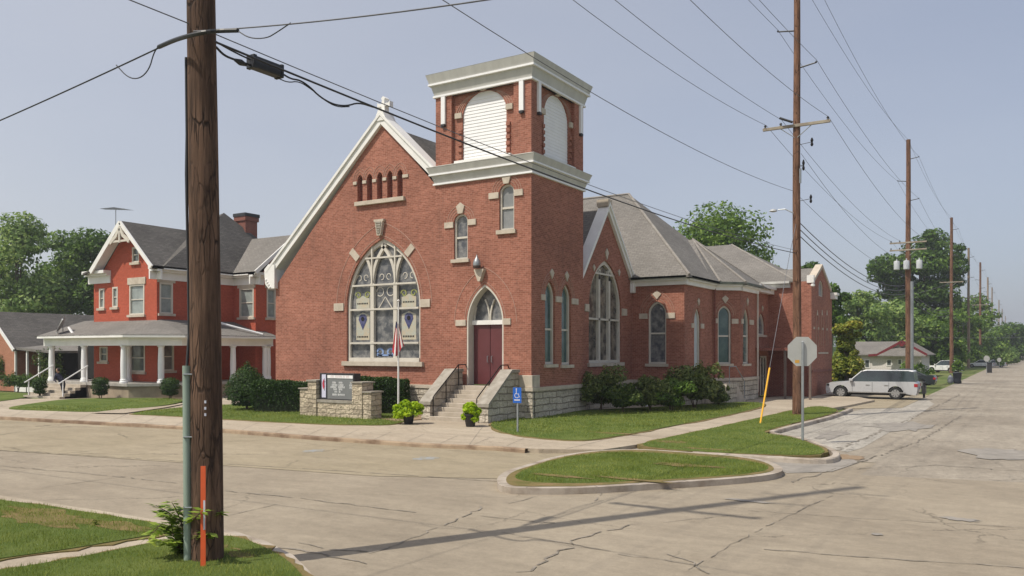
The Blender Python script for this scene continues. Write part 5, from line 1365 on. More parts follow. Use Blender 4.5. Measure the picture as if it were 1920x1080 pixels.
# communication cables at the foreground pole
xp, yp = P0[0] + lean0[0] * .38, P0[1]; zc0 = zat(66, 10.6)
mount = (xp + .12, yp - .15, zc0)
cab = wire('black telephone cable running from the foreground pole past the church tower', [(xp + .15, yp, zc0 - .05), (P1[0], P1[1], zT)], [.32], r=.016, mat='cable', group='telephone cables on the foreground pole', name='telephone_cable', cat='cable', n=40)
wire('thin strand above the splice case, running behind the foreground pole', [(xp - 1.5, yp - 24, 8.6), (xp, yp + .1, zc0 + .12), (P1[0], P1[1], zT + .12)], [.25, .3], r=.008, group='telephone cables on the foreground pole', name='support_strand', cat='cable')
lf = Fr(0, yp - .2, 1, 0)
u0, z0 = lf.px(0, 215); u1, z1 = lf.px(300, 84)
sl0 = (z1 - z0) / (u1 - u0)
wire('cable leaving the foreground pole to the left edge of the photograph', [(xp - 42, yp - .2, zc0 + .3), (xp - .1, yp - .2, zc0 - .02)], [1.15], r=.0105, mat='cable', group='telephone cables on the foreground pole', name='telephone_cable', cat='cable', n=80)
wire('cable rising from the foreground pole to the top edge, above the gable', [(xp + .1, yp - .2, zc0), (xp + 34, yp - .2, zc0 + 3.0)], [2.2], r=.009, group='telephone cables on the foreground pole', name='telephone_cable', cat='cable', n=80)
def hang(label, P, r, mat='cable', name='cable_loop', parent=None):
    m = MB(); m.tube(smooth(P, 2, False), r, 8); o = m.build(name, mat, parent)
    return o
# parts held on the pole: sleeve, splice case and slack loops are things hanging on the cable
FXp = Fr(0, yp - .2, 1, 0)
def onY3(px, py, yy): f = Fr(0, yy, 1, 0); u, z = f.px(px, py); return (u, yy, z)
def online(px, py):
    """a point above/below the line between the two poles"""
    f = Fr(xp, yp, P1[0] - xp, P1[1] - yp); u, z = f.px(px, py); return f.P(u, z, 0)
o = hang('', [onY3(298, 88, yp - .22), onY3(325, 76, yp - .3), onY3(350, 68, yp - .42), onY3(385, 60, yp - .42), onY3(408, 58, yp - .25), onY3(446, 57, yp - .2)], .028, name='cable_sleeve')
tag(o, 'thick black rubber sleeve of cable wrapped across the foreground pole', 'cable sleeve')
o = hang('', [onY3(446, 58, yp - .2), onY3(468, 72, yp - .2), onY3(500, 72, yp - .2), onY3(520, 60, yp - .2), onY3(545, 43, yp - .2)], .007, name='slack_loop'); tag(o, 'thin slack loop under the cable right of the foreground pole', 'cable')
o = hang('', [onY3(218, 122, yp - .2), onY3(240, 146, yp - .2), onY3(262, 148, yp - .2), onY3(280, 130, yp - .2), onY3(288, 100, yp - .2), onY3(296, 88, yp - .2)], .008, name='slack_loop'); tag(o, 'thin slack loop under the cable left of the foreground pole', 'cable')
sp = thing('splice_case', online(499, 127), 'black plastic splice case hung on the telephone cables beside the gable', 'splice case')
a, b = Vector(online(472, 116)), Vector(online(526, 136)); m = MB(); d = (b - a).normalized(); up = Vector((0, 0, 1)); sd_ = d.cross(up).normalized(); up = sd_.cross(d)
def obox(m, a, b, w2, h2):
    c = [(-w2, -h2), (w2, -h2), (w2, h2), (-w2, h2)]
    v = [tuple(a + sd_ * x + up * z) for x, z in c] + [tuple(b + sd_ * x + up * z) for x, z in c]
    m.add(v, [(0, 1, 2, 3), (7, 6, 5, 4), (0, 4, 5, 1), (1, 5, 6, 2), (2, 6, 7, 3), (3, 7, 4, 0)])
obox(m, a, b, .07, .085); m.build('case', 'black', sp, bevel=.015)
m = MB(); obox(m, a - d * .03, a + d * .03, .08, .095); obox(m, b - d * .05, b, .08, .095); m.build('case_ends', 'cable', sp, bevel=.01)
e1 = Vector(online(440, 112)); e2 = Vector(online(462, 122)); m = MB(); m.tube([tuple(e1), tuple(e1.lerp(e2, .5)), tuple(e2)], [.02, .045, .02], 8); m.build('cable_boot', 'cable', sp)
o = hang('', [online(405, 78), online(425, 90), online(450, 103), online(472, 113)], .012, name='cable_tail'); tag(o, 'upper short black cable from foreground pole to the splice case', 'cable')
o = hang('', [online(405, 88), online(420, 104), online(440, 112), online(475, 124)], .016, name='cable_tail'); tag(o, 'lower thick black cable bending under to the splice case', 'cable')
o = hang('', [online(526, 136), online(545, 148), online(562, 150), online(580, 162), online(600, 182), online(625, 196), online(650, 199), online(672, 192), online(700, 201)], .013, name='cable_loop'); tag(o, 'doubled black slack loop hanging beyond the splice case near the gable cross', 'cable')
o = hang('', [online(520, 146), online(540, 155), online(560, 152), online(585, 168), online(608, 188), online(632, 201), online(655, 200)], .008, name='cable_loop'); tag(o, 'thinner strand of the slack loop beyond the splice case', 'cable')
# guy wire with yellow guard
gb = onZ(1425, 795, ZL)
gy_ = thing('guy_wire', (gb[0], gb[1], ZL), 'steel guy wire with long yellow plastic guard slanting to the street pole', 'guy wire')
A_ = Vector((gb[0], gb[1], ZL - .05)); fr = Fr(gb[0], gb[1], P1[0] - gb[0], P1[1] - gb[1])
u, z = fr.px(1443, 690); B_ = Vector(fr.P(u, z)); u, z = fr.px(1480, 480); C_ = Vector(fr.P(u, z))
C_ = Vector((P1[0] - .1, P1[1] - .15, zT + .6)) if False else C_
MB().tube([tuple(A_), tuple(B_)], .035, 8).build('guard', 'yellow', gy_, smooth=True); MB().tube([tuple(B_), tuple(C_), (P1[0], P1[1] - .1, C_.z + 1.5)], .011, 6).build('strand', 'wire', gy_)

# ================================================================ STREET FURNITURE
# stop sign seen from behind
sb_ = onZ(1505, 827, ZL); Ds = sb_[1] * CY_ - sb_[0] * SY_
st = thing('stop_sign', (sb_[0], sb_[1], ZL), 'octagonal stop sign seen from its bare grey back on a steel post', 'road sign')
MB().box(sb_[0] - .035, sb_[1] - .03, ZL - .1, sb_[0] + .035, sb_[1] + .03, zat(640, Ds)).build('post', 'galv', st, bevel=.01)
fs = Fr(sb_[0] + SY_ * -.05 * 0, sb_[1] + .04, CY_, SY_)
zc_ = zat(659, Ds); R = .455 / math.cos(math.pi / 8) * .96
oc = [(-.02 + R * math.cos(math.pi / 8 + i * math.pi / 4), zc_ + R * math.sin(math.pi / 8 + i * math.pi / 4)) for i in range(8)]
pn = MB().fprism(fs, oc, -.004, 0).build('sign_plate', 'signback', st)
MB().fpoly(fs, [(u * .999, (z - zc_) * .999 + zc_) for u, z in oc][::-1], -.006).build('red_face', 'signred', pn)
zz = zat(678, Ds)
MB().fprism(fs, [(-.24, zz - .04), (-.11, zz - .04), (-.11, zz + .05), (-.24, zz + .05)], .001, .004).build('sticker', 'sticker', pn)
# handicap parking sign
hb_ = onZ(970, 812, ZL); Dh = hb_[1] * CY_ - hb_[0] * SY_
hs = thing('accessible_parking_sign', (hb_[0], hb_[1], ZL), 'small blue wheelchair parking sign on a thin steel post by the tower', 'parking sign')
MB().box(hb_[0] - .025, hb_[1] - .0, ZL - .1, hb_[0] + .025, hb_[1] + .04, zat(730, Dh)).build('post', 'galv', hs)
fh = Fr(hb_[0] - SY_ * 0, hb_[1] - .012, math.cos(.25), math.sin(.25)); zc_ = zat(741, Dh); s_ = Dh / F_PX
w2, h2 = 8.2 * s_, 14.5 * s_
pn = MB().fprism(fh, [(-w2, zc_ - h2), (w2, zc_ - h2), (w2, zc_ + h2), (-w2, zc_ + h2)], -.004, 0).build('sign_plate', 'blue', hs)
m = MB()
k = w2 / .16
m.strip(fh, [(-.03 * k, zc_ + .2 * k), (-.03 * k, zc_ + .05 * k), (.05 * k, zc_ + .05 * k), (.08 * k, zc_ - .06 * k), (.11 * k, zc_ - .06 * k)], .03 * k, .001, .003)
m.strip(fh, [(-.01 * k + .085 * k * math.cos(t), zc_ - .01 * k + .085 * k * math.sin(t)) for t in [1.9 + i * .45 for i in range(11)]], .024 * k, .001, .003)
m.fprism(fh, [(-.03 * k + .028 * k * math.cos(t), zc_ + .225 * k + .028 * k * math.sin(t)) for t in [i * math.pi / 4 for i in range(8)]], .001, .003)
m.fprism(fh, [(-.11 * k, zc_ - .2 * k), (.11 * k, zc_ - .2 * k), (.11 * k, zc_ - .15 * k), (-.11 * k, zc_ - .15 * k)], .001, .003)
m.build('wheelchair_symbol', 'tagwhite', pn)
# flagpole with a drooping flag
fb = onZ(747, 779, -.03); Df = fb[1] * CY_ - fb[0] * SY_
fp = thing('flagpole', (fb[0], fb[1], 0), 'slim white flagpole in front of the great window', 'flagpole')
MB().tube([(fb[0], fb[1], -.1), (fb[0], fb[1], zat(566, Df))], [.045, .028], 10).build('pole', 'white', fp, smooth=True)
MB().lathe((fb[0], fb[1], zat(566, Df)), [(.01, 0), (.05, .03), (.05, .07), (.01, .1)], 10).build('ball', 'white', fp, smooth=True)
fl = thing('flag', (fb[0], fb[1], zat(604, Df)), 'limp american flag hanging in folds from the white flagpole', 'flag')
zt_, zb_ = zat(602, Df), zat(668, Df)
def foldpt(s, t):
    """s across 13 stripes 0..1 (hoist length), t down"""
    drop = (zt_ - zb_); a = -.06 + .34 * s * (.3 + .7 * t) - .16 * t * (1 - s)
    wv = .07 * math.sin(s * 11 + t * 2) * (.4 + .6 * s)
    return (fb[0] + CY_ * (a) - .0 + wv * -SY_, fb[1] + SY_ * a - .06 + wv * CY_, zt_ - drop * (t * (.86 + .14 * math.sin(s * 5)) + .1 * s * (1 - t)))
mr, mw_, mb_ = MB(), MB(), MB(); ns, ntt = 26, 16
for i in range(ns):
    for j in range(ntt):
        q = [foldpt(i / ns, j / ntt), foldpt((i + 1) / ns, j / ntt), foldpt((i + 1) / ns, (j + 1) / ntt), foldpt(i / ns, (j + 1) / ntt)]
        tgt = mb_ if (j < 3 and i < 12) else (mr if (i // 4) % 2 == 0 else mw_)
        tgt.add(q, [(0, 1, 2, 3)])
fr_ = mr.build('red_stripes', 'flagred', fl, smooth=True); mw_.build('white_stripes', 'flagwhite', fl, smooth=True); mb_.build('canton', 'flagblue', fl, smooth=True)
# orange marker post at the foreground pole
ob = onZ(381, 1066, ZL)
om = thing('cable_marker', (ob[0], ob[1], ZL), 'flat orange cable marker post with a pale label against the foreground pole', 'marker post')
Do = ob[1] * CY_ - ob[0] * SY_; fo = Fr(ob[0], ob[1] - .0, CY_, SY_)
mp_ = MB().fprism(fo, [(-.032, -.2), (.032, -.2), (.03, zat(874, Do)), (-.03, zat(874, Do))], -.006, .006).build('blade', 'orange', om, bevel=.003)
MB().fprism(fo, [(.004, zat(993, Do)), (.028, zat(993, Do)), (.028, zat(938, Do)), (.004, zat(938, Do))], .007, .009).build('label_strip', 'tagwhite', mp_)
# ================================================================ VEGETATION
def cloud(clumps, n, size, seed, flat=.0, shell=.8, aspect=.6, droop=.0):
    """leaf faces (pointed quads) scattered through ellipsoid clumps"""
    r = np.random.default_rng(seed); C = np.array(clumps, float); wts = (C[:, 3] * C[:, 4] + C[:, 4] * C[:, 5] + C[:, 3] * C[:, 5]); wts /= wts.sum()
    k = r.choice(len(C), n, p=wts); d = r.normal(size=(n, 3)); d /= np.linalg.norm(d, axis=1)[:, None]
    low = d[:, 2] < -.35; d[low, 2] *= .5; rad = np.where(r.uniform(size=n) < shell, r.uniform(.8, 1.06, n), r.uniform(.3, .85, n))
    p = C[k, :3] + d * C[k, 3:6] * rad[:, None]
    nn = d + r.normal(scale=.55, size=(n, 3)); nn[:, 2] += .35; nn /= np.linalg.norm(nn, axis=1)[:, None]
    t = r.normal(size=(n, 3)); t[:, 2] -= droop; t -= (t * nn).sum(1)[:, None] * nn; t /= np.linalg.norm(t, axis=1)[:, None]; b = np.cross(nn, t)
    s = size * r.uniform(.55, 1.35, n)[:, None] / 2
    V = np.stack([p - t * s, p + b * s * aspect, p + t * s * 1.1, p - b * s * aspect], 1)
    return V.reshape(-1, 3)
def crown_clumps(x, y, z0, z1, W, seed, n=26, fill=1.0, shape='round', lean=0):
    r = random.Random(seed); H = z1 - z0; out = []; cz = (z0 + z1) / 2
    for i in range(n):
        a = r.uniform(0, 2 * math.pi); u = r.uniform(-1, 1); rr = math.sqrt(max(0, 1 - u * u)) * r.uniform(.35, .82)
        if shape == 'spread' : u = u * .9 + .05
        q = W * r.uniform(.13, .24)
        out.append((x + rr * W / 2 * math.cos(a), y + rr * W / 2 * math.sin(a), cz + u * H * .38, q, q, q * r.uniform(.6, .85)))
    out.append((x, y, cz, W * .24, W * .24, H * .3))
    return out
def limbs(t, x, y, zb, z0, z1, W, seed, r0, clumps):
    r = random.Random(seed); m = MB()
    top = z0 + (z1 - z0) * .55
    m.tube([(x, y, zb), (x + r.uniform(-.1, .1), y, zb + (z0 - zb) * .5), (x + r.uniform(-.2, .2), y + r.uniform(-.2, .2), z0), (x + r.uniform(-.4, .4), y + r.uniform(-.3, .3), top)], [r0 * 1.25, r0, r0 * .8, r0 * .3], 8)
    for c in clumps[:9]:
        a = Vector((x, y, z0 + (c[2] - z0) * .15)); b = Vector(c[:3]); mid = a.lerp(b, .5); mid.z -= .1 * (b - a).length
        m.tube([tuple(a), tuple(mid), tuple(b)], [r0 * .45, r0 * .28, r0 * .1], 5)
    return m.build('trunk', 'bark', t)
def tree(label, px, D, w_px, ytop, ybot, mat, seed, n=5000, leaf=.3, zb=-.25, ncl=26, group=None, name='tree', shape='round', full=False):
    x, y = atD(px, D); W = w_px * D / F_PX; z1 = zat(ytop, D); z0 = max(zat(ybot, D), zb + .4)
    t = thing(name, (x, y, zb), label, 'tree', group)
    cl = crown_clumps(x, y, z0, z1, W, seed, ncl, shape=shape)
    if full: r9 = random.Random(seed + 7); cl += [(x + math.cos(a) * W * .3, y + math.sin(a) * W * .3, zb + (z1 - zb) * r9.uniform(.12, .3), W * .2, W * .2, (z1 - zb) * .16) for a in [i * .9 for i in range(7)]]
    npmesh('crown', cloud(cl, n, leaf, seed), 4, mat, t, (x, y, zb))
    limbs(t, x, y, zb, z0 + (z1 - z0) * .12, z1, W, seed, max(.12, W * .028), cl)
    return t
GT = 'trees behind the houses and along the street'
tree('broad pale green tree at the far left edge behind the ranch house', 30, 82, 190, 398, 640, 'lf_light', 11, n=11000, leaf=.42, group=GT, ncl=34)
tree('rounded bright green tree between the edge tree and the antenna', 118, 92, 150, 425, 640, 'lf_mid', 12, n=9000, leaf=.45, group=GT, ncl=30)
tree('deep green tree directly below the tv antenna', 200, 86, 170, 398, 640, 'lf_dark', 13, n=12000, leaf=.42, group=GT, ncl=36)
tree('dark low tree filling the gap behind the ranch roof', 60, 98, 200, 500, 670, 'lf_dark', 14, n=6000, leaf=.5, group=GT)
tree('tall tree rising behind the church hip roofs', 1338, 84, 238, 386, 620, 'lf_mid', 15, n=17000, leaf=.4, group=GT, ncl=38)
tree('small round tree top just left of the street light pole', 1460, 92, 50, 480, 620, 'lf_mid', 16, n=1800, leaf=.42, group=GT, ncl=14)
tree('tree top just right of the street light pole, above the rear wing roof', 1512, 90, 70, 478, 620, 'lf_dark', 17, n=3000, leaf=.42, group=GT, ncl=16)
tree('dark tree peeking above the right shoulder of the church rear gable', 1560, 80, 70, 512, 640, 'lf_dark', 18, n=3500, leaf=.4, group=GT, ncl=16)
tree('yellow flowering small tree beside the church rear wing', 1586, 62, 66, 582, 702, 'lf_yell', 19, n=10000, leaf=.26, group=None, ncl=18, full=True)
tree('pale leafy tree behind the grey house roof, left end', 1615, 112, 110, 543, 668, 'lf_light', 20, n=8500, leaf=.5, group=GT, ncl=26, full=True)
tree('pale leafy tree behind the grey house, before the transformer pole', 1668, 118, 120, 562, 672, 'lf_light', 21, n=8500, leaf=.5, group=GT, ncl=26, full=True)
# the great tree: several lobes
x, y = atD(1722, 135); k = 135 / F_PX; t = thing('tree', (x, y, -.3), 'very tall dark tree towering over the grey house and street poles', 'tree', GT)
cl = []
def at3(px, py, D, rpx, fy=.9): X, Y = atD(px, D); return (X, Y, zat(py, D), rpx * k * 1.06, rpx * k * 1.06, rpx * k * fy)
for px, py, rp in ((1665, 505, 32), (1648, 520, 20), (1690, 500, 26), (1700, 545, 30), (1725, 470, 30), (1752, 452, 26), (1735, 500, 34), (1770, 480, 30), (1792, 490, 20), (1765, 520, 34), (1790, 530, 18), (1740, 550, 30), (1775, 570, 26), (1715, 590, 30), (1755, 600, 26), (1685, 560, 18), (1800, 465, 10), (1745, 440, 12), (1640, 500, 10), (1650, 500, 22), (1680, 525, 30), (1705, 500, 26), (1715, 560, 34), (1760, 555, 34), (1700, 600, 34), (1740, 610, 34), (1780, 600, 24), (1668, 550, 22), (1790, 505, 22)): cl.append(at3(px, py, 135 + rnd.uniform(-3, 3), rp))
npmesh('crown', cloud(cl, 24000, .55, 77), 4, 'lf_dark', t, (x, y, -.3)); limbs(t, x, y, -.3, 5, 20, 14, 5, .55, cl)
rows = [(1700, 125, 90, 590, 690, 'lf_mid', 'tree of middle height below the great tree, left of its trunk'), (1752, 128, 120, 572, 690, 'lf_mid', 'wide green tree below the great tree, behind the white car'),
        (1800, 150, 100, 560, 692, 'lf_mid', 'rounded tree between the third and fourth street poles'), (1830, 170, 80, 545, 690, 'lf_mid', 'rounded tree rising between the fourth and fifth street poles'),
        (1858, 190, 90, 592, 690, 'lf_mid', 'broad tree behind the round sign'), (1895, 210, 80, 600, 690, 'lf_dark', 'dark tree at the right edge over the road end'),
        (1925, 240, 90, 608, 690, 'lf_mid', 'tree cut by the right edge of the photograph'), (1782, 118, 46, 610, 694, 'lf_dark', 'dark shade tree just right of the white car')]
for i, (px, D, wp, yt, yb, mt, lb) in enumerate(rows): tree(lb, px, D, wp, yt, yb, mt, 40 + i, n=6500, leaf=.6, group=GT, ncl=20, full=True)
# summer haze over everything
# far wood closing the horizon
m_ = []
r = random.Random(9)
for i in range(150):
    px = -500 + i * 19 + r.uniform(-8, 8); D = r.uniform(300, 420)
    if px > 1890: D = r.uniform(520, 600)
    x, y = atD(px, D); h = r.uniform(9, 15) * (.75 if 1500 < px < 1900 else 1)
    m_.append((x, y, h * .5, r.uniform(8, 13), r.uniform(8, 13), h * .55))
o = npmesh('distant_woods', cloud(m_, 26000, 2.2, 5), 4, 'lf_dark'); tag(o, 'far belt of trees closing off the horizon', None, None, 'stuff')

def bush(label, px, py, w_px, h_px, mat, seed, n=2500, leaf=.09, kind='round', z=-.02, cat='shrub', name='shrub', depth=None, core=True, droop=0):
    """bush standing on the ground at pixel px,py (its base), given width and height in pixels"""
    x, y = onZ(px, py, z); D = y * CY_ - x * SY_; W = w_px * D / F_PX; H = h_px * D / F_PX
    t = thing(name, (x, y, z), label, cat); r = random.Random(seed); cl = []
    dd = depth or W * .8; off = (-SY_ * dd * .4, CY_ * dd * .4)      # the body lies behind its front base
    x += off[0]; y += off[1]
    if kind == 'cone':
        for i in range(9):
            k = i / 8; q = W * .5 * (math.sin(math.pi * min(1, (.28 + .78 * k))) ** .8 if k > 0 else .7); cl.append((x, y, z + H * (.12 + .78 * k), q, q, H * .13))
    elif kind == 'box':
        cl = None
    elif kind == 'barrel':
        cl = [(x, y, z + H * .3, W * .42, W * .42, H * .3), (x, y, z + H * .55, W * .5, W * .5, H * .3), (x, y, z + H * .78, W * .47, W * .47, H * .22)]
    else:
        for i in range(14):
            a = r.uniform(0, 6.28); k = r.uniform(0, .8); cl.append((x + CY_ * math.cos(a) * k * W * .5 - SY_ * math.sin(a) * k * dd * .5, y + SY_ * math.cos(a) * k * W * .5 + CY_ * math.sin(a) * k * dd * .5, z + H * r.uniform(.25, .78), W * r.uniform(.2, .32), W * r.uniform(.2, .32), H * r.uniform(.2, .3)))
    if kind == 'round':
        for i in range(16):
            a = r.uniform(0, 6.28); k = r.uniform(.3, .95); hx, hy = x + CY_ * math.cos(a) * k * W * .5 - SY_ * math.sin(a) * k * dd * .5, y + SY_ * math.cos(a) * k * W * .5 + CY_ * math.sin(a) * k * dd * .5
            q = r.uniform(.05, .09) * W; cl.append((hx, hy, z + H * r.uniform(.75, 1.08) * (1 - .25 * k), q, q, q * 1.6))
    V = cloud(cl, n, leaf, seed, shell=.6, droop=droop)
    npmesh('foliage', V, 4, mat, t, (t.location.x, t.location.y, t.location.z))
    if core:
        m = MB()
        for i in range(3): m.tube([(x + r.uniform(-.1, .1), y, z - .1), (x + r.uniform(-.2, .2) * W, y + r.uniform(-.1, .1), z + H * .6)], [.03, .012], 5)
        m.build('stem', 'twig', t)
    return t
def hedge(label, pa, pb, depth, H, seed, n, z=-.03, mat='lf_box', leaf=.07):
    """clipped hedge between two base pixels"""
    a, b = onZ(*pa, z), onZ(*pb, z); fr = Fr(a[0], a[1], b[0] - a[0], b[1] - a[1]); L_ = math.hypot(b[0] - a[0], b[1] - a[1])
    t = thing('hedge', (a[0], a[1], z), label, 'hedge'); r = np.random.default_rng(seed)
    # rounded box surface points
    u = r.uniform(0, L_, n); ang = r.uniform(0, math.pi, n); ex = .45
    cd, sz = np.cos(ang), np.sin(ang); dq = -np.sign(cd) * np.abs(cd) ** ex * depth / 2 - depth / 2; zq = np.abs(sz) ** ex * H * (1 + .03 * np.sin(u * 2.2) + .02 * np.sin(u * 5.1))
    endm = r.uniform(size=n) < .14; u = np.where(endm, np.where(r.uniform(size=n) < .5, 0, L_), u); q2 = r.uniform(0, 1, n)
    dq = np.where(endm, -depth / 2 + (dq + depth / 2) * q2, dq); zq = np.where(endm, zq * q2, zq)
    jit = r.normal(0, .03, (n, 3)); P = np.c_[a[0] + fr.u[0] * u + fr.n[0] * dq, a[1] + fr.u[1] * u + fr.n[1] * dq, z + zq] + jit
    nn = r.normal(size=(n, 3)); nn[:, 2] += .4; nn /= np.linalg.norm(nn, axis=1)[:, None]; tt = r.normal(size=(n, 3)); tt -= (tt * nn).sum(1)[:, None] * nn; tt /= np.linalg.norm(tt, axis=1)[:, None]; bb = np.cross(nn, tt)
    s = leaf * r.uniform(.6, 1.3, n)[:, None] / 2; V = np.stack([P - tt * s, P + bb * s * .7, P + tt * s, P - bb * s * .7], 1).reshape(-1, 3)
    npmesh('foliage', V, 4, mat, t, (a[0], a[1], z))
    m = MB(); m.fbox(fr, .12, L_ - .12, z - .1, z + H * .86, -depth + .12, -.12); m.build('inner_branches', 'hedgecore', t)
    return t
M['lf_weed'] = leafmat('leaf_weed', lin((90, 115, 35)), lin((130, 155, 55)), lin((170, 185, 85)))
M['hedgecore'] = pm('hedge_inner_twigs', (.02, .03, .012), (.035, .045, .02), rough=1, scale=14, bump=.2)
hedge('long clipped boxwood hedge left of the stone sign, in front of the church wall', (470, 771), (590, 772), 1.0, 1.28, 1, 16000)
hedge('clipped hedge right of the stone sign, beneath the great window', (655, 775), (757, 776), 1.0, 1.45, 2, 15000)
bush('tall dark conical yew beside the church corner', 455, 768, 84, 98, 'lf_box', 3, n=17000, leaf=.075, kind='cone')
bush('small barrel shaped boxwood beside the porch steps', 183, 748, 32, 41, 'lf_box', 4, n=4200, leaf=.08, kind='barrel')
bush('small barrel shaped boxwood near the foreground pole', 314, 748, 36, 40, 'lf_box', 5, n=4500, leaf=.08, kind='barrel')
bush('squarish boxwood left of the porch steps', 70, 744, 26, 36, 'lf_box', 6, n=3600, leaf=.08, kind='barrel')
bush('loose tall shrub at the left end of the porch', 88, 732, 60, 80, 'lf_shrub', 7, n=3500, leaf=.14)
bush('low dark hedge row left of the house walk', 22, 734, 64, 34, 'lf_dark', 8, n=5000, leaf=.1)
bush('dark shrub at the left edge in front of the brick garage', 4, 728, 44, 66, 'lf_dark', 9, n=3000, leaf=.12)
SG_ = 'shrubs along the side of the church'
for i, (px, py, w_, h_, mt, lb) in enumerate(((1128, 772, 84, 88, 'lf_side', 'dark shrub hugging the tower wall'), (1172, 774, 74, 54, 'lf_shrub', 'low weedy shrub left of the small white post'),
        (1222, 771, 76, 62, 'lf_side', 'green shrub below the sunlit side window'), (1264, 771, 74, 58, 'lf_mid', 'brighter middle shrub in the church side bed'),
        (1312, 767, 108, 84, 'lf_side', 'largest arching shrub below the narrow side door'), (1350, 760, 44, 42, 'lf_side', 'small dark shrub beside the side stoop'))):
    tag(bush(lb, px, py, w_, h_, mt, 60 + i, n=6500, leaf=.13 if i != 4 else .17, droop=.3), None, None, SG_)
bush('leafy bush behind the dark sedan at the lot edge', 1728, 722, 50, 42, 'lf_mid', 71, n=2200, leaf=.2, z=-.22)
bush('low weeds beside the far transformer pole', 1706, 716, 30, 40, 'lf_light', 72, n=1500, leaf=.2, z=-.22)
bush('young sapling behind the black trash bin', 1800, 700, 22, 26, 'lf_mid', 73, n=700, leaf=.3, z=-.22)
for i, px in enumerate((1880, 1893, 1905)): bush(('low roadside bush nearest the far round sign', 'roadside bush in the middle of the far verge', 'roadside bush at the far end of the verge')[i], px, 689 - i * 3, 22, 26, 'lf_light', 80 + i, n=700, leaf=.5, z=-.22)
# volunteer sapling around the foot of the foreground pole: compound leaves
bx, by = onZ(352, 1035, ZL)
sp_ = thing('pole_weed', (bx, by, ZL), 'leafy green weed sapling sprouting around the foreground pole base', 'plant')
st_ = MB(); LV = []; r = random.Random(4)
Dw = by * CY_ - bx * SY_
def cpt(px, py, dd=0): X, Y = atD(px, Dw + dd); return (X, Y, zat(py, Dw + dd))
twigs = [[(345, 1045), (325, 1000), (318, 975), (300, 962)], [(348, 1045), (345, 1010), (350, 985), (358, 972)], [(350, 1045), (338, 1028), (318, 1018), (300, 1012)], [(354, 1045), (372, 1030), (380, 1015), (384, 1000)], [(352, 1048), (350, 1035), (348, 1020), (342, 1008)], [(352, 1040), (335, 990), (318, 962), (292, 948)], [(352, 1040), (340, 980), (330, 955), (322, 942)], [(352, 1040), (325, 1000), (300, 985), (280, 1005)], [(352, 1040), (345, 1000), (338, 975), (312, 965)],
         [(356, 1040), (365, 1000), (372, 975), (400, 958), (412, 962)], [(356, 1040), (362, 990), (366, 970), (380, 958)], [(352, 1040), (358, 1010), (352, 985), (345, 965)], [(350, 1040), (345, 1022), (350, 1000)], [(355, 1040), (370, 1018), (385, 1005), (392, 1000)], [(352, 1045), (340, 1030), (330, 1015)], [(352, 1045), (362, 1030), (366, 1012)], [(350, 1045), (335, 1020), (322, 1000)]]
for j, tw in enumerate(twigs):
    dd = r.uniform(-.6, -.05) - (.25 if max(p[0] for p in tw) > 375 else 0); P = [Vector(cpt(px, py, dd * (i / (len(tw) - 1)) - (.05))) for i, (px, py) in enumerate(tw)]
    st_.tube([tuple(p) for p in P], [.008] * (len(P) - 1) + [.003], 5)
    for i in range(1, len(P)):
        for k in range(9):
            c = P[i - 1].lerp(P[i], k / 7); dr_ = (P[i] - P[i - 1]).normalized()
            for s_ in (-1, 1):
                out = Vector((CY_ * s_, SY_ * s_, r.uniform(-.5, .3))) + dr_ * .5 + Vector((r.uniform(-.3, .3), r.uniform(-.3, .3), 0)); out.normalize()
                L_ = r.uniform(.09, .17); sd2 = out.cross(Vector((r.uniform(-.3, .3), r.uniform(-.3, .3), 1))).normalized() * L_ * .28
                LV += [tuple(c), tuple(c + out * L_ * .5 + sd2), tuple(c + out * L_ + Vector((0, 0, -.01))), tuple(c + out * L_ * .5 - sd2)]
st_.build('stems', 'twig', sp_); npmesh('leaves', np.array(LV), 4, 'lf_weed' if 'lf_weed' in M else 'lf_mid', sp_, (bx, by, ZL))
# two black planters with lime sweet potato vine
def planter(px, py, label, W, seed, flower):
    x, y = onZ(px, py, ZL); D = y * CY_ - x * SY_; s_ = D / F_PX
    t = thing('planter', (x, y, ZL), label, 'planter', 'lime plants in black pots by the church steps')
    MB().lathe((x, y, ZL), [(.15, 0), (.16, .02), (.23, .4), (.25, .42), (.25, .46), (.21, .46), (.2, .4)], 20).build('pot', 'black', t, smooth=True)
    W_ = W * s_; r = random.Random(seed); cl = []
    for i in range(26):
        a = r.uniform(0, 6.28); k = r.uniform(.15, .8); cl.append((x + math.cos(a) * k * W_ / 2, y + math.sin(a) * k * W_ / 2, ZL + (.66 + r.uniform(-.12, .12) if k < .5 else r.uniform(.26, .66)), W_ * .17, W_ * .17, .13))
    npmesh('foliage', cloud(cl, 2600, .12, seed, droop=.6, aspect=.8), 4, 'lf_lime', t, (x, y, ZL))
    if flower:
        npmesh('flowers', cloud([(x + .02, y - .16, ZL + .62, .1, .08, .06)], 60, .06, seed), 4, M['bloom'], t, (x, y, ZL))
M['bloom'] = pm('coral_petals', (.5, .2, .16), rough=.6)
planter(766, 795, 'larger planter of lime leaves with coral flowers left of the church steps', 56, 1, True)
planter(882, 800, 'smaller planter of lime leaves right of the church steps', 38, 2, False)
M['painted_shade_wall'] = M['dark']; M['blackcab'] = M['black']; M['bluecan'] = pm('blue_plastic', (.02, .1, .5), rough=.35)
M['binblack'] = pm('bin_plastic', (.03, .034, .045), rough=.5); M['greybag'] = pm('grey_bag', (.22, .23, .26), rough=.5)
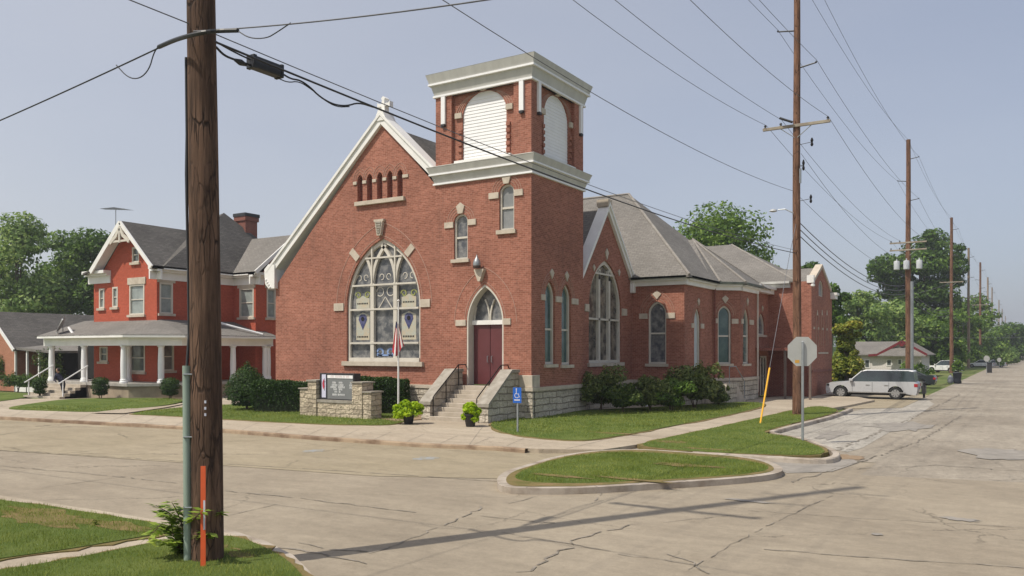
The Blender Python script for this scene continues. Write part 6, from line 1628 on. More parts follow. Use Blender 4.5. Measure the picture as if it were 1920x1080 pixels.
# ================================================================ RED VICTORIAN HOUSE
HX, HYf = -42.8, 29.6
hs_ = thing('house', (-45, 32, 0), 'two storey painted red brick house with white wraparound porch and steep grey gables', 'house')
HF = Fr(-49.1, HYf, 1, 0); HS = Fr(HX, HYf, 0, 1); HWf = Fr(HX, 35.1, 1, 0); XW2 = -40.8; HWs = Fr(XW2, 35.1, 0, 1)
def hwin(fr, l, r_, top, bot, parent=hs_, gm='curtain', lintel=True, z=None, label=None, fm='cream'):
    ym = (top + bot) / 2; u0, u1 = fr.px(l, ym)[0], fr.px(r_, ym)[0]; pmx = (l + r_) / 2; zt_, z0_ = fr.px(pmx, top)[1], fr.px(pmx, bot)[1]
    uc = (u0 + u1) / 2; w_ = u1 - u0
    A = arch(uc, z0_, w_, 0, zt_, 'flat'); B = arch(uc, z0_ + .08, w_ - .2, 0, zt_ - .1, 'flat')
    m = MB(); m.ring(fr, A, B, -.12, .02); m.fbox(fr, uc - w_ / 2 + .1, uc + w_ / 2 - .1, (z0_ + zt_) / 2 - .03, (z0_ + zt_) / 2 + .03, -.06, -.02)
    f = m.build('window', fm, parent, label=label)
    zm = (z0_ + zt_) / 2
    MB().fpoly(fr, B, -.07).build('glass', gm, f)
    MB().fbox(fr, uc - w_ / 2 - .12, uc + w_ / 2 + .12, z0_ - .14, z0_, -.02, .12).build('sill', 'stone', f)
    if lintel: MB().fbox(fr, uc - w_ / 2 - .14, uc + w_ / 2 + .14, zt_, zt_ + .4, -.02, .06).build('lintel', 'stone', f)
    return A
EH = 7.15
fw = HX + 49.1
pkf = HF.px(243, 432); GP = pkf[0]
up = []
f_h = [hwin(HF, 186, 196, 541, 578, lintel=False), hwin(HF, 211, 221, 538, 576, lintel=False), hwin(HF, 243, 271, 533, 590, label='wide upper front window'), hwin(HF, 248, 261, 463, 492, lintel=False, gm='pane', label='small attic window in the front gable'),
       hwin(HF, 187, 202, 650, 678, gm='pane', lintel=False), hwin(HF, 244, 272, 645, 697, gm='pane', lintel=False, label='wide porch window')]
zgp = pkf[1]
gl, gr = HF.px(210, 510)[0], HF.px(288, 500)[0]
zr_w = zat(418, 49.5) - .18; sl_w = (zat(418, 49.5) - EH - .35) / ((gr + .55) - GP)
outl = [(0, 0), (fw, 0), (fw, EH), (GP + (zr_w - EH) / sl_w, EH + .01), (GP, zr_w), (GP - (zr_w - EH) / sl_w, EH + .01), (0, EH)]
wall(HF, outl, f_h, 'housebrick', hs_, depth=.15, name='front_wall')
s_h = [hwin(HS, 299, 324, 530, 588, label='upper side window near the foreground pole'), hwin(HS, 305, 326, 642, 695, gm='pane', lintel=False)]
wall(HS, [(0, 0), (5.5, 0), (5.5, EH), (0, EH)], s_h, 'housebrick', hs_, depth=.15, name='side_wall')
w_h = [hwin(HWf, 449, 476, 540, 595, label='upper window of the side wing')]
wall(HWf, [(0, 0), (2.0, 0), (2.0, EH), (0, EH)], w_h, 'housebrick', hs_, depth=.15, name='wing_front_wall')
ws_h = [hwin(HWs, 500, 517, 541, 596)]
pkw = HWs.px(527, 455)
wall(HWs, [(0, 0), (5, 0), (5, EH), (2.6, EH + 2.7), (0.2, EH), (0, EH)], ws_h, 'housebrick', hs_, depth=.15, name='wing_gable_wall')
m = MB(); m.box(-49.1, HYf + .02, 0, -48.95, 41, EH); m.box(-49.1, 40.9, 0, XW2, 41, EH); m.build('rear_wall', 'housebrick', hs_)
# white frieze and box cornice with returns
m = MB()
def frieze(fr, a, b, zt=EH + .35, ov=.5):
    m.fbox(fr, a, b, zt - .75, zt - .18, -.02, .08); m.fbox(fr, a - .0, b + ov * .0, zt - .18, zt, -.1, ov); m.fbox(fr, a, b, zt - .3, zt - .18, .08, ov * .6)
frieze(HF, -.5, gl - .1); frieze(HF, gr + .35, fw + .5); frieze(HS, -.5, 5.5); frieze(HWf, .0, 2.45); frieze(HWs, -.5, .6)
m.build('house_cornices', 'white', hs_)
# front gable roof: ridge runs back
oz = EH + .35
yf = HYf - .62; xg = -49.1 + GP; zr_ = zat(418, 49.5)
sl = (zr_ - oz) / ((gr + .55) - GP)
xl, xr = xg - (zr_ - oz) / sl - .1, xg + (zr_ - oz) / sl + .1
m = MB(); yb2 = 38
m.slab([(xg, yf, zr_), (xr, yf, oz), (xr, yb2, oz), (xg, yb2, zr_)][::-1], .12)
m.slab([(xl, yf, oz), (xg, yf, zr_), (xg, yb2, zr_), (xl, yb2, oz)][::-1], .12)
# little flared kick at the left foot
m.slab([(xl - .9, yf, oz - .12), (xl + .05, yf, oz + .06), (xl + .05, yb2, oz + .06), (xl - .9, yb2, oz - .12)][::-1], .1)
m.build('front_gable_roof', 'shingle_dark', hs_)
g = Fr(0, yf, 1, 0); m = MB()
m.strip(g, [(xl - .05, oz - .1), (xg, zr_ - .1)], .3, -.05, .04); m.strip(g, [(xg, zr_ - .1), (xr + .05, oz - .1)], .22, -.05, .04)
m.build('bargeboard', 'white', hs_)
m = MB()                                             # soffit of the overhang
for a, b in (((xl, oz - .14), (xg, zr_ - .14)), ((xg, zr_ - .14), (xr, oz - .14))): m.add([(a[0], yf, a[1]), (b[0], yf, b[1]), (b[0], HYf, b[1]), (a[0], HYf, a[1])], [(0, 1, 2, 3)])
m.build('soffit', 'bright', hs_)
m = MB()
for s_ in (-1, 1):
    m.strip(g, [(xg + s_ * .05, zr_ - .45), (xg + s_ * .35, zr_ - .9), (xg + s_ * .75, zr_ - 1.15), (xg + s_ * .95, zr_ - 1.3)], .2, -.03, .06)
m.strip(g, [(xg, zr_ - .3), (xg, zr_ - 1.3)], .14, -.03, .06); m.strip(g, [(xg - .75, zr_ - 1.2), (xg + .75, zr_ - 1.2)], .12, -.04, .04)
m.build('gable_ornament', 'cream', hs_)
# main hip and wing cross gable
tp = atD(345, 56); zt5 = zat(404, 56)
m = MB(); ex0, ey0 = -49.6, HYf + 1.5; ex1, ey1 = HX + .5, 41.5
tx, ty = -45.4, 36.4
m.slab([(ex1, HYf + .1, oz), (ex1, ey1, oz), (tx, ty, zt5)], .1); m.slab([(ex0, HYf + .1, oz), (ex1, HYf + .1, oz), (tx, ty, zt5)], .1)
m.slab([(ex1, ey1, oz), (ex0, ey1, oz), (tx, ty, zt5)], .1); m.slab([(ex0, ey1, oz), (ex0, HYf + .1, oz), (tx, ty, zt5)], .1)
m.build('hip_roof', 'shingle_dark', hs_)
wy = 37.7; wz = zat(443, 54)
m = MB(); xe = XW2 + .7
m.slab([(tx, 34.6, oz), (xe, 34.6, oz), (xe, wy, wz), (tx, wy, wz)], .12); m.slab([(tx, wy, wz), (xe, wy, wz), (xe, 40.8, oz), (tx, 40.8, oz)], .12)
m.build('wing_roof', 'shingle', hs_)
gg = Fr(xe, 0, 0, 1); m = MB(); m.strip(gg, [(34.5, oz - .08), (wy, wz - .1), (40.9, oz - .08)], .24, -.05, .04); m.strip(gg, [(wy - .9, wz - 1.1), (wy + .9, wz - 1.1)], .14, -.04, .05)
m.strip(gg, [(wy, wz - .2), (wy, wz - 1.1)], .12, -.04, .05); m.build('wing_bargeboard', 'white', hs_)
chx, chy = atD(462, 56); m = MB(); m.box(chx - .5, chy - .5, 6, chx + .5, chy + .5, zat(412, 56)); m.box(chx - .58, chy - .58, zat(416, 56), chx + .58, chy + .58, zat(408, 56)); chm = m.build('chimney', 'chimbrick', hs_)
MB().box(chx - .62, chy - .62, zat(408, 56), chx + .62, chy + .62, zat(402, 56)).build('chimney_cap', 'black', chm)
# porch
PZ, PF = 3.45, .8
pf = [(-50.6, 27.2), (-42.0, 27.2), (-40.0, 29.3), (-40.0, 35.9)]           # outer line of the porch
inn = [(-50.6, 31.5), (-49.1, 31.5), (-49.1, HYf), (HX, HYf), (HX, 35.1), (XW2, 35.1), (XW2, 35.9)]
m = MB(); fl_ = pf + [(XW2, 35.9), (XW2, 35.1), (HX, 35.1), (HX, HYf), (-49.1, HYf), (-49.1, 31.5), (-50.6, 31.5)]
block('porch_floor', [(x, y, PF) for x, y in fl_], 'porchfloor', PF, PF - .16, None, hs_)
def ins(P, d):
    a = ribbon(P, d); return a
block('porch_foundation', [(x, y, PF - .16) for x, y in (ribbon(pf, -.12) + [(XW2 - .1, 35.8), (XW2 - .1, 35.2), (HX - .1, 35.2), (HX - .1, HYf + .1), (-49.1, HYf + .1), (-49.1, 31.4), (-50.5, 31.4)])], 'foundation', PF - .16, -.3, None, hs_)
# ceiling beam (frieze) and gutter following the porch line
m = MB(); gt = MB(); A_ = ribbon(pf, -.12); B_ = ribbon(pf, -.4); C1 = ribbon(pf, .28); C0 = ribbon(pf, .1)
for i in range(3):
    m.hexa([(*A_[i], PZ - .55), (*A_[i + 1], PZ - .55), (*B_[i + 1], PZ - .55), (*B_[i], PZ - .55)], [(*A_[i], PZ - .08), (*A_[i + 1], PZ - .08), (*B_[i + 1], PZ - .08), (*B_[i], PZ - .08)])
    gt.hexa([(*C1[i], PZ - .1), (*C1[i + 1], PZ - .1), (*A_[i + 1], PZ - .1), (*A_[i], PZ - .1)], [(*C1[i], PZ + .06), (*C1[i + 1], PZ + .06), (*A_[i + 1], PZ + .06), (*A_[i], PZ + .06)])
m.build('porch_beam', 'white', hs_); gt.build('porch_gutter', 'white', hs_)
rf = MB(); PT = 4.5; top = [(-50.6, HYf + .3), (HX - .2, HYf + .3), (HX - .2, HYf + .3), (HX - .2, 35.9)]
for i in range(3):
    a, b = C1[i], C1[i + 1]; c, d = top[i + 1], top[i]
    P_ = [(*a, PZ + .06), (*b, PZ + .06), (*c, PT)] + ([(*d, PT)] if d != c else [])
    rf.slab(P_, .05)
rf.slab([(-50.9, 31.8, PZ + .06), (-50.9, 26.95, PZ + .06), (-48.6, HYf + .3, PT), (-48.6, 31.8, PT)], .05)
rf.build('porch_roof', 'shingle', hs_)
cl_ = MB().face([(x, y, PZ - .1) for x, y in (ribbon(pf, -.3) + [(XW2, 35.9), (XW2, 35.1), (HX, 35.1), (HX, HYf), (-49.1, HYf), (-50.6, 31.5)])][::-1]); cl_.build('porch_ceiling', 'cream', hs_)
fP = Fr(-50.6, 27.45, 1, 0); fP2 = Fr(-40.25, 27.2, 0, 1)
cols = []
for px in (97, 158, 232): cols.append((fP.P(fP.px(px, 680)[0], 0)[:2]))
fD = Fr(-42.2, 27.45, 2.0, 2.1); cols.append(fD.P(fD.px(302, 680)[0], 0)[:2])
for px in (437, 497): cols.append(fP2.P(fP2.px(px, 680)[0], 0)[:2])
cols.append((fP2.P(fP2.px(508, 680)[0], 0)[0] - .0, 35.6))
cols.append((cols[1][0] + 1.6, 29.2))
for i, (x, y) in enumerate(cols):
    m = MB(); m.lathe((x, y, PF), [(.23, 0), (.23, .1), (.19, .14), (.2, .2), (.165, .24), (.175, 1.1), (.145, 2.0), (.2, 2.04), (.19, 2.12)], 16)
    m.box(x - .23, y - .23, PF + 2.12, x + .23, y + .23, PZ - .55); m.build('porch_column', 'bright', hs_, smooth=True)
# entry wall behind the porch, its shade painted in as near black
u0 = HF.px(150, 690)[0]
dfr = Fr(-50.6, 31.5, 1, 0)
MB().fpoly(dfr, [(-3.5, PF), (1.5, PF), (1.5, PZ), (-3.5, PZ)], 0).build('entry_wall', 'painted_shade_wall', hs_)
M['painted_shade_wall'] = M['dark']
# porch steps and white rails
m = MB(); sxl, sxr = fP.px(100, 720)[0] - 50.6, fP.px(168, 720)[0] - 50.6
for i in range(5): m.box(sxl, 27.2 - .3 * (5 - i), -.1, sxr, 27.25, PF - .16 * (5 - i) + .02)
m.build('porch_steps', 'steps', hs_)
for nm, x in (('a', sxl + .1), ('b', sxr - .1)):
    m = MB(); m.tube([(x, 25.7, .75), (x, 27.4, 1.75)], .034, 6); m.tube([(x, 25.95, -.05), (x, 25.95, .85)], .04, 6); m.tube([(x, 27.35, PF), (x, 27.35, 1.7)], .04, 6); m.build('stair_rail', 'bright', hs_)
# low wing behind, left of the house
ext = MB(); e0 = atD(85, 60); 
ext.slab([(-58, 33.5, 3.3), (-49.1, 33.5, 3.3), (-49.1, 37.2, 5.6), (-56, 37.2, 5.6)], .12)
ext.slab([(-49.1, 41, 3.3), (-58, 41, 3.3), (-56, 37.2, 5.6), (-49.1, 37.2, 5.6)], .12)
ext.build('rear_wing_roof', 'shingle', hs_)
MB().box(-57.5, 33.8, 0, -49.12, 40.8, 3.3).build('rear_wing_wall', 'cream', hs_)
# white sloping board seen on the porch roof at right and two dishes at left
f = Fr(-40.6, 27, 0, 1)
MB().tube([(-42.3, 32.2, 4.6), (-39.8, 34.8, 3.62)], .07, 6).build('roof_pipe', 'bright', hs_)
for j, (px, py, D, R_, lb, mt) in enumerate(((118, 610, 49, .52, 'grey satellite dish facing left on the porch roof', 'satin'), (134, 622, 48.6, .3, 'smaller pale satellite dish arm on the porch roof', 'bright'))):
    x, y = atD(px, D); z = zat(py, D); t = thing('satellite_dish', (x, y, z), lb, 'satellite dish')
    if j == 0:
        m = MB(); n = 16; V = [(x, y, z)]
        ax_ = Vector((-.5, -.75, .45)).normalized(); s1 = ax_.cross(Vector((0, 0, 1))).normalized(); s3 = s1.cross(ax_)
        for rr_, q in ((.5, .03), (1, .12)):
            for i in range(n):
                a = 2 * math.pi * i / n; p = Vector((x, y, z)) + (s1 * math.cos(a) + s3 * math.sin(a)) * R_ * rr_ + ax_ * q; V.append(tuple(p))
        F = [(0, 1 + i, 1 + (i + 1) % n) for i in range(n)] + [(1 + i, 1 + n + i, 1 + n + (i + 1) % n, 1 + (i + 1) % n) for i in range(n)]
        m.add(V, F); m.build('dish', mt, t, smooth=True)
        MB().tube([(x, y, z - .7), (x, y, z)], .03, 6).build('mast', 'galv', t)
        MB().tube([(x - .7, y, z - .5), (x + .15, y - .1, z + .35)], .06, 6).build('arm', 'bright', t)
    else:
        MB().tube([(x - .3, y, z + .25), (x + .25, y, z - .2)], .07, 6).build('arm', mt, t); MB().tube([(x + .2, y, z - .15), (x + .3, y, z - .55)], .05, 6).build('mount', 'cable', t)
# tv antenna on the house
ax_, ay_ = atD(217, 58); at_ = thing('tv_antenna', (ax_, ay_, 8), 'thin spidery tv antenna above the left trees', 'antenna')
za, zb__ = zat(391, 58), zat(430, 58)
MB().tube([(ax_, ay_, 5.0), (ax_, ay_, za)], .03, 6).build('mast', 'galv', at_)
m = MB(); m.tube([(ax_ - 1.55, ay_, za + .12), (ax_ + 1.0, ay_, za - .1)], .022, 5)
for i in range(11):
    k = -1.5 + i * .24; l = .25 + .05 * i; m.tube([(ax_ + k, ay_ - l, za + .1 - .02 * i), (ax_ + k, ay_ + l, za + .1 - .02 * i)], .012, 4)
m.build('elements', 'galv', at_)
# ---- person on the porch steps, bent over by the rail
def skin_body(t, name, nodes, edges, mat, label=None):
    me = bpy.data.meshes.new(name); org = tuple(t.location)
    me.from_pydata([tuple(Vector(p) - Vector(org)) for p, _ in nodes], edges, []); o = bpy.data.objects.new(name, me); COL.objects.link(o); o.parent = t
    o.modifiers.new('skin', 'SKIN')
    for i, (_, r_) in enumerate(nodes): me.skin_vertices[0].data[i].radius = (r_, r_)
    me.skin_vertices[0].data[0].use_root = True
    sb = o.modifiers.new('sub', 'SUBSURF'); sb.levels = 1; sb.render_levels = 2; me.materials.append(M[mat])
    o.modifiers['skin'].use_smooth_shade = True
    return o
gx_, gy_p = onZ(121, 745, -.04); Dp = gy_p * CY_ - gx_ * SY_
pr_ = thing('person', (gx_, gy_p, 0), 'person in dark navy clothes bending forward beside the porch steps', 'person')
def pp_(px, py, dd=0.0): X, Y = atD(px, Dp + dd); return (X, Y, zat(py, Dp + dd))
N = [(pp_(117, 713.6), .15), (pp_(113, 708.5), .15), (pp_(108, 702.3), .17), (pp_(106, 698.1), .07),
     (pp_(120, 720.8, .1), .095), (pp_(119, 730.1, .05), .065), (pp_(119, 741.4, .05), .045), (pp_(116, 744.5, 0), .04),
     (pp_(116, 720.8, -.15), .095), (pp_(117, 731.1, -.1), .065), (pp_(120, 741.4, -.1), .045), (pp_(117, 744.5, -.15), .04),
     (pp_(104, 704.3, -.2), .055), (pp_(102, 712.6, -.25), .042), (pp_(106, 716.7, -.3), .032), (pp_(110, 705.4, .2), .055), (pp_(113, 711.5, .25), .042), (pp_(109, 715.7, .2), .032)]
E = [(0, 1), (1, 2), (2, 3), (0, 4), (4, 5), (5, 6), (6, 7), (0, 8), (8, 9), (9, 10), (10, 11), (2, 12), (12, 13), (13, 14), (2, 15), (15, 16), (16, 17)]
skin_body(pr_, 'body', N, E, 'navy')
h = pp_(108.5, 694.5, -.05)
m = MB(); m.lathe((h[0], h[1], h[2] - .12), [(.03, -.04), (.06, 0), (.085, .06), (.095, .13), (.085, .19), (.05, .235), (.01, .25)], 14); hd = m.build('head', 'skin', pr_, smooth=True)
m = MB(); m.lathe((h[0] + .012, h[1] + .02, h[2] - .02), [(.092, -.02), (.106, .05), (.092, .11), (.055, .145), (.01, .158)], 14); m.build('hair', 'hair', pr_, smooth=True)

# ================================================================ BRICK RANCH HOUSE at the left edge
rh = thing('ranch_house', (-66, 34, 0), 'low orange brick ranch house with long grey roof at the left edge', 'house')
RF = Fr(*atD(-60, 56), 1, 0)
DR = 58
RS = Fr(*atD(32, 57), 0, 1)
x0_, y0_ = atD(32, 57)
RG = Fr(x0_ - 9, y0_, 1, 0)                    # gable end facing the front street
gz0 = zat(652, 57); gpk = RG.px(-8, 588)
gwl = 9 - (9 - gpk[0]) * 2
wall(RG, [(gwl, -.2), (9, -.2), (9, gz0), (gpk[0], gpk[1]), (gwl, gz0)], [], 'ranchbrick', rh, name='gable_wall')
ztop = gpk[1] + .15; xm = x0_ - 9 + gpk[0]
m = MB()
m.slab([(x0_ + .5, y0_ - .5, gz0 - .1), (x0_ + .5, y0_ + 13, gz0 - .1), (xm, y0_ + 13, ztop), (xm, y0_ - .5, ztop)], .12)
m.slab([(xm, y0_ - .5, ztop), (xm, y0_ + 13, ztop), (x0_ - 9 + gwl - .5, y0_ + 13, gz0 - .1), (x0_ - 9 + gwl - .5, y0_ - .5, gz0 - .1)], .12); m.build('roof', 'shingle_dark', rh)
g = Fr(0, y0_ - .5, 1, 0); m = MB(); m.strip(g, [(xm, ztop - .1), (x0_ + .5, gz0 - .18)], .22, -.05, .03); m.build('bargeboard', 'white', rh)
wall(Fr(x0_, y0_, 0, 1), [(0, -.2), (13, -.2), (13, gz0), (0, gz0)], [], 'ranchbrick', rh, name='side_wall')
# its flat side porch
m = MB(); x1_ = x0_ + 4.6; zc = zat(645, 55)
m.slab([(x0_, y0_ - .3, zc - .2), (x1_, y0_ - .3, zc - .45), (x1_, y0_ + 7, zc - .45), (x0_, y0_ + 7, zc + .4)], .16); m.build('carport_roof', 'shingle', rh)
m = MB()
for k in (0.1, 1.6, 3.1, 4.5): m.box(x0_ + k - .06, y0_ - .2, -.2, x0_ + k + .06, y0_ - .08, zc - .4)
m.box(x0_, y0_ - .2, -.2, x1_, y0_ - .1, .5); m.build('carport_posts', 'white', rh)
MB().box(x0_, y0_ + 2.5, -.2, x1_, y0_ + 2.6, zc - .4).build('carport_back', 'painted_shade_wall', rh)  # the carport's inner shade painted as a near-black wall

# ================================================================ GREY HOUSE beyond the silver car
DG = 92
gx0, gy0 = atD(1600, DG)
GHF = Fr(gx0, gy0, 1, 0)
gh = thing('small_house', (gx0 + 5, gy0, -.2), 'small grey one storey house with dark red gable trim', 'house')
uR = GHF.px(1727, 680)[0]; ue = GHF.px(1735, 665)
ez_ = ue[1]; pkG = GHF.px(1692, 639); uL = GHF.px(1652, 662)[0]
wall(GHF, [(0, -.3), (uR, -.3), (uR, ez_), (0, ez_)], [], 'sidinggrey', gh, name='front_wall')
wall(Fr(gx0 + uR, gy0, 0, 1), [(0, -.3), (9, -.3), (9, ez_), (0, ez_)], [], 'sidinggrey', gh, name='side_wall')
half = ue[0] - pkG[0] + .2
gfr = Fr(gx0, gy0 - .3, 1, 0)
MB().fpoly(gfr, [(pkG[0] - half, ez_ - .05), (pkG[0] + half, ez_ - .05), (pkG[0], pkG[1] - .1)], 0).build('gable', 'sidinggrey', gh)
m = MB(); yq = gy0 - .55; xm = gx0 + pkG[0]
m.slab([(xm, yq, pkG[1]), (xm + half, yq, ez_), (xm + half, gy0 + 9.5, ez_), (xm, gy0 + 9.5, pkG[1])][::-1], .1)
m.slab([(xm - half, yq, ez_), (xm, yq, pkG[1]), (xm, gy0 + 9.5, pkG[1]), (xm - half, gy0 + 9.5, ez_)][::-1], .1)
m.slab([(gx0 - .5, gy0 - .5, ez_), (xm, gy0 - .5, ez_), (xm, gy0 + 4.6, pkG[1] - .02), (gx0 - .5, gy0 + 4.6, pkG[1] - .02)], .1)
m.slab([(xm - half * .95, gy0 - 1.4, ez_ - .1), (xm + half, gy0 - 1.4, ez_ - .1), (xm + half * .3, gy0 - .32, ez_ + .85), (xm - half * .25, gy0 - .32, ez_ + .85)], .08)
m.build('roof', 'shingle', gh)
g = Fr(0, yq - .02, 1, 0); m = MB(); m.strip(g, [(xm - half - .9, ez_ - .1), (xm - half, ez_ - .02), (xm, pkG[1] - .08)], .26, -.04, .03); m.strip(g, [(xm, pkG[1] - .08), (xm + half, ez_ - .05)], .3, -.04, .03)
m.fprism(g, [(xm - .2, pkG[1] - .6), (xm + .2, pkG[1] - .6), (xm + .2, pkG[1] - .1), (xm - .2, pkG[1] - .1)], -.02, .02)
m.build('red_bargeboard', 'redtrim', gh)
def gwin(l, r_, t_, b_): 
    u0, u1 = GHF.px(l, t_)[0], GHF.px(r_, t_)[0]; zt_, z0_ = GHF.px(l, t_)[1], GHF.px(l, b_)[1]
    f = MB(); A = [(u0, z0_), (u1, z0_), (u1, zt_), (u0, zt_)]; B = [(u0 + .08, z0_ + .08), (u1 - .08, z0_ + .08), (u1 - .08, zt_ - .08), (u0 + .08, zt_ - .08)]
    f.ring(GHF, A, B, -.02, .05); o = f.build('window', 'white', gh); MB().fpoly(GHF, B, .01).build('glass', 'pane', o)
gwin(1621, 1631, 674, 690); gwin(1662, 1672, 674, 686); gwin(1683, 1691, 673, 684)
MB().fbox(GHF, GHF.px(1606, 690)[0], GHF.px(1612, 690)[0], -.2, .9, 0, .15).build('shrub_box', 'redtrim', gh)

# ================================================================ SIGN OF THE CHURCH
a, b = onZ(562, 777, -.04), onZ(709, 783, -.04)
fsn = Fr(a[0], a[1], 1, 0)
sgn = thing('church_sign', (a[0], a[1], -.04), 'limestone church sign with stepped piers, grey letter board and header strip', 'sign')
def U(px, py=740): return fsn.px(px, py)[0]
def Z(py, px=620): return fsn.px(px, py)[1]
u0, u1, u2, u3, u4, u5 = U(562), U(578), U(594), U(661), U(680), U(696)
m = MB()
m.fbox(fsn, u0, u1, -.15, Z(731), -.62, .0)
m.fbox(fsn, u1, u2, -.15, Z(716), -.62, .04)
m.fbox(fsn, u2, u3, -.15, Z(755), -.6, -.02)
m.fbox(fsn, u3, u4, -.15, Z(717), -.62, .04)
m.fbox(fsn, u4, u5, -.15, Z(734), -.62, .0)
m.build('stone_piers', 'signstone', sgn, bevel=.02)
m = MB()
m.fbox(fsn, u0 - .05, u1, Z(731), Z(729), -.68, .05); m.fbox(fsn, u1 - .05, u2 + .04, Z(716), Z(713), -.68, .08)
m.fbox(fsn, u3 - .03, u4 + .05, Z(717), Z(714.5), -.68, .08); m.fbox(fsn, u4, u5 + .05, Z(734), Z(731.5), -.68, .05); m.build('pier_caps', 'capstone', sgn)
ub0, ub1 = U(597), U(659)
MB().fbox(fsn, ub0 - .05, ub1 + .03, Z(751), Z(700), -.5, -.12).build('cabinet', 'blackcab', sgn, bevel=.01)

MB().fbox(fsn, ub0 - .08, ub1 + .06, Z(755), Z(750), -.55, .0).build('cabinet_sill', 'capstone', sgn)
MB().fbox(fsn, U(600), U(607.5), Z(746), Z(702.5), -.12, -.10).build('logo_strip', 'signlav', sgn)
bd = MB().fbox(fsn, U(610.5), ub1 - .02, Z(748), Z(710.5), -.12, -.105).build('letter_board', 'signgrey', sgn)
hdr = MB().fbox(fsn, U(610.5), ub1 - .03, Z(709.3), Z(703.5), -.12, -.10).build('header_strip', 'bright', sgn)
# cross and red flame on the strip
uc_ = U(603.7); zc_ = Z(719)
m = MB(); m.fprism(fsn, [(uc_ + .0, zc_ - .26), (uc_ + .07, zc_ - .12), (uc_ + .02, zc_ + .02), (uc_ + .05, zc_ + .1), (uc_ - .01, zc_ + .17), (uc_ - .08, zc_ + .0), (uc_ - .06, zc_ - .15)], -.1, -.096); m.build('flame', 'signred', sgn)
m = MB(); m.fbox(fsn, uc_ + .03, uc_ + .05, zc_ - .3, zc_ + .2, -.1, -.095); m.fbox(fsn, uc_ - .01, uc_ + .09, zc_ + .05, zc_ + .07, -.1, -.0945); m.build('cross', 'rust', sgn)
# worn, illegible rows of letters: short letter-high marks grouped as in the photograph
r = random.Random(12); m = MB()
rowsL = [(717.5, (620, 628), (632, 640)), (722, (619, 629), (631.5, 641)), (726, (616.5, 628.5), (631, 644.5)), (730, (622, 629), (632, 639)), (734.5, (624, 629), (632, 636)), (740, (620, 628.5), (630, 644))]
def marks(py, spans, hh, mm):
    for a_, b_ in spans:
        ua, ub2 = U(a_), U(b_); u = ua
        while u < ub2 - .03:
            w2 = r.uniform(.028, .045); zz = Z(py)
            k = r.random()
            mm.fbox(fsn, u, u + .012, zz - hh, zz + hh, -.105, -.102)
            if k < .7: mm.fbox(fsn, u + .012, u + w2, zz + hh - .014, zz + hh, -.105, -.102)
            if k > .3: mm.fbox(fsn, u + .012, u + w2, zz - .007, zz + .007, -.105, -.102)
            if k < .4: mm.fbox(fsn, u + w2 - .01, u + w2, zz - hh, zz + hh - .014, -.105, -.102)
            u += w2 + .018
for py, *sp in rowsL: marks(py, sp, .04, m)
for py, a_, b_ in ((717.5, 653, 657.5), (722, 652, 657.5), (726.5, 652.5, 657.5)): marks(py, [(a_, b_)], .04, m)
m.build('letters', 'bright', bd)
m = MB()
for a_, b_ in ((617, 624), (626, 638), (640, 644), (646, 652)):
    u = U(a_)
    while u < U(b_) - .03:
        m.fbox(fsn, u, u + .014, Z(706.4) - .045, Z(706.4) + .045, -.1, -.097); m.fbox(fsn, u + .014, u + .04, Z(706.4) + .03, Z(706.4) + .045, -.1, -.097); u += .06
m.build('header_lettering', 'signpink', hdr)
# blue hose reel by the hedge
x, y = onZ(724, 785, -.03)
hr = thing('hose_reel', (x, y, -.03), 'bright blue plastic watering can beside the sign and planter', 'watering can')
hr.name = 'watering_can'
m = MB(); m.lathe((x, y, -.03), [(.13, 0), (.15, .05), (.14, .25), (.1, .3)], 14); m.build('body', 'bluecan', hr, smooth=True)
m = MB(); m.tube([(x - .1, y, .08), (x - .26, y, .3)], [.03, .02], 8); m.build('spout', 'bluecan', hr); m = MB(); m.tube([(x + .12, y, .05), (x + .22, y, .18), (x + .08, y, .3)], .018, 6); m.build('handle', 'bluecan', hr)
# small white post in the shrubs
x, y = onZ(1210, 762, 0)
wp = thing('garden_ornament', (x, y, 0), 'small white figure like ornament standing among the side shrubs', 'garden ornament')
MB().lathe((x, y, 0), [(.12, 0), (.12, .06), (.07, .1), (.1, .28), (.06, .38), (.04, .42), (.075, .5), (.06, .58), (.01, .62)], 12).build('figure', 'bright', wp, smooth=True)

